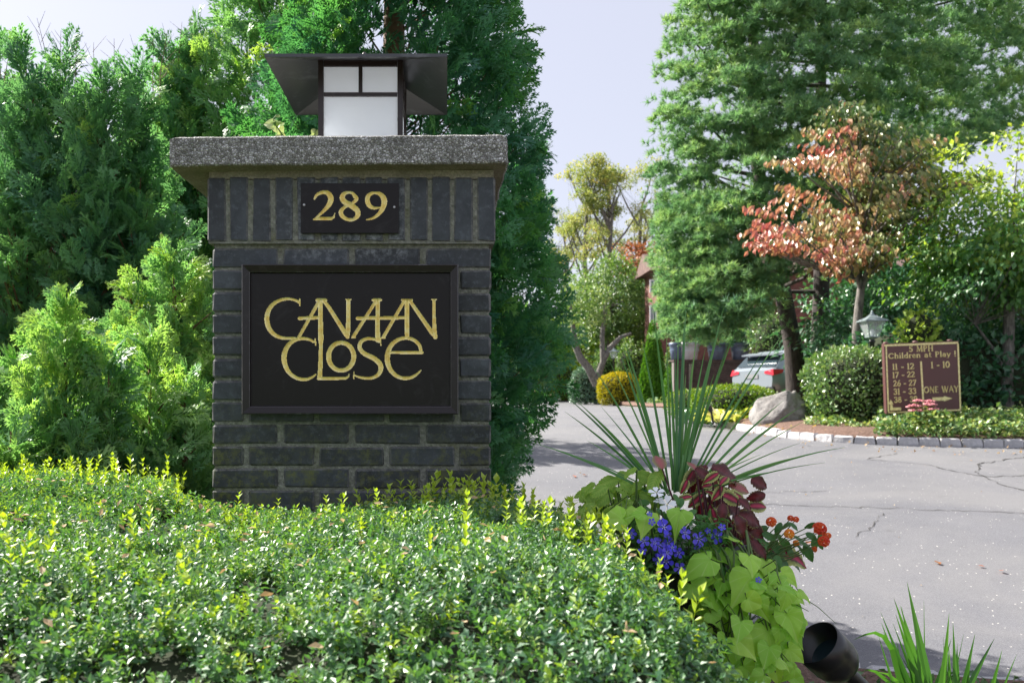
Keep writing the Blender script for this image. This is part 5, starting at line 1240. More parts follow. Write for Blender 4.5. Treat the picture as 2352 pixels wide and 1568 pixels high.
text_line('1 - 10', 808, 1100, 482, 580); text_line('ONE WAY', 700, 1232, 880, 978)
for o in [c_ for c_ in bpy.data.objects if c_.parent == sg and c_.name.split('.')[0] == 'post']: o.rotation_euler = (0, -math.radians(2.0), 0) if False else (0, 0, 0)
sg.rotation_euler = (0, -math.radians(2.2), 0); sg.location.x += .03
# sedum with pink heads and other bed plants
M['pinkf'] = leafmat('sedum_flower', [(0, (.55, .16, .20)), (1, (.80, .40, .42))], .7, .2, (1, 1, 1))
def sedum(px, Y, tops, label, seed):
    x = P(px, 0, Y).x; root = empty('sedum_plant', (x, Y, bed_h(0, Y)-.02), label, 'flower'); r = random.Random(seed); st = MB(); b0 = root.location; lv = []
    for (tx, ty) in tops:
        t = P(tx, ty, Y+r.uniform(-.1, .1))-b0; a = Vector((t.x*.3+r.uniform(-.05, .05), t.y*.5, 0)); st.tube([a, a.lerp(t, .5)+Vector((.01, 0, 0)), t], [.006, .005, .005], 5)
        fh = MB(); 
        for k in range(26):
            an = r.uniform(0, 6.28); rr = .075*math.sqrt(r.random()); c_ = t+Vector((rr*math.cos(an), rr*math.sin(an), .012-rr*.25)); fh.box(c_, (.02, .02, .016), rot=Matrix.Rotation(an, 3, 'Z'), taper=.5)
        fh.box(t-Vector((0, 0, .004)), (.10, .10, .016)); me = fh.mesh('flower_head', [M['pinkf']]); at = me.attributes.new('tint', 'FLOAT', 'POINT'); at.data.foreach_set('value', [r.random() for _ in me.vertices]); link('flower_head', me, root)
        for k in range(22): lv.append((a.lerp(t, r.uniform(.2, .9)), Vector((r.uniform(-1, 1), r.uniform(-1, 1), .3))))
    st.obj('stem', M['stemg'], root); Pn = np.array([tuple(q[0]) for q in lv]); Dn = np.array([tuple(q[1]) for q in lv]); V, F, tt = scatter(leaf_T(.5), Pn, frames(Dn, Dn*0+np.array([0, 0, 1.])), np.full(len(Pn), .07), np.full(len(Pn), .7)); tag(link('foliage', mesh_np('foliage', V, F, [M['ivy']], {'tint': tt}), root), kind='stuff')
M['stemg'] = simple('green_stem', (.09, .16, .04), .6)
sedum(2125, 11.75, [(2099, 930), (2109, 919), (2113, 931), (2099, 941), (2112, 942), (2093, 933)], 'pink flowered sedum in front of the lower middle of the brown sign', 1)
sedum(2140, 11.72, [(2135, 920), (2140, 928), (2133, 926), (2144, 938), (2136, 932)], 'pink flowered sedum directly right of the first one', 2)
def cover(name, poly_fn, n, leaf, mat, label, hmax=.12, seed=1, cat=None, tint=(.5, .2), T=None):
    r = np.random.default_rng(seed); pts = []
    while len(pts) < n:
        p = poly_fn(r)
        if p is not None: pts.append(p)
    p = np.array(pts); lump = np.array([nz2(a[0], a[1], 2.3) for a in p])*.5+.5; p[:, 2] = p[:, 2]+r.random(n)**1.5*hmax*(.4+1.0*lump)
    Dn = r.normal(0, .7, (n, 3))+np.array([0, -.3, .15]); Un = np.array([0, 0, 1.])+r.normal(0, .45, (n, 3)); V, F, tt = scatter(T or leaf4_T(.8), p, frames(Dn, Un), leaf*r.uniform(.6, 1.25, n), np.clip(r.normal(tint[0], tint[1], n), 0, 1))
    return tag(link(name, mesh_np(name, V, F, [mat], {'tint': tt})), label, kind='stuff')
FKP = sorted([(px, Y) for px, Y in FK if px >= 1574])
def region(px0, px1, d0, d1):
    def f(r):
        px = r.uniform(px0, px1); Y = float(np.interp(px, [q[0] for q in FKP], [q[1] for q in FKP]))+r.uniform(d0, d1)
        X = (px-CX)*Y/D; return (X, Y, bed_h(X, Y)-.03)
    return f
cover('ivy_ground_cover', region(2010, 2500, .0, 2.4), 11000, .07, M['ivy'], 'bright green ivy ground cover spilling round the sign', .30, 61, tint=(.55, .22))
cover('ivy_ground_cover', region(1850, 2060, .55, 2.2), 3400, .065, M['ivy'], 'pale ground cover between the boulder and the round hedge', .16, 62, tint=(.6, .2))
cover('fallen_leaves', region(1690, 2100, .12, 1.1), 420, .07, M['autumn'], 'fallen orange leaves scattered on the mulch', .02, 63, tint=(.85, .15))
cover('ivy_ground_cover', region(1582, 1700, .15, 1.2), 2600, .07, M['hosta'], 'yellow green variegated leaves between kerb and clipped shrub', .22, 64, tint=(.3, .2))
M['dryl'] = M['dryleaf']
def litter(r):
    px = r.uniform(1600, 2352); Y = float(np.interp(px, [q[0] for q in FKP], [q[1] for q in FKP]))-.06-abs(r.normal(0, .5)); X = (px-CX)*Y/D; return (X, Y, G(Y)+.010)
def litter2(r):
    Y = r.uniform(3.9, 11); X = r.uniform(.9, 5.5); return (X, Y, G(Y)+.008)
cover('leaf_litter', litter, 80, .04, M['dryl'], 'bits of dry leaf blown against the kerb', .005, 67, tint=(.5, .3)); cover('leaf_litter', litter2, 50, .02, M['dryl'], 'scattered crumbs of dry leaf on the asphalt', .003, 68, tint=(.5, .3))
def farcover(px0, px1, Y0, Y1):
    def f(r):
        px = r.uniform(px0, px1); Y = r.uniform(Y0, Y1); X = (px-CX)*Y/D; return (X, Y, bed_h(X, Y)-.03)
    return f
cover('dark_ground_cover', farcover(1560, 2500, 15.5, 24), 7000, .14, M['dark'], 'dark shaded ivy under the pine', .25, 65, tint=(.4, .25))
def kl(px): 
    a = [(1300, 60), (1330, 53), (1400, 46.5), (1440, 43.5), (1500, 40.8), (1560, 39)]; return float(np.interp(px, [q[0] for q in a], [q[1] for q in a]))
def f2(r):
    px = r.uniform(1490, 1760); Y = r.uniform(40, 44); X = (px-CX)*Y/D; return (X, Y, bed_h(X, Y))
cover('low_ground_cover', f2, 2500, .16, M['ivy'], 'low green plants along the far kerb under the conical shrub', .3, 66)
# hosta clumps with pale flowers left of boulder
def clump_plant(name, px, py, Y, n, L, mat, label, seed, w_=.35, cat='plant', tintm=.6, upr=.7, obj=True):
    x = P(px, 0, Y).x; root = empty(name, (x, Y, bed_h(0, Y)-.02), label, cat); r = random.Random(seed); me = []
    for k in range(3):
        v, f = leaf_T(w_, .1, -.25); me.append(mesh_np('leaf', v, f, [mat], {'tint': np.full(len(v), min(1, max(0, tintm+r.uniform(-.25, .25))))}))
    for i in range(n):
        a = r.uniform(0, 6.283); d = Vector((math.cos(a), math.sin(a), r.uniform(.2, upr*1.8))).normalized(); o = link('leaf', r.choice(me), root); o.location = d*r.uniform(0, L*.5); o.rotation_euler = d.to_track_quat('Y', 'Z').to_euler(); s_ = L*r.uniform(.7, 1.2); o.scale = (s_,)*3
    return root
clump_plant('hosta_plant', 1652, 0, 14.75, 26, .26, M['hosta'], 'pale pinkish white hosta clump at the left end of the bed', 71, tintm=.95)
clump_plant('hosta_plant', 1690, 0, 15.0, 30, .30, M['hosta'], 'yellow green strappy hosta in front of the clipped shrub', 72, tintm=.55)
clump_plant('hosta_plant', 1628, 0, 15.2, 22, .24, M['hosta'], 'small pale hosta beside the kerb corner', 73, tintm=.75)
clump_plant('hosta_plant', 1826, 0, 15.6, 26, .28, M['hosta'], 'lime yellow hosta behind the boulder under the car', 74, tintm=.45)
clump_plant('hosta_plant', 2165, 0, 11.95, 30, .22, M['hosta'], 'pale broad leaved plant in front of the right corner of the sign', 75, tintm=.7, upr=1)
pa = MB()
x0 = P(1638, 0, 14.1).x; zb = bed_h(0, 14.1); pa.tube([(0, 0, 0), (-.03, 0, .22)], [.018, .018], 8); pa.tube([(-.03, 0, .22), (-.09, -.02, .30)], [.035, .05], 10)
o = pa.obj('path_light', M['blackm']); o.location = (x0, 14.1, zb-.03); tag(o, 'small black stake light among the pale hostas by the kerb', 'garden light')

# ------------------------------------------------------------------ far side of the drive
def far_shrub(name, px, Y, toppy, wpx, mat, label, seed, n=2600, leaf=.12, cone=False, power=2.4, **kw):
    x = P(px, 0, Y).x; z0 = bed_h(0, Y)-.05; H = P(0, toppy, Y).z-z0; rx = wpx/2*Y/D
    if cone: return shell_shrub(name, (x, Y, z0), (rx, rx, H/2), n, leaf, mat, label, seed=seed, cone=True, **kw)
    return shell_shrub(name, (x, Y, z0), (rx, rx*.8, H/1.75), n, leaf, mat, label, seed=seed, power=power, zcut=-.75, **kw)
far_shrub('golden_shrub', 1421, 46.0, 856, 96, M['gold_s'], 'rounded bright yellow shrub behind the far kerb', 81, 6500, .10, noise_a=.06, tintup=.25)
far_shrub('conical_arborvitae', 1500, 43.0, 738, 70, M['cone'], 'dark green cone shaped evergreen right of the golden shrub', 82, 9000, .16, cone=True, jit=.3, up=1.2)
far_shrub('laurel_shrub', 1345, 49, 848, 70, M['blue'], 'blue green leafy bush left of the golden shrub', 83, 3200, .16, noise_a=.2, jit=.6)
far_shrub('laurel_shrub', 1300, 55, 835, 60, M['yew'], 'light green bush half hidden by the arborvitae edge', 84, 2600, .16, noise_a=.2, jit=.6)
far_shrub('laurel_shrub', 1390, 52, 815, 60, M['priv'], 'pale bush directly behind the golden shrub and lantern post', 85, 3000, .18, noise_a=.2, jit=.6)
far_shrub('laurel_shrub', 1450, 51, 790, 80, M['pale'], 'tall pale green bush behind the distant lantern', 86, 4200, .18, noise_a=.25, jit=.6)
far_shrub('laurel_shrub', 1551, 41.5, 845, 48, M['cone'], 'small rounded evergreen left of the low brick wall', 87, 2200, .12, noise_a=.15, jit=.5)
far_shrub('laurel_shrub', 1545, 44.5, 800, 42, M['pale'], 'pale leafy bush behind the small rounded evergreen', 88, 1600, .14, noise_a=.25, jit=.6)
def ft(name, px, Y, toppy, rx, rz, label, mat, seed, **kw): return tree_at(name, px, Y, toppy, rx, rz, label, mat, seed, **kw)
ft('pale_leaved_tree', 1395, 56, 590, 3.1, 2.7, 'round pale leaved tree in the gap between arborvitae and pine', M['pale'], 91, nl=8500, nc=130, leaf=.26, cr=.55, tr=.14)
ft('pale_leaved_tree', 1480, 58, 650, 2.4, 2.2, 'smaller pale tree tucked against the pine edge', M['pale'], 92, nl=4500, nc=80, leaf=.26, cr=.5, tr=.12)
ft('dark_evergreen_tree', 1470, 62, 655, 3.4, 3.0, 'dark evergreen mass behind the conical shrub', M['dark'], 93, nl=5000, nc=80, leaf=.3, cr=.7, tr=.2)
ft('dark_evergreen_tree', 1330, 66, 690, 3.5, 3.0, 'dark evergreen behind the pale round tree', M['yew'], 94, nl=5000, nc=80, leaf=.3, cr=.7, tr=.2)
ft('rusty_tree', 1470, 66, 560, 1.7, 1.4, 'small rust coloured tree near the house gable', M['rust'], 95, nl=2200, nc=50, leaf=.3, cr=.5, tr=.12)
# curved leaning trunk
tb = MB(); Yc = 48; b0 = P(1372, 868, Yc); tb.tube([Vector((0, 0, -.4)), P(1352, 845, Yc)-b0, P(1333, 822, Yc)-b0, P(1322, 795, Yc)-b0, P(1318, 760, Yc)-b0, P(1310, 700, Yc)-b0], [.26, .22, .20, .18, .14, .08], 9)
tb.tube([P(1385, 830, Yc)-b0, P(1400, 800, Yc)-b0, P(1425, 775, Yc)-b0, P(1450, 765, Yc)-b0], [.16, .15, .12, .07], 7); tb.tube([Vector((0, 0, -.2)), P(1378, 850, Yc)-b0, P(1385, 830, Yc)-b0, P(1383, 770, Yc)-b0, P(1392, 690, Yc)-b0], [.2, .18, .16, .13, .08], 7)
rt_ = empty('leaning_tree', b0, 'grey leaning curved tree trunk beside the distant lantern', 'tree'); tb.obj('trunk', M['bark_grey'], rt_)
r9 = np.random.default_rng(9); Pn = np.array([tuple(P(r9.uniform(1290, 1400), r9.uniform(655, 745), Yc+r9.uniform(-1, 1))-b0) for _ in range(1300)]); Dn = r9.normal(0, 1, (1300, 3)); V, F, tt = scatter(leaf_T(), Pn, frames(Dn, r9.normal(0, 1, (1300, 3))+np.array([0, 0, 1.])), r9.uniform(.15, .25, 1300), r9.uniform(.2, .9, 1300)); tag(link('crown', mesh_np('crown', V, F, [M['pale']], {'tint': tt}), rt_), kind='stuff')
# tall thin autumn trees
def thin_tree(px, Y, toppy, label, seed, spread=2.6, n=6000):
    x = P(px, 0, Y).x; z0 = G(Y)-.1; root_b = (x, Y, z0); r = np.random.default_rng(seed); top = P(0, toppy, Y).z-z0; limbs = []; cr_ = []
    tr = ([Vector((0, 0, 0)), Vector((.2, 0, top*.35)), Vector((-.1, 0, top*.6)), Vector((.1, 0, top*.8))], [.32, .26, .2, .12]); limbs.append(tr)
    for i in range(15):
        h = r.uniform(.40, .85)*top; a = r.uniform(0, 6.28); p0 = Vector((0, 0, h)); e_ = Vector((math.cos(a)*spread*r.uniform(.5, 1), math.sin(a)*spread*.7, min(top, h+r.uniform(.12, .25)*top))); limbs.append(([p0, p0.lerp(e_, .5)+Vector((0, 0, -.2)), e_], [.10, .07, .03])); cr_.append((e_, (spread*.42, spread*.4, spread*.33)))
    cr_.append((Vector((0, 0, top*.93)), (spread*.5, spread*.5, top*.06)))
    return clump_tree('autumn_tree', root_b, limbs, cr_, 190, n, .30, .21, M['autumn'], label, seed=seed, group='thin autumn trees beyond the drive', flat=.6, shell=.1, limbs=True)
thin_tree(1345, 72, 385, 'thin yellowing tree, left one of the group beyond the drive', 101, 2.3)
thin_tree(1402, 70, 392, 'thin orange tinted tree in the middle of the gap', 102, 2.3)
thin_tree(1470, 74, 372, 'thin yellow tree tallest and nearest to the pine', 103, 2.8)
thin_tree(1300, 80, 480, 'thin yellowing tree half hidden by the arborvitae', 104, 2.6, 4000)
# low brick wall with planters
M['darkbrick'] = simple('dark_wall_brick', (.10, .065, .06), .8, nscale=6, namp=.5); M['redbrick'] = simple('house_brick', (.17, .075, .06), .85, nscale=3, namp=.4)
M['wmortar'] = simple('wall_mortar', (.17, .15, .14), .95, nscale=30)
def brick_wall(root, x0, x1, y, z0, z1, mat, bl=.20, bh=.067, gap=.012, holes=()):
    m_ = MB(); row = 0; z = z0
    while z+bh <= z1+.001:
        x = x0-(bl/2 if row % 2 else 0)
        while x < x1:
            a, c_ = max(x0, x), min(x1, x+bl-gap)
            if c_-a > .03 and not any(hx0 < (a+c_)/2 < hx1 and hz0 < z+bh/2 < hz1 for hx0, hx1, hz0, hz1 in holes): 
                j = random.Random(int(x*91)+row*7).uniform(0, .006); vs = [(a, y-j, z), (c_, y-j, z), (c_, y-j, z+bh-gap), (a, y-j, z+bh-gap), (a, y+.02, z), (c_, y+.02, z), (c_, y+.02, z+bh-gap), (a, y+.02, z+bh-gap)]
                m_.add(vs, [(0, 1, 2, 3), (3, 2, 6, 7), (1, 5, 6, 2), (0, 3, 7, 4), (0, 4, 5, 1)])
            x += bl
        z += bh; row += 1
    o = m_.obj('brickwork', mat, root); tag(o, kind='stuff'); return o
YW = 31.0; wx0, wx1 = P(1548, 0, YW).x, P(1830, 0, YW).x; wz0 = bed_h(0, YW)-.15; wz1 = P(0, 826, YW).z
wl_ = empty('garden_wall', (wx0, YW, wz0), 'low dark brick garden wall carrying a row of planters', 'wall'); wl_L = wx1-wx0
brick_wall(wl_, 0, wl_L, 0, 0, wz1-wz0-.06, M['darkbrick']); b_ = MB(); b_.box((wl_L/2, .17, (wz1-wz0-.06)/2), (wl_L-.01, .3, wz1-wz0-.06)); b_.obj('wall_core', M['wmortar'], wl_); b_ = MB(); b_.box((wl_L/2, .15, wz1-wz0-.03), (wl_L+.06, .42, .06)); b_.obj('coping', M['darkbrick'], wl_)
b_ = MB(); b_.box((.55, -.12, (wz1-wz0)/2-.1), (.10, .08, wz1-wz0-.1)); b_.obj('downpipe', M['conc'], wl_)
M['pot_w'] = simple('pale_stoneware', (.48, .47, .50), .6, nscale=5, namp=.2); M['pot_b'] = simple('blue_grey_glaze', (.10, .13, .20), .4, nscale=5, namp=.3)
def pot(px, wpx, mat, label, y=.0):
    x = P(px, 0, YW).x; s = wpx*YW/D/2; root = empty('garden_pot', (x, YW+.15, wz1), label, 'planter', 'pots on the garden wall'); h = .60
    m_ = MB(); m_.lathe((0, 0, .002), [(0, 0), (s*.72, 0), (s*.80, h*.45), (s*.86, h*.5), (s*.86, h*.56), (s*.84, h*.6), (s*.92, h*.82), (s*1.0, h*.86), (s*1.0, h), (s*.88, h), (s*.84, h*.9), (0, h*.88)], 20); m_.obj('pot_body', mat, root); return root
pot(1556, 34, M['pot_b'], 'blue glazed pot, leftmost on the garden wall'); pot(1584, 54, M['pot_w'], 'pale stone pot second from the left on the garden wall'); pot(1650, 50, M['pot_b'], 'blue and white pot in the middle of the garden wall'); pot(1704, 50, M['pot_b'], 'dark blue grey pot nearest to the car on the garden wall')
for k, (px, wp) in enumerate(((1584, 60), (1650, 56), (1704, 46))):
    x = P(px, 0, YW).x; shell_shrub('potted_shrub', (x, YW+.15, wz1+.5), (wp/2*YW/D, .4, .35), 700, .14, M['pine' if k < 2 else 'dark'], ['feathery green plant growing from the pale stone pot', 'feathery green plant growing from the middle wall pot', 'dark small plant in the pot nearest the car'][k], 'plant', seed=110+k, noise_a=.3, jit=.7, core=False)
# houses
M['roofs'] = simple('brown_roof', (.16, .10, .09), .9, nscale=4, namp=.4); M['trim'] = simple('white_trim', (.72, .72, .74), .5)
M['wglass'] = simple('window_glass', (.10, .14, .16), .08, 0, 0, 0, 0, .8)
YH = 50.0; hx0, hx1 = P(1510, 0, YH).x, P(2160, 0, YH).x; hz0 = G(YH)-.2
hs = empty('brick_house', (hx0, YH, hz0), 'dark brick town house hidden behind the pine and garden wall', 'building'); HL = hx1-hx0
wh = P(0, 700, YH).z-hz0
wins = []
for wpx0, wpx1, wpy0, wpy1 in ((1492, 1512, 642, 672), (1492, 1508, 700, 742), (1580, 1610, 640, 672), (1700, 1730, 640, 680), (1900, 1930, 700, 760), (2000, 2030, 640, 680)): wins.append((P(wpx0, 0, YH).x-hx0, P(wpx1, 0, YH).x-hx0, P(0, wpy1, YH).z-hz0, P(0, wpy0, YH).z-hz0))
wht = P(0, 622, YH).z-hz0
brick_wall(hs, 0, HL, 0, .1, wht, M['redbrick'], holes=wins, bl=.215, bh=.075)
b_ = MB(); b_.box((HL/2, 1.62, wht/2), (HL-.02, 3.2, wht)); b_.obj('wall', M['redbrick'], hs)
b_ = MB(); b_.add([(-.5, -.5, wht), (HL+.5, -.5, wht), (HL+.5, 3.7, wht), (-.5, 3.7, wht), (-.5, 1.6, wht+1.2), (HL+.5, 1.6, wht+1.2)], [(0, 1, 5, 4), (3, 4, 5, 2), (0, 4, 3), (1, 2, 5), (0, 3, 2, 1)]); b_.obj('roof', M['roofs'], hs)
for (a, c_, z0_, z1_) in wins:
    f_ = MB(); t = .08
    for (cx_, cz_, ww, hh) in (((a+c_)/2, z1_-t/2, c_-a, t), ((a+c_)/2, z0_+t/2, c_-a, t), (a+t/2, (z0_+z1_)/2, t, z1_-z0_-2*t), (c_-t/2, (z0_+z1_)/2, t, z1_-z0_-2*t), ((a+c_)/2, (z0_+z1_)/2, .05, z1_-z0_-2*t)): f_.box((cx_, -.02, cz_), (ww, .05, hh))
    f2_ = f_.obj('window', M['trim'], hs); g_ = MB(); g_.box(((a+c_)/2, 0.0, (z0_+z1_)/2), (c_-a-.1, .01, z1_-z0_-.1)); g_.obj('pane', M['wglass'], f2_)
# wood closing the view at the horizon
def wood(name, xs_, Y, H, label, mat, seed, n):
    r = np.random.default_rng(seed); p = []
    x0, x1 = xs_
    X = r.uniform(x0, x1, n); hh = np.array([H*(.75+.35*nz2(a, 5, .12)+.18*nz2(a, 9, .5)) for a in X]); z = r.random(n)**.75*hh; Yv = Y+r.normal(0, 1.4, n)-1.6*np.sin(np.clip(z/hh, 0, 1)*math.pi)
    Pn = np.stack([X, Yv, G(Y)-.5+z], -1); Dn = r.normal(0, .7, (n, 3))+np.array([0, -.5, 0]); T = leaf_T(.7); V, F, tt = scatter(T, Pn, frames(Dn, r.normal(0, .6, (n, 3))+np.array([0, 0, 1.])), r.uniform(.8, 1.3, n), np.clip(r.normal(.45, .2, n), 0, 1))
    return tag(link(name, mesh_np(name, V, F, [mat], {'tint': tt})), label, kind='stuff')
wood('far_wood', (-70, 8), 60, 7.5, 'green wood closing the view on the left', M['green'], 121, 7000)
wood('far_wood', (2, 90), 92, 9, 'green wood beyond the houses on the right', M['green'], 122, 5000)
wood('far_wood', (8, 40), 27.5, 7.5, 'dark shrub thicket behind the sign and the pine', M['dark'], 123, 0) if False else None
for k, (px, Y, top, rx) in enumerate(((2030, 23, 560, 2.2), (2170, 22, 520, 2.4), (2330, 23, 500, 2.6))):
    tree_at('dark_evergreen_tree', px, Y, top, rx, 2.4, ['dark evergreen left of the others behind the sign', 'dark evergreen in the deep shade behind the dogwood', 'dark evergreen behind the right edge green tree', 'dark evergreen beyond the right edge'][k], M['dark'], 130+k, nl=4800, nc=100, leaf=.22, cr=.5, tr=.16, bark=M['bark'])
def hedge_row(px, Y, top, label, seed, mat=None):
    x = P(px, 0, Y).x; z0 = bed_h(x, Y)-.1; H = P(0, top, Y).z-z0
    shell_shrub('understory_shrub', (x, Y, z0), (1.5, 1.1, H/1.75), 3200, .17, mat or M['dark'], label, seed=seed, noise_a=.25, jit=.7)
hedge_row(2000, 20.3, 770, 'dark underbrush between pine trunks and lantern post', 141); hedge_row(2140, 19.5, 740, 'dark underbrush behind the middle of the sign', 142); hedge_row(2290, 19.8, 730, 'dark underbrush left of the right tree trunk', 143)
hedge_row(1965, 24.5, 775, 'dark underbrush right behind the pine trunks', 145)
# left: something sunlit beyond the cypresses
for k, (x, Y, top, m_) in enumerate(((-5.5, 12, 560, 'green'), (-3.8, 13, 600, 'pale'), (-8.5, 13, 500, 'green'), (-2.6, 15, 640, 'green'))):
    shell_shrub('sunny_shrub', (x, Y, G(Y)), (1.5, 1.1, 1.0), 2600, .16, M[m_], ['green shrub glimpsed low through the ragged cypress', 'pale shrub glimpsed between cypress and pillar', 'green shrub glimpsed at the far left behind the cypress', 'green shrub glimpsed just left of the pillar'][k], seed=150+k, noise_a=.25, jit=.7, group='shrubs glimpsed through the cypresses')
# ------------------------------------------------------------------ silver car behind the pine trunk
M['silver'] = simple('silver_car_paint', (.33, .38, .43), .25, .35, spec=.7); M['cglass'] = simple('car_glass', (.03, .05, .06), .05, spec=.9); M['tyre'] = simple('tyre_rubber', (.02, .02, .02), .8)
M['rim'] = simple('alloy_rim', (.5, .5, .52), .3, .8); M['tail'] = simple('red_tail_lamp', (.55, .01, .025), .15, spec=.8); M['cblack'] = simple('car_black_trim', (.02, .02, .02), .5)
def car():
    Yc = 26.0; p = P(1782, 0, Yc); gz = P(0, 927, Yc).z; ang = math.radians(27)
    # local: +x forward, -y right side (towards the camera), origin at the rear right corner on the ground
    root = empty('parked_car', (p.x, Yc, gz), 'silver hatchback car parked behind the pine trunk with its red tail lamp showing', 'car', rz=ang); L, Wd = 4.65, 1.86
    # side profile of body below the glass: stations x with (z_bottom, z_belt, half width scale)
    st = [(0.0, .42, .98, .86), (.10, .34, 1.06, .93), (.35, .28, 1.10, .98), (.8, .24, 1.08, 1.0), (1.5, .22, 1.04, 1.0), (2.3, .22, 1.01, 1.0), (3.1, .22, .99, 1.0), (3.7, .24, .95, .97), (4.2, .30, .86, .92), (4.52, .38, .74, .82), (4.65, .46, .62, .70)]
    V = []; F = []
    for x, zb, zt, ws in st:
        hw_ = Wd/2*ws; zm = zb+(zt-zb)*.55
        for y, z in ((-.80, zb), (-.97, zb+.10), (-1.0, zm), (-.985, zm+(zt-zm)*.35), (-.95, zt-.03), (-.88, zt), (0, zt+.03), (.88, zt), (.95, zt-.03), (.985, zm+(zt-zm)*.35), (1.0, zm), (.97, zb+.10), (.80, zb)): V.append((x, y*hw_+Wd/2, z))
    k = 13
    for i in range(len(st)-1):
        for j in range(k-1): a = i*k+j; F.append((a, a+k, a+k+1, a+1))
    m_ = MB(); m_.add(V, F, 0, True); m_.add([V[i] for i in range(k)], [tuple(range(k))]); m_.add([V[-k+i] for i in range(k)], [tuple(range(k-1, -1, -1))]); m_.obj('body', M['silver'], root)
    # greenhouse
    gh = [(.16, 1.06, 1.08, .84), (.55, 1.08, 1.46, .76), (.95, 1.07, 1.60, .72), (1.6, 1.05, 1.66, .71), (2.4, 1.02, 1.64, .70), (2.9, 1.0, 1.50, .72), (3.55, .98, 1.0, .80)]
    V = []; F = []
    for x, z0, z1, s in gh:
        h0 = Wd/2*.90; h1 = Wd/2*s
        for y, z in ((-h0, z0), (-h1-.01, z1-.05*(z1-z0)/.5), (-h1+.08, z1), (0, z1+.02), (h1-.08, z1), (h1+.01, z1-.05*(z1-z0)/.5), (h0, z0)): V.append((x, y+Wd/2, z))
    for i in range(len(gh)-1):
        for j in range(6): a = i*7+j; F.append((a, a+7, a+8, a+1))
    m_ = MB(); m_.add(V, F, 0, True); m_.obj('roof', M['silver'], root)
    def onside(x, z, off=.006, sgn=-1):  # point on the sloping side glass
        i = max(j for j in range(len(gh)) if gh[j][0] <= x); i = min(i, len(gh)-2); t = (x-gh[i][0])/(gh[i+1][0]-gh[i][0]); z0 = gh[i][1]*(1-t)+gh[i+1][1]*t; z1 = gh[i][2]*(1-t)+gh[i+1][2]*t; h1 = Wd/2*(gh[i][3]*(1-t)+gh[i+1][3]*t); h0 = Wd/2*.9
        u = min(1, max(0, (z-z0)/(z1-z0+1e-6))); return (x, Wd/2+sgn*(h0+(h1-h0)*u+off+.012), z)
    for sgn in (-1, 1):
        for pts in ([(.86, 1.14), (1.18, 1.14), (1.22, 1.50), (1.02, 1.40)], [(1.26, 1.13), (2.12, 1.10), (2.10, 1.56), (1.30, 1.53)], [(2.2, 1.09), (3.15, 1.07), (2.75, 1.42), (2.2, 1.56)]):
            q = [onside(x, z, sgn=sgn) for x, z in pts]; m_ = MB(); m_.add(q, [tuple(range(len(q))) if sgn < 0 else tuple(range(len(q)-1, -1, -1))]); m_.obj('side_window', M['cglass'], root)
    m_ = MB(); m_.add([(.185, .18, 1.10), (.185, Wd-.18, 1.10), (.50, Wd-.26, 1.42), (.50, .26, 1.42)], [(3, 2, 1, 0)]); 
    o = m_.obj('rear_window', M['cglass'], root); o.location = (-.03, 0, .015)
    m_ = MB(); m_.box((.42, Wd/2, 1.50), (.34, 1.32, .035), rot=Matrix.Rotation(-.18, 3, 'Y')); m_.obj('roof_spoiler', M['silver'], root)
    for y in (.10, Wd-.10):
        m_ = MB(); s = 1 if y < 1 else -1
        m_.add([(-.02+.0, y+s*.32, .90), (-.02, y-s*.03, .84), (.30, y-s*.085, .92), (.36, y-s*.075, 1.02), (.02, y+s*.02, 1.03), (-.01, y+s*.32, .97), (.1, y+s*.3, .94)], [(0, 1, 4, 5), (1, 2, 3, 4), (5, 4, 3, 6), (0, 6, 2, 1)]); m_.obj('tail_lamp', M['tail'], root)
    m_ = MB(); m_.box((.06, Wd/2, .42), (.14, 1.66, .16)); m_.obj('bumper', M['cblack'], root)
    m_ = MB(); m_.box((-.01, Wd/2, .82), (.02, .5, .12)); m_.obj('number_plate', M['rim'], root)
    for x in (.95, 3.75):
        for y in (.02, Wd-.02):
            m_ = MB(); s = -1 if y < 1 else 1; prof = [(.34, -.11), (.345, -.08), (.345, .08), (.34, .11), (.22, .115)]
            pts = MB(); pts.lathe((0, 0, 0), [(.22, -.11)]+prof, 22); me = pts.mesh('tyre', [M['tyre']]); w_ = link('wheel', me, root); w_.location = (x, y-s*.08, .345); w_.rotation_euler = (math.pi/2, 0, 0)
            r_ = MB(); r_.lathe((0, 0, 0), [(.0, -s*-.09), (.05, -s*-.10), (.21, -s*-.10), (.225, -s*-.115)], 18); r_.obj('rim', M['rim'], w_)
    for x in (.95, 3.75):
        m_ = MB(); n = 12; vs = []
        for i in range(n+1): a = math.pi*i/n; vs += [(x+.41*math.cos(a), -.004+.0, .34+.41*math.sin(a)), (x+.345*math.cos(a), -.006, .34+.345*math.sin(a))]
        m_.add(vs, [(2*i, 2*i+1, 2*i+3, 2*i+2) for i in range(n)]); m_.obj('wheel_arch', M['cblack'], root)
car()
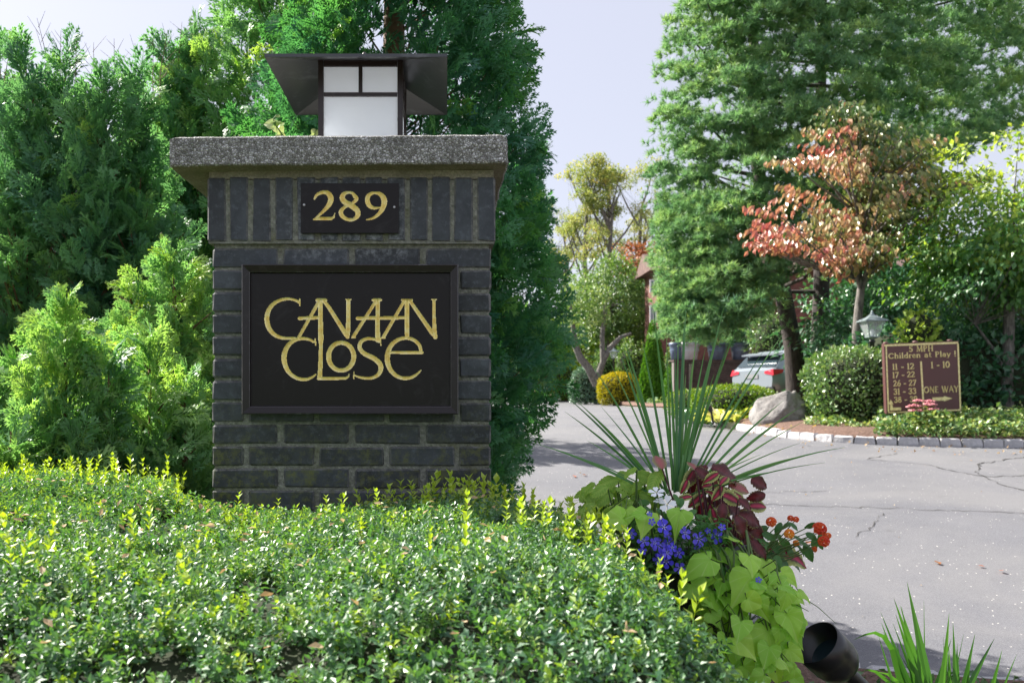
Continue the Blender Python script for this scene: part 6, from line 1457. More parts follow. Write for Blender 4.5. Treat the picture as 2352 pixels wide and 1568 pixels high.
# ------------------------------------------------------------------ planter with its plants
YP = 2.32
def Z5(x, y): return ((x/1.9653+1650)*.7656, (y/1.9653+1250)*.7656)
pcx = P(1590, 0, YP).x+.02
M['pot'] = simple('dark_glazed_planter', (.03, .032, .035), .45, 0, 12, .4)
pt = MB(); ph = P(0, 1205, YP).z-.12
pt.lathe((0, 0, 0), [(0, 0), (.15, 0), (.155, .04), (.11, .07), (.12, ph*.45), (.14, ph-.14), (.165, ph-.09), (.17, ph-.05), (.15, ph-.05), (.14, ph-.07), (0, ph-.07)], 28)
o = pt.obj('tall_planter', M['pot']); o.location = (pcx, YP+.10, .12); tag(o, 'tall dark planter urn hidden under trailing lime leaves', 'planter')
def radial_leaf(name, mats, outline, rings=2, fold=.1, droop=.25, seed=0, wav=.03, attr=True):
    """leaf from outline points round the petiole joint at origin, tip towards +Y"""
    r = random.Random(seed); V = [(0, 0, 0)]; E = [0.0]; A = [0.0]; F = []
    n = len(outline)
    for k in range(1, rings+1):
        t = k/rings
        for i, (x, y) in enumerate(outline):
            X, Y = x*t, y*t; z = fold*abs(X)*1.0-droop*max(0, Y)**2-droop*.8*X*X+wav*math.sin(i*1.9+seed)*t*t; V.append((X, Y, z)); E.append(t); A.append(Y)
    for i in range(n-1): F.append((0, 1+i, 2+i))
    for k in range(rings-1):
        b_ = 1+k*n
        for i in range(n-1): F.append((b_+i, b_+n+i, b_+n+i+1)); F.append((b_+i, b_+n+i+1, b_+i+1))
    V = np.array(V); me = mesh_np(name, V, F, mats, {'edge': E, 'tint': np.full(len(V), r.uniform(.0, 1))}, smooth=True); return me
def heart(seed):
    r = random.Random(seed); a = r.uniform(.9, 1.1)
    pts = [(0, 0), (-.10, -.14), (-.26, -.20), (-.42, -.14), (-.52, .04), (-.50, .26), (-.40, .46), (-.24, .66), (-.10, .84), (0, 1.0)]
    if seed % 3 == 1: pts = [(0, 0), (-.08, -.12), (-.24, -.16), (-.44, -.10), (-.56, .10), (-.46, .30), (-.30, .44), (-.17, .62), (-.07, .80), (0, .98)]
    pts = [(x*a, y) for x, y in pts]; return pts+[(-x, y) for x, y in pts[::-1][1:]]
M['vine'] = leafmat('lime_vine_leaf', [(0, (.28, .60, .07)), (1, (.50, .80, .12))], .45, .35, (1.4, 1.3, .4), .4)
def add_veins(m, n=9, col=(.60, .80, .26)):
    nt = m.node_tree; tc = N(nt, 'ShaderNodeTexCoord'); sp = N(nt, 'ShaderNodeSeparateXYZ'); nt.links.new(tc.outputs['Object'], sp.inputs[0]); at = N(nt, 'ShaderNodeMath', operation='ARCTAN2'); nt.links.new(sp.outputs[0], at.inputs[0]); nt.links.new(sp.outputs[1], at.inputs[1])
    mu = N(nt, 'ShaderNodeMath', operation='MULTIPLY'); mu.inputs[1].default_value = n/2; nt.links.new(at.outputs[0], mu.inputs[0]); cs = N(nt, 'ShaderNodeMath', operation='COSINE'); nt.links.new(mu.outputs[0], cs.inputs[0]); ab = N(nt, 'ShaderNodeMath', operation='ABSOLUTE'); nt.links.new(cs.outputs[0], ab.inputs[0])
    f = ramp(nt, ab.outputs[0], [(.975, (0, 0, 0)), (1, (.55, .55, .55))])
    for lk in list(nt.links):
        if lk.from_node.type == 'VALTORGB' and lk.to_socket.name in ('Base Color',): src = lk.from_socket; b = lk.to_node
    tn = noise(nt, 2.2, 4, .6); c1 = mixc(nt, ramp(nt, tn.outputs[0], [(.35, (0, 0, 0)), (.7, (.45, .45, .45))]), src, (.22, .48, .04)); c = mixc(nt, f, c1, col); nt.links.new(c, b.inputs['Base Color'])
add_veins(M['vine'])
M['vine2'] = leafmat('mid_green_leaf', [(0, (.05, .17, .04)), (1, (.10, .26, .06))], .4, .3, (1.4, 1.4, .6), .5)
VM = [radial_leaf('leaf', [M['vine']], heart(k), 3, .12+.16*(k % 3), .25+.22*(k % 4), k, .05+.02*(k % 2)) for k in range(9)]
def place_leaf(me, root, px, py, Y, size_px, rot_deg, tilt=.8, roll=0.0, name='leaf'):
    """rot: direction of the tip in the picture, degrees clockwise from down; tilt 0 = face the viewer, 1.4 = lies flat"""
    c_ = P(px, py, Y); L = size_px*Y/D; a = math.radians(rot_deg); tipd = Vector((math.sin(a)*-1, 0, -math.cos(a)))
    nrm = Vector((0, -math.cos(tilt), math.sin(tilt))); y = (tipd-nrm*tipd.dot(nrm)).normalized(); nrm = Matrix.Rotation(roll, 3, y) @ nrm; x = y.cross(nrm)
    R = Matrix((x, y, nrm)).transposed().to_4x4(); o = link(name, me, root); o.matrix_world = Matrix.Translation(c_-y*L*.42) @ R @ Matrix.Scale(L, 4); 
    lm = Matrix.Translation(-root.location) @ o.matrix_world if root.parent is None else o.matrix_world; o.location, o.rotation_euler, o.scale = lm.to_translation(), lm.to_euler(), lm.to_scale(); return c_-y*L*.42
rp = random.Random(77)
vine = empty('sweet_potato_vine', (pcx, YP-.02, .12+ph), 'lime green heart leaved vine trailing over the right front of the planter', 'plant')
VL = [(370, 600, 130), (445, 585, 120), (510, 570, 100), (585, 680, 125), (565, 610, 135), (755, 605, 145), (870, 860, 180), (975, 812, 160), (1090, 850, 130), (1190, 868, 130), (930, 970, 115), (1010, 1000, 130), (1150, 985, 190), (1165, 925, 115), (890, 1030, 160), (985, 1068, 150), (1060, 1108, 145), (1320, 955, 110), (1405, 945, 110), (1330, 1040, 120), (1415, 1010, 105), (1462, 1060, 85), (1212, 1100, 115), (1250, 1140, 135), (1130, 1190, 150), (1120, 1255, 135), (980, 1200, 110), (1400, 1130, 115), (1425, 1215, 150), (1300, 1250, 140), (1268, 1322, 155), (1145, 1342, 150), (1385, 1350, 130), (1055, 1400, 120), (1280, 1410, 135), (1100, 1470, 115), (1060, 1525, 115), (1180, 1502, 110), (1250, 1482, 120), (1375, 1440, 100), (1330, 1500, 110), (1420, 1520, 110), (1230, 1560, 120), (1465, 1560, 95), (1010, 1330, 100), (1090, 720, 100), (840, 930, 90), (340, 700, 90), (1180, 1050, 110), (1340, 1180, 110), (1360, 1290, 100), (1440, 1160, 120), (1470, 1230, 110), (1455, 1310, 115), (1450, 1400, 110), (1390, 1080, 110), (1250, 985, 110), (1500, 1040, 80)]
ctr = []
for i, (x, y, s) in enumerate(VL):
    px, py = Z5(x, y); f = max(0, (y-780)/800); Y = YP-.20-.06*math.sin(i*2.3) if y > 780 else YP-.17+rp.uniform(-.04, .03)
    if x > 1280: Y += .06
    t = rp.uniform(.3, 1.0) if y > 1050 else rp.uniform(.7, 1.15); Y += rp.uniform(-.035, .035)
    ro = rp.uniform(-55, 55) + (x-1100)/500*-35
    ctr.append(place_leaf(VM[i*5 % 9], vine, px, py, Y, s*.42*.98, ro, t, rp.uniform(-.4, .4)))
for i in range(62):   # leaves deeper in the trailing mass and below the frame
    y = 860+900*rp.random(); x = rp.uniform(840, 1440) if y < 1250 else rp.uniform(930, 1470); px, py = Z5(x, y)
    ctr.append(place_leaf(VM[i*5 % 9], vine, px, py, YP-.10+rp.uniform(-.03, .08)+(.05 if x > 1300 else 0), rp.uniform(95, 140)*.42, rp.uniform(-80, 80), rp.uniform(.3, 1.0), rp.uniform(-.5, .5)))
vs_ = MB(); b0 = vine.location
for i in range(9):
    a = Vector((rp.uniform(-.1, .12), -.08, 0)); q = P(*Z5(rp.uniform(950, 1420), rp.uniform(1300, 1600)), YP-.12)-b0; m1 = a.lerp(q, .25)+Vector((0, -.06, .03)); vs_.tube([a, m1, m1.lerp(q, .5)+Vector((0, -.02, 0)), q], [.003, .003, .0025, .0015], 5, caps=False)
for c_ in ctr[::1]:
    q = c_-b0; vs_.tube([q+Vector((0, .004, .002)), q+Vector((rp.uniform(-.02, .02), .05, .03)), q+Vector((-.02, .10, -.01))], [.0014]*3, 4, caps=False)
vs_.tube([P(*Z5(1380, 1085), YP-.08)-b0, P(*Z5(1460, 1110), YP-.1)-b0, P(*Z5(1525, 1145), YP-.1)-b0], [.0016, .0013, .0008], 4); vs_.tube([P(*Z5(1500, 1070), YP-.08)-b0, P(*Z5(1580, 1120), YP-.1)-b0, P(*Z5(1690, 1220), YP-.1)-b0], [.0012, .001, .0006], 4)
tag(vs_.obj('vine_stems', M['stemg'], vine), kind='stuff')
# coleus
def coleus_outline(seed, w_=.34, teeth=9, amp=.035):
    r = random.Random(seed); L = []
    n = teeth*2
    for i in range(n+1):
        t = i/n; ww = w_*math.sin(math.pi*t**.75)**.8 if 0 < t < 1 else 0; ww += (amp if i % 2 else -amp*.3)*(1 if 0 < t < 1 else 0); L.append((-ww, t-.04*(i % 2)))
    L[0] = (0, -.02); L[-1] = (0, 1.0); return L+[(-x, y) for x, y in L[::-1][1:]]
def leaf_strip(name, mats, seed, w_=.34, teeth=9, amp=.03, fold=.25, droop=.35, tint=None, nv=3, ruff=.02):
    """midrib leaf: across each side nv rings, edge attribute 0 at the rib, 1 at the margin"""
    r = random.Random(seed); n = teeth*2; V = []; E = []; F = []; cols = []
    for i in range(n+1):
        t = i/n; ww = max(.004, w_*math.sin(math.pi*min(.999, max(.001, t))**.78)**.8); tooth = amp if i % 2 else 0; row = []
        for sd in range(-nv, nv+1):
            u = sd/nv; x = (ww+ (tooth if abs(sd) == nv and 0 < i < n else 0))*u; y = t-(.03*abs(u)**2 if True else 0)+abs(u)*.07*math.sin(math.pi*t)
            z = fold*abs(x)-droop*t*t-.25*x*x/max(.05, w_)+ruff*math.sin(i*math.pi+seed)*abs(u)**2+ruff*math.sin(t*14+seed+u)*abs(u); row.append(len(V)); V.append((x, y, z)); E.append(abs(u) if 0 < i < n else abs(u)*.3)
        cols.append(row)
    for i in range(n):
        for k in range(2*nv): F.append((cols[i][k], cols[i][k+1], cols[i+1][k+1])); F.append((cols[i][k], cols[i+1][k+1], cols[i+1][k]))
    V = np.array(V); return mesh_np(name, V, F, mats, {'edge': E, 'tint': np.full(len(V), tint if tint is not None else r.uniform(.2, .9))}, smooth=True)
def edgeleaf(name, stops, vein=None, rough=.5, trans=.25, tcol=(1.3, 1.2, .8)):
    m, nt, b = newmat(name); at = N(nt, 'ShaderNodeAttribute'); at.attribute_name = 'edge'
    tn = noise(nt, 9, 4, .7); ma = N(nt, 'ShaderNodeMath', operation='MULTIPLY_ADD'); nt.links.new(tn.outputs[0], ma.inputs[0]); ma.inputs[1].default_value = .45; ma.inputs[2].default_value = -.22
    ad = N(nt, 'ShaderNodeMath', operation='ADD'); nt.links.new(at.outputs['Fac'], ad.inputs[0]); nt.links.new(ma.outputs[0], ad.inputs[1]); c = ramp(nt, ad.outputs[0], stops)
    if vein:
        tc = N(nt, 'ShaderNodeTexCoord'); sp = N(nt, 'ShaderNodeSeparateXYZ'); nt.links.new(tc.outputs['Object'], sp.inputs[0])
        ab = N(nt, 'ShaderNodeMath', operation='ABSOLUTE'); nt.links.new(sp.outputs[0], ab.inputs[0]); mu = N(nt, 'ShaderNodeMath', operation='MULTIPLY_ADD'); nt.links.new(ab.outputs[0], mu.inputs[0]); mu.inputs[1].default_value = -.75; nt.links.new(sp.outputs[1], mu.inputs[2])
        sn = N(nt, 'ShaderNodeMath', operation='SINE'); m2 = N(nt, 'ShaderNodeMath', operation='MULTIPLY'); nt.links.new(mu.outputs[0], m2.inputs[0]); m2.inputs[1].default_value = 62; nt.links.new(m2.outputs[0], sn.inputs[0])
        c = mixc(nt, ramp(nt, sn.outputs[0], [(.72, (0, 0, 0)), (.98, (.8, .8, .8))]), c, vein)
    nt.links.new(c, b.inputs['Base Color']); b.inputs['Roughness'].default_value = rough
    tr = N(nt, 'ShaderNodeBsdfTranslucent'); nt.links.new(mixc(nt, 1.0, c, tcol, 'MULTIPLY'), tr.inputs[0]); ms = N(nt, 'ShaderNodeMixShader'); ms.inputs[0].default_value = trans
    nt.links.new(b.outputs[0], ms.inputs[1]); nt.links.new(tr.outputs[0], ms.inputs[2]); nt.links.new(ms.outputs[0], nt.nodes['Material Output'].inputs[0]); return m
M['col_g'] = edgeleaf('lime_coleus_leaf', [(0, (.30, .48, .07)), (.4, (.20, .40, .04)), (.8, (.24, .44, .05)), (1, (.42, .58, .10))], (.42, .56, .12), .5, .3, (1.5, 1.5, .5))
M['col_r'] = edgeleaf('magenta_coleus_leaf', [(0, (.55, .03, .11)), (.25, (.30, .015, .04)), (.48, (.08, .02, .02)), (.66, (.24, .28, .07)), (1, (.55, .60, .20))], None, .5, .2)
M['col_d'] = edgeleaf('burgundy_coleus_leaf', [(0, (.17, .025, .035)), (.5, (.11, .018, .022)), (.85, (.08, .03, .02)), (1, (.25, .24, .07))], (.05, .012, .012), .45, .25, (2.2, .8, .6))
M['col_p'] = edgeleaf('pink_coleus_leaf', [(0, (.45, .10, .12)), (.5, (.36, .14, .12)), (.8, (.25, .22, .10)), (1, (.35, .38, .15))], (.45, .25, .2), .5, .25)
CG = [leaf_strip('leaf', [M['col_g']], k, .30, 7, .055, .25, .6, ruff=.05) for k in range(4)]; CRm = [leaf_strip('leaf', [M['col_r']], 10+k, .27, 9, .05, .3, .5, ruff=.03) for k in range(3)]
CDm = [leaf_strip('leaf', [M['col_d']], 20+k, .33, 8, .05, .25, .6, ruff=.05) for k in range(3)]; CPm = [leaf_strip('leaf', [M['col_p']], 30+k, .33, 8, .03, .2, .4) for k in range(2)]
cg = empty('green_coleus', (P(1440, 0, YP).x, YP+.02, .12+ph-.05), 'lime green coleus with crinkled leaves at the left of the planter', 'plant')
GLs = [(220, 412, 120), (300, 425, 100), (350, 380, 115), (425, 345, 90), (480, 312, 80), (560, 350, 115), (622, 350, 140), (250, 470, 100), (330, 470, 115), (405, 482, 110), (432, 440, 100), (470, 402, 90), (520, 392, 100), (565, 462, 90), (232, 530, 90), (310, 522, 100), (372, 560, 110), (450, 520, 110), (182, 562, 70), (600, 422, 90), (520, 482, 90), (262, 590, 90), (350, 640, 100), (420, 640, 90), (190, 450, 70), (500, 560, 90)]
stc = []
for i, (x, y, s) in enumerate(GLs):
    px, py = Z5(x, y); stc.append((place_leaf(CG[i % 4], cg, px, py, YP+rp.uniform(-.05, .12), s*.42, rp.uniform(20, 75)*(1 if x < 430 else rp.choice((1, -1))), rp.uniform(.6, 1.15), rp.uniform(-.5, .5)), cg))
for i in range(34):
    x = rp.uniform(190, 640); y = rp.uniform(390, 640)+max(0, (400-x))*.12; px, py = Z5(x, y); place_leaf(CG[i % 4], cg, px, py, YP+rp.uniform(.02, .2), rp.uniform(70, 110)*.42, rp.uniform(-90, 90), rp.uniform(.3, 1.2), rp.uniform(-.6, .6))
cm_ = MB()
for c_, r_ in stc: q = c_-cg.location; a = Vector((q.x*.35+.03, q.y*.4+.03, -.06)); cm_.tube([a, a.lerp(q, .6)+Vector((0, .01, -.01)), q], [.004, .003, .0018], 5, caps=False)
tag(cm_.obj('stems', M['stemg'], cg), kind='stuff'); 
crd = empty('burgundy_coleus', (P(1700, 0, YP).x, YP+.04, .12+ph-.05), 'burgundy and magenta coleus with yellow toothed margins right of the spikes', 'plant')
RLs = [(870, 310, 135, 'd', 60), (835, 350, 120, 'r', 30), (1035, 312, 170, 'd', -75), (905, 330, 110, 'd', -60), (1022, 368, 95, 'r', -150), (985, 392, 90, 'p', -20), (1112, 410, 120, 'p', -80), (965, 450, 110, 'r', -60), (875, 482, 100, 'r', 40), (1062, 470, 140, 'r', -70), (948, 552, 120, 'r', 5), (972, 585, 110, 'r', -10), (1085, 535, 140, 'd', -40), (1180, 592, 140, 'd', -75), (1130, 628, 120, 'd', -30), (1205, 655, 110, 'd', -20), (1140, 762, 170, 'd', 170), (1098, 802, 120, 'd', 60), (1392, 790, 230, 'r', -65), (1190, 700, 100, 'd', -10), (650, 262, 110, 'p', 175), (1010, 622, 90, 'r', -35), (845, 285, 80, 'p', 170), (800, 400, 80, 'r', 20), (800, 470, 80, 'r', 90), (930, 400, 80, 'r', -120), (1040, 660, 100, 'd', 20), (1085, 720, 110, 'd', 10), (1230, 760, 110, 'd', -30), (1245, 840, 100, 'd', -35), (1020, 545, 90, 'd', 10), (1150, 505, 90, 'd', -60), (700, 640, 60, 'd', 0), (960, 350, 90, 'r', 60), (1000, 440, 90, 'r', 30), (1100, 455, 110, 'r', -60)]
stc = []
for i, (x, y, s, k, ro) in enumerate(RLs):
    px, py = Z5(x, y); me = {'d': CDm[i % 3], 'r': CRm[i % 3], 'p': CPm[i % 2]}[k]; stc.append(place_leaf(me, crd, px, py, YP-.05+rp.uniform(-.05, .08)+(.04 if x > 1150 else 0), s*.43, ro, rp.uniform(.35, .95), rp.uniform(-.4, .4)))
for i in range(40):
    x = rp.uniform(800, 1240); y = rp.uniform(340, 830); 
    if x-800 < (y-500)*.5: continue
    px, py = Z5(x, y); place_leaf(CDm[i % 3] if rp.random() < .7 else CRm[i % 3], crd, px, py, YP+rp.uniform(.03, .15), rp.uniform(80, 130)*.44, rp.uniform(-120, 90), rp.uniform(.2, 1.1), rp.uniform(-.5, .5))
cm_ = MB()
for c_ in stc: q = c_-crd.location; a = Vector((q.x*.3-.02, q.y*.4, -.10)); cm_.tube([a, a.lerp(q, .6)+Vector((0, .01, -.01)), q], [.004, .003, .002], 5, caps=False)
tag(cm_.obj('stems', simple('purple_stem', (.10, .03, .05), .5), crd), kind='stuff')
# dracaena spike
M['spike'] = leafmat('spike_leaf', [(0, (.05, .18, .07)), (.6, (.11, .29, .075)), (1, (.20, .40, .08))], .35, .25, (1.4, 1.5, .5), .6)
spk = empty('spike_plant', (P(1565, 0, YP).x, YP+.05, P(0, 1130, YP).z), 'tall spiky plant with sword leaves fanning out of the planter', 'plant')
tips = [(1499, 700, 12), (1576, 689, 15), (1571, 747, 13), (1558, 756, 11), (1550, 793, 11), (1601, 763, 10), (1662, 707, 14), (1655, 735, 12), (1696, 740, 11), (1679, 770, 9), (1796, 770, 10), (1754, 805, 9), (1766, 884, 12), (1800, 919, 11), (1837, 935, 14), (1845, 968, 8), (1429, 766, 14), (1424, 778, 9), (1417, 793, 12), (1364, 844, 11), (1299, 909, 11), (1327, 923, 15), (1380, 933, 7), (1297, 945, 11), (1348, 1011, 11), (1235, 1020, 13), (1316, 1046, 6), (1941, 1027, 10), (1851, 1045, 11), (1838, 1017, 6), (1779, 1082, 9), (1748, 1043, 6), (1475, 780, 12), (1590, 830, 10), (1540, 830, 12), (1620, 800, 11), (1530, 760, 10), (1400, 830, 9), (1895, 1062, 7), (1640, 860, 12), (1520, 880, 12), (1600, 900, 14), (1575, 860, 15), (1557, 900, 14)]
base_s = spk.location.copy()
for i, (tx, ty, wpx) in enumerate(tips):
    a = Vector(((tx-1570)/420*.055, rp.uniform(-.03, .03), .0-abs(tx-1570)/400*.03)); T_ = P(tx, ty, YP+.05+rp.uniform(-.10, .14))-base_s; side = T_.normalized().cross(Vector((0, 1, 0))).normalized()*-1
    yaw = rp.uniform(-.9, .9); w0 = wpx*YP/D*.5*.55; V = []; F = []; n = 11; sag = (T_-a).length*.035*(1+abs(tx-1570)/250)
    for k in range(n+1):
        t = k/n; c_ = a.lerp(T_, t)+Vector((0, 0, sag*4*t*(1-t)*.5)); ww = w0*(.62+.9*t*(1-t)*1.6)*(1-t**3.2)+.0003; sd = (Matrix.Rotation(yaw*.6, 3, (T_-a).normalized()) @ side); nn = sd.cross((T_-a).normalized())
        V += [tuple(c_-sd*ww), tuple(c_+nn*ww*.28), tuple(c_+sd*ww)]
        if k: b_ = 3*(k-1); F += [(b_, b_+1, b_+4), (b_, b_+4, b_+3), (b_+1, b_+2, b_+5), (b_+1, b_+5, b_+4)]
    link('leaf', mesh_np('leaf', V, F, [M['spike']], {'tint': np.full(len(V), min(1, max(0, rp.gauss(.45, .22))))}, smooth=False), spk)
# white impatiens
M['white_f'] = simple('white_petal', (.80, .84, .88), .5); M['eye_f'] = simple('yellow_flower_eye', (.75, .72, .35), .5)
imp = empty('white_impatiens', (P(1590, 0, YP).x, YP-.08, .12+ph-.02), 'white flowered impatiens with dark green leaves in the middle of the planter', 'flower')
def petals(n, L, w_, cup=.15, notch=.0, gap=0):
    m_ = MB()
    for k in range(n):
        a = 2*math.pi*k/n+gap; R = Matrix.Rotation(a, 3, 'Z'); pts = [(0, .06, 0), (-w_*.55, .38, cup*.4), (-w_, .72, cup), (-w_*.55, .98, cup*.9), (0, .98-notch, cup), (w_*.55, .98, cup*.9), (w_, .72, cup), (w_*.55, .38, cup*.4), (0, .55, cup*.35)]
        vs = [R @ Vector((x*L, y*L, z*L+.004*k*L)) for x, y, z in pts]; m_.add(vs, [(0, 8, 1), (1, 8, 2), (2, 8, 3), (3, 8, 4), (4, 8, 5), (5, 8, 6), (6, 8, 7), (7, 8, 0)], 0, True)
    return m_
wf = petals(5, .5, .34, .06, .08); wf.lathe((0, 0, .01), [(.04, 0), (.03, .02), (0, .025)], 8, 1); WF = wf.mesh('flower', [M['white_f'], M['eye_f']])
def face_flower(me, root, px, py, Y, spx, tilt=.3, yaw=0, roll=0, name='flower'):
    c_ = P(px, py, Y)-root.location; n = Vector((math.sin(yaw)*math.cos(tilt), -math.cos(yaw)*math.cos(tilt), math.sin(tilt))); o = link(name, me, root); o.location = c_; q = n.to_track_quat('Z', 'Y'); o.rotation_euler = (q.to_matrix() @ Matrix.Rotation(roll, 3, 'Z')).to_euler(); s = spx*Y/D; o.scale = (s, s, s); return c_
fc = []
for x, y, s, ti, ya in ((628, 445, 92, 1.0, -.2), (690, 515, 108, .5, .1), (826, 618, 92, .1, 1.1), (640, 492, 60, 1.1, -1.0)):
    fc.append(face_flower(WF, imp, *Z5(x, y), YP-.16, s*.42, ti, ya, rp.random()*6))
IL = [leaf_strip('leaf', [M['vine2']], 40+k, .27, 4, .0, .2, .3, ruff=.0) for k in range(3)]
for i, (x, y, s) in enumerate(((590, 545, 80), (770, 500, 70), (700, 585, 70), (835, 562, 70), (650, 480, 60), (745, 475, 60), (560, 505, 60), (845, 612, 60), (540, 560, 60), (660, 560, 70), (780, 560, 70), (730, 620, 70), (880, 590, 50), (900, 640, 60), (620, 590, 60), (1060, 700, 100), (920, 655, 120))):
    place_leaf(IL[i % 3], imp, *Z5(x, y), YP-.12+rp.uniform(-.02, .05), s*.46, rp.uniform(-110, 110), rp.uniform(.4, 1.1), rp.uniform(-.5, .5))
cm_ = MB()
for c_ in fc: a = Vector((c_.x*.4, .05, -.08)); cm_.tube([a, a.lerp(c_, .6), c_], [.003, .002, .0015], 5, caps=False)
tag(cm_.obj('stems', M['stemg'], imp), kind='stuff')
# blue lobelia-like flowers
M['blue_f'] = leafmat('blue_petal', [(0, (.05, .04, .75)), (1, (.17, .13, .95))], .5, .2, (1, 1, 1.2)); M['pale_eye'] = simple('pale_throat', (.65, .65, .85), .5)
bf = petals(5, .5, .36, .12, -.02)
bm2 = petals(5, .20, .10, .2, -.02); bf.add([(v_[0], v_[1], v_[2]+.035) for v_ in bm2.v], bm2.f, 1)
BF = []
for k in range(3):
    me = bf.mesh('flower', [M['blue_f'], M['pale_eye']]); at = me.attributes.new('tint', 'FLOAT', 'POINT'); at.data.foreach_set('value', [min(1, .25+.3*k+.1*math.hypot(v_.co.x, v_.co.y)) for v_ in me.vertices]); BF.append(me)
lob = empty('blue_lobelia', (P(1545, 0, YP).x, YP-.1, .12+ph-.06), 'vivid blue lobelia flowers at the left front of the planter', 'flower'); fc = []
for i, (x, y, s) in enumerate(((670, 650, 84), (552, 732, 66), (635, 755, 84), (480, 688, 56), (795, 685, 72), (880, 720, 78), (980, 705, 80), (760, 800, 58), (690, 800, 66), (685, 850, 78), (640, 838, 60), (765, 890, 64), (700, 745, 66), (615, 742, 60), (660, 622, 46), (930, 672, 34), (1015, 650, 40), (1230, 960, 34), (1112, 1050, 44), (545, 790, 46), (600, 618, 40), (720, 770, 50), (655, 815, 56), (868, 765, 40), (962, 915, 34), (588, 575, 30), (690, 690, 50))):
    fc.append(face_flower(BF[i % 3], lob, *Z5(x, y), YP-.20+rp.uniform(-.02, .03)+(.02 if x > 850 else 0)-(.0 if y < 900 else .03), s*.45, rp.uniform(-.1, .6), rp.uniform(-.5, .5), rp.random()*6))
cm_ = MB()
for c_ in fc: a = Vector((c_.x*.5, .06, -.06)); cm_.tube([a, a.lerp(c_, .6)+Vector((0, 0, -.01)), c_], [.0018, .0014, .001], 4, caps=False)
tag(cm_.obj('stems', M['stemg'], lob), kind='stuff')
nl = 900; rl_ = np.random.default_rng(77); pp = np.array([tuple(P(*Z5(rl_.uniform(440, 1040), rl_.uniform(590, 920)), YP-.13+rl_.uniform(-.05, .05))-lob.location) for _ in range(nl)]); Dn = rl_.normal(0, 1, (nl, 3)); V, F, tt = scatter(leaf4_T(.35), pp, frames(Dn, rl_.normal(0, 1, (nl, 3))+np.array([0, 0, 1.])), rl_.uniform(.014, .03, nl), rl_.random(nl)); tag(link('foliage', mesh_np('foliage', V, F, [M['vine2']], {'tint': tt}), lob), kind='stuff')
# lantana
M['lant_o'] = leafmat('lantana_floret', [(0, (.70, .05, .02)), (.5, (.80, .16, .02)), (1, (.90, .42, .04))], .5, .2, (1, 1, 1)); M['lant_l'] = leafmat('lantana_leaf', [(0, (.03, .12, .035)), (1, (.08, .22, .05))], .4, .3, (1.4, 1.4, .5))
ltn = empty('lantana_plant', (P(1700, 0, YP).x, YP+.02, .12+ph-.10), 'lantana with orange and red flower heads reaching out to the right of the planter', 'flower')
def lant_head(tint, seed):
    m_ = MB(); r = random.Random(seed); at = []
    for k in range(26):
        ph_ = math.acos(1-.98*(k+.5)/26); th = k*2.4; n = Vector((math.sin(ph_)*math.cos(th), math.sin(ph_)*math.sin(th), math.cos(ph_))); c_ = n*.42; u = n.orthogonal().normalized(); v_ = n.cross(u)
        q = [c_+(u*math.cos(a)+v_*math.sin(a))*.17*(1 if j % 2 else .78)+n*.03 for j, a in enumerate([i*math.pi/4 for i in range(8)])]; m_.add([c_-n*.05]+q, [(0, 1+j, 1+(j+1) % 8) for j in range(8)]); at += [min(1, max(0, tint+r.uniform(-.2, .2)))]*9
    me = m_.mesh('flower_head', [M['lant_o']]); a_ = me.attributes.new('tint', 'FLOAT', 'POINT'); a_.data.foreach_set('value', at); return me
fc = []
for i, (x, y, s, t) in enumerate(((1305, 620, 56, .35), (1410, 690, 54, .8), (1588, 662, 76, .1), (1615, 735, 62, .15), (1555, 780, 36, .4), (1450, 745, 36, .7), (1418, 598, 34, .25), (1450, 605, 34, .3), (1640, 700, 34, .5))):
    fc.append(face_flower(lant_head(t, i), ltn, *Z5(x, y), YP-.02+rp.uniform(-.04, .04), s*.46, .7, rp.uniform(-.5, .5), 0, 'flower_head'))
LL = [leaf_strip('leaf', [M['lant_l']], 50+k, .26, 6, .02, .2, .5, ruff=.01) for k in range(3)]; lc = []
for i, (x, y, s, ro) in enumerate(((1290, 700, 70, -60), (1350, 650, 60, 30), (1385, 742, 70, -40), (1470, 712, 70, -70), (1540, 700, 60, -50), (1602, 705, 60, 20), (1520, 790, 80, -10), (1382, 852, 90, -30), (1340, 860, 90, 10), (1292, 800, 70, 20), (1440, 850, 80, -50), (1262, 762, 70, 40), (1500, 742, 60, -80), (1312, 832, 80, 0), (1330, 700, 60, 80), (1440, 640, 50, -60), (1400, 630, 50, 60), (1560, 740, 60, 10), (1590, 745, 50, -20), (1270, 845, 80, 30), (1420, 790, 70, -20), (1350, 780, 80, -70), (1255, 660, 60, 60), (1480, 770, 60, -30), (1320, 750, 60, 50), (1545, 640, 50, 60), (1250, 720, 70, -20))):
    lc.append(place_leaf(LL[i % 3], ltn, *Z5(x, y), YP+rp.uniform(-.06, .08), s*.5, ro, rp.uniform(.3, 1.0), rp.uniform(-.5, .5)))
cm_ = MB()
for c_ in fc: a = Vector((c_.x*.2, 0, 0)); cm_.tube([a, a.lerp(c_, .55)+Vector((0, 0, -.015)), c_], [.0028, .002, .0012], 5, caps=False)
for c_ in lc: q = c_-ltn.location; a = q.lerp(Vector((0, 0, 0)), .3); cm_.tube([a, q], [.0018, .001], 4, caps=False)
tag(cm_.obj('stems', M['stemg'], ltn), kind='stuff')

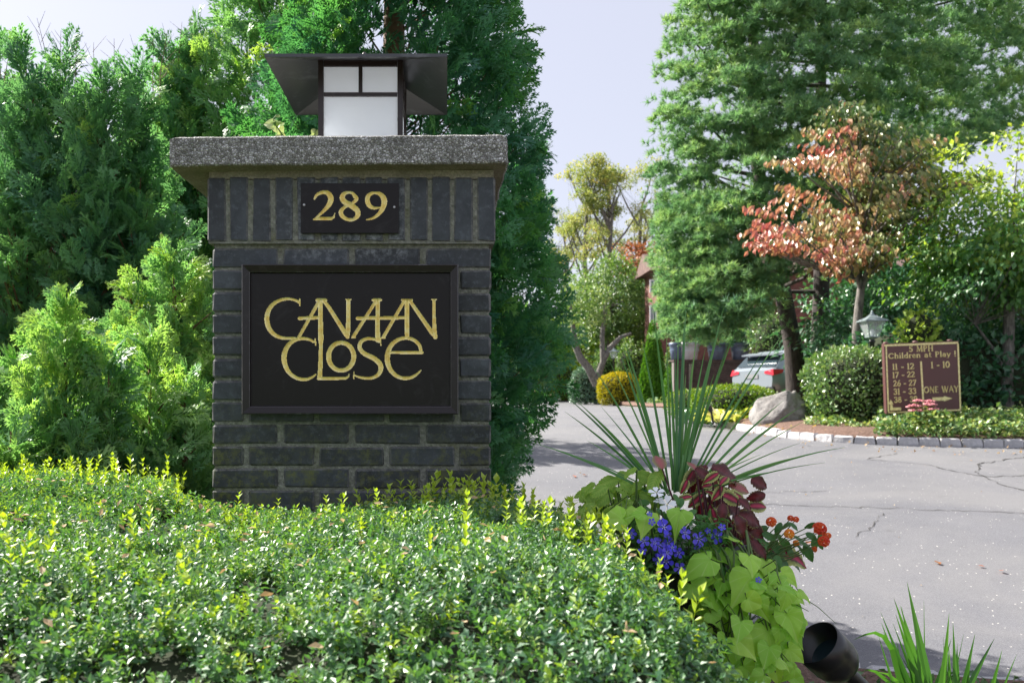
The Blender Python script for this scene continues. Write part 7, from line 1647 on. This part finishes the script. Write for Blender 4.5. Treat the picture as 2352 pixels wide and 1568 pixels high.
# ------------------------------------------------------------------ black spotlight, iris leaves, low foliage at bottom right
YS = 2.45; ax = Vector((-.72, -.24, .66)).normalized(); c0 = P(1874, 1474, YS)
sp_ = empty('spotlight', (P(2074, 0, YS).x, YS+.08, .12), 'black cup shaped garden spotlight tilted up beside the iris leaves', 'garden light')
prof = [(.066, .0), (.0685, .002), (.0685, .050), (.067, .052), (.0675, .078), (.063, .100), (.050, .122), (.029, .142), (.0195, .150)]
def along(pr, name, mat, n=32, rad_scale=1):
    m_ = MB(); u = ax.orthogonal().normalized(); v_ = ax.cross(u); vs = []
    for r_, d in pr:
        for k in range(n): a = 2*math.pi*k/n; vs.append(c0-ax*d+(u*math.cos(a)+v_*math.sin(a))*r_-sp_.location)
    m_.add(vs, [(i*n+k, i*n+(k+1) % n, (i+1)*n+(k+1) % n, (i+1)*n+k) for i in range(len(pr)-1) for k in range(n)], 0, True); return m_.obj(name, mat, sp_)
along(prof, 'housing', M['black']); along([(.066, 0), (.0645, .002), (.062, .035), (.058, .037), (.055, .060), (.0, .062)], 'shroud', M['black']); along([(.0, .0575), (.052, .0575)], 'lens', simple('dark_lens', (.02, .04, .05), .08, spec=.8))
nk = MB(); e0 = c0-ax*.148-sp_.location; e1 = c0-ax*.34-sp_.location; nk.tube([e0, e1], [.0215, .0205], 16); nk.obj('neck', M['black'], sp_)
nk = MB(); nk.tube([e1+ax*.01, e1+Vector((.0, .0, -.06)), Vector((e1.x, e1.y, -.1))], [.02, .017, .012], 12); nk.obj('stake', M['black'], sp_)
M['iris'] = leafmat('iris_leaf', [(0, (.045, .15, .035)), (1, (.10, .26, .05))], .45, .3, (1.4, 1.5, .5), .45)
def Z1(x, y): return ((x/2.8613+2250)*.7656, (y/2.8613+1650)*.7656)
ir = empty('iris_clump', (P(2160, 0, 2.75).x, 2.75, .12), 'clump of blade shaped iris leaves in the bottom right corner', 'plant')
def blade(root, p0, p1, w_, mat, bend=0.0, tint=.5, n=10):
    ax_ = (p1-p0); side = Vector((1, 0, 0)); side = (side-ax_.normalized()*side.dot(ax_.normalized())).normalized(); nn = side.cross(ax_.normalized()); V = []; F = []
    for k in range(n+1):
        t = k/n; c_ = p0.lerp(p1, t)+side*bend*math.sin(math.pi*t)*ax_.length; ww = w_*(.75+.5*math.sin(math.pi*min(1, t*1.1)))*(1-t**2.6)**.9+.0003; V += [tuple(c_-side*ww), tuple(c_+nn*ww*.22), tuple(c_+side*ww)]
        if k: b_ = 3*(k-1); F += [(b_, b_+1, b_+4), (b_, b_+4, b_+3), (b_+1, b_+2, b_+5), (b_+1, b_+5, b_+4)]
    link('leaf', mesh_np('leaf', V, F, [mat], {'tint': np.full(len(V), tint)}), root)
IRL = ((1348, 270, 1600, 50, .03), (1235, 410, 1540, 46, .02), (1300, 480, 1570, 34, -.03), (1122, 530, 1500, 30, .02), (1128, 620, 1480, 40, -.02), (1225, 620, 1600, 26, .02), (1493, 430, 1520, 10, .0), (1710, 540, 1560, 42, .03), (1742, 615, 1790, 34, .02), (1932, 715, 1790, 40, -.04), (1708, 825, 1690, 40, .0), (1100, 720, 1360, 22, -.04), (2098, 755, 1930, 44, -.05), (2290, 890, 2020, 22, -.04), (1780, 845, 1770, 44, .02), (1835, 715, 1800, 12, 0), (1260, 780, 1450, 36, -.03), (1660, 740, 1690, 10, 0), (1420, 700, 1560, 40, -.02))
IRL = list(IRL)+[(x+rp.uniform(-60, 70), y+rp.uniform(90, 330), bx_+rp.uniform(-60, 90), w_*.9, bd_+rp.uniform(-.03, .03)) for x, y, bx_, w_, bd_ in IRL if w_ > 25]
for (tx, ty, bx_, w_, bd_) in IRL:
    q0 = P(*Z1(bx_, 1250), 2.75+rp.uniform(-.06, .06)); q1 = P(*Z1(tx, ty), 2.75+rp.uniform(-.08, .12)); g0 = q0+(q0-q1)*((q0.z-.12)/max(.05, (q1.z-q0.z))); g0 = Vector((q0.x+(g0.x-q0.x)*.5, q0.y, .12)); blade(ir, g0-ir.location, q1-ir.location, w_/2.8613*.7656*2.75/D*1.0, M['iris'], bd_*.5, min(1, max(0, rp.gauss(.5, .25))), 14)
# bent leaf arching left
q = [P(*Z1(1330, 1300), 2.75), P(*Z1(1220, 850), 2.74), P(*Z1(1150, 740), 2.72), P(*Z1(1070, 705), 2.7), P(*Z1(980, 725), 2.68), P(*Z1(890, 768), 2.66)]
def poly_blade(root, q, w_, mat, tint):
    V = []; F = []; n = len(q)
    for k, c_ in enumerate(q):
        d = (q[min(k+1, n-1)]-q[max(0, k-1)]).normalized(); s_ = d.cross(Vector((.2, 1, .3))).normalized(); ww = w_*(1-(k/(n-1))**2)*1.0+.0003; V += [tuple(c_-s_*ww-root.location), tuple(c_+s_*ww-root.location)]
        if k: b_ = 2*(k-1); F.append((b_, b_+1, b_+3, b_+2))
    link('leaf', mesh_np('leaf', V, F, [mat], {'tint': np.full(len(V), tint)}), root)
poly_blade(ir, q, .008, M['iris'], .6); poly_blade(ir, [P(*Z1(1260, 1300), 2.7), P(*Z1(1180, 1120), 2.7), P(*Z1(1080, 1040), 2.68), P(*Z1(1010, 1022), 2.66), P(*Z1(940, 1050), 2.64)], .006, M['iris'], .5)
poly_blade(ir, [P(*Z1(1340, 1300), 2.75), P(*Z1(1260, 1120), 2.74), P(*Z1(1180, 1060), 2.72), P(*Z1(1090, 1040), 2.7)], .006, M['iris'], .8)
cover('low_juniper', lambda r: (lambda X, Y: (X, Y, .13+.20*r.random()**1.2*max(.1, 1-abs(X-1.03)/.6)))(r.uniform(.6, 1.5), r.uniform(2.5, 3.7)), 5200, .028, M['dark'], 'dark low evergreen shrub in shade behind the spotlight', .06, 171, tint=(.45, .2), T=leaf4_T(.28))
cover('near_ground_cover', lambda r: (lambda X, Y: (X, Y, .13))(r.uniform(.5, 4.5), r.uniform(1.6, 3.9)) , 5000, .045, M['ivy'], 'small leaved green ground cover under the iris leaves', .07, 172, tint=(.3, .2))
# dry leaves lying on the road
lm = [mesh_np('dry_leaf', leaf_T(.7, .12, .1)[0], leaf_T(.7)[1], [M['rust']], {'tint': np.full(7, .3+.3*k)}) for k in range(3)]
for i, (px, py, s, lb) in enumerate(((2160, 1300, .07, 'orange dry leaf lying on the sunlit asphalt above the iris leaves'), (2262, 1305, .05, 'small pale leaf on the asphalt right of the orange one'), (2300, 1314, .05, 'curled leaf on the asphalt close to the right edge'), (1665, 1253 , .05, None), (1850, 1252, .06, 'orange leaf on the asphalt below the lantana flowers'), (1322, 1098, .07, 'brown leaf in the blue shade patch on the drive'), (1348, 1094, .06, 'second brown leaf in the shade patch, slightly further right'), (2350, 1325, .05, None))):
    if lb is None: continue
    Y = Yof(py-CY); o = link('dry_leaf', lm[i % 3]); o.location = (P(px, 0, Y).x, Y, G(Y)+.015); o.scale = (s, s, s); o.rotation_euler = (.1, .15, i*1.3); tag(o, lb, 'leaf', 'dry leaves on the drive')
# vine tip and a leaf rising behind the cap stone
spg = empty('climbing_sprig', (-.47, 3.25, 2.14), 'pale green vine tip rising behind the concrete cap left of the lantern', 'plant'); st = MB()
def spt(x, y, Y=3.2): return P((x/2.0627+500)*.7656, (y/2.0627+100)*.7656, Y)
q = [spt(735, 660), spt(712, 625), spt(690, 590), spt(665, 560), spt(660, 530), spt(680, 505), spt(700, 515)]; st.tube([a-spg.location for a in q], [.003, .003, .0026, .0024, .002, .0016, .001], 5); tag(st.obj('stem', M['stemg'], spg), None)
M['paleleaf'] = leafmat('pale_vine_leaf', [(0, (.3, .45, .12)), (1, (.6, .68, .42))], .4, .4, (1.3, 1.3, .7))
pv = [radial_leaf('leaf', [M['paleleaf']], heart(k), 2, .2, .3, k) for k in range(2)]
for i, (x, y, s, ro, t) in enumerate(((700, 600, 70, -40, .3), (690, 570, 60, 30, .6), (630, 560, 60, 100, .5), (655, 540, 50, 150, .8), (710, 625, 50, -80, .4), (690, 510, 30, 200, .5), (915, 620, 50, 20, .4), (890, 632, 40, 80, .7), (925, 605, 30, 180, .5))):
    px, py = (x/2.0627+500)*.7656, (y/2.0627+100)*.7656; place_leaf(pv[i % 2], spg, px, py, 3.2, s*.40, ro, t, rp.uniform(-.4, .4))
st = MB(); st.tube([spt(930, 660)-spg.location, spt(915, 630)-spg.location, spt(925, 600)-spg.location], [.0025, .002, .001], 5); st.obj('stem', M['stemg'], spg)
bpy.context.view_layer.update()
print('objects', len(bpy.data.objects), 'tris', sum(len(o.data.polygons) for o in bpy.data.objects if o.type == 'MESH'))
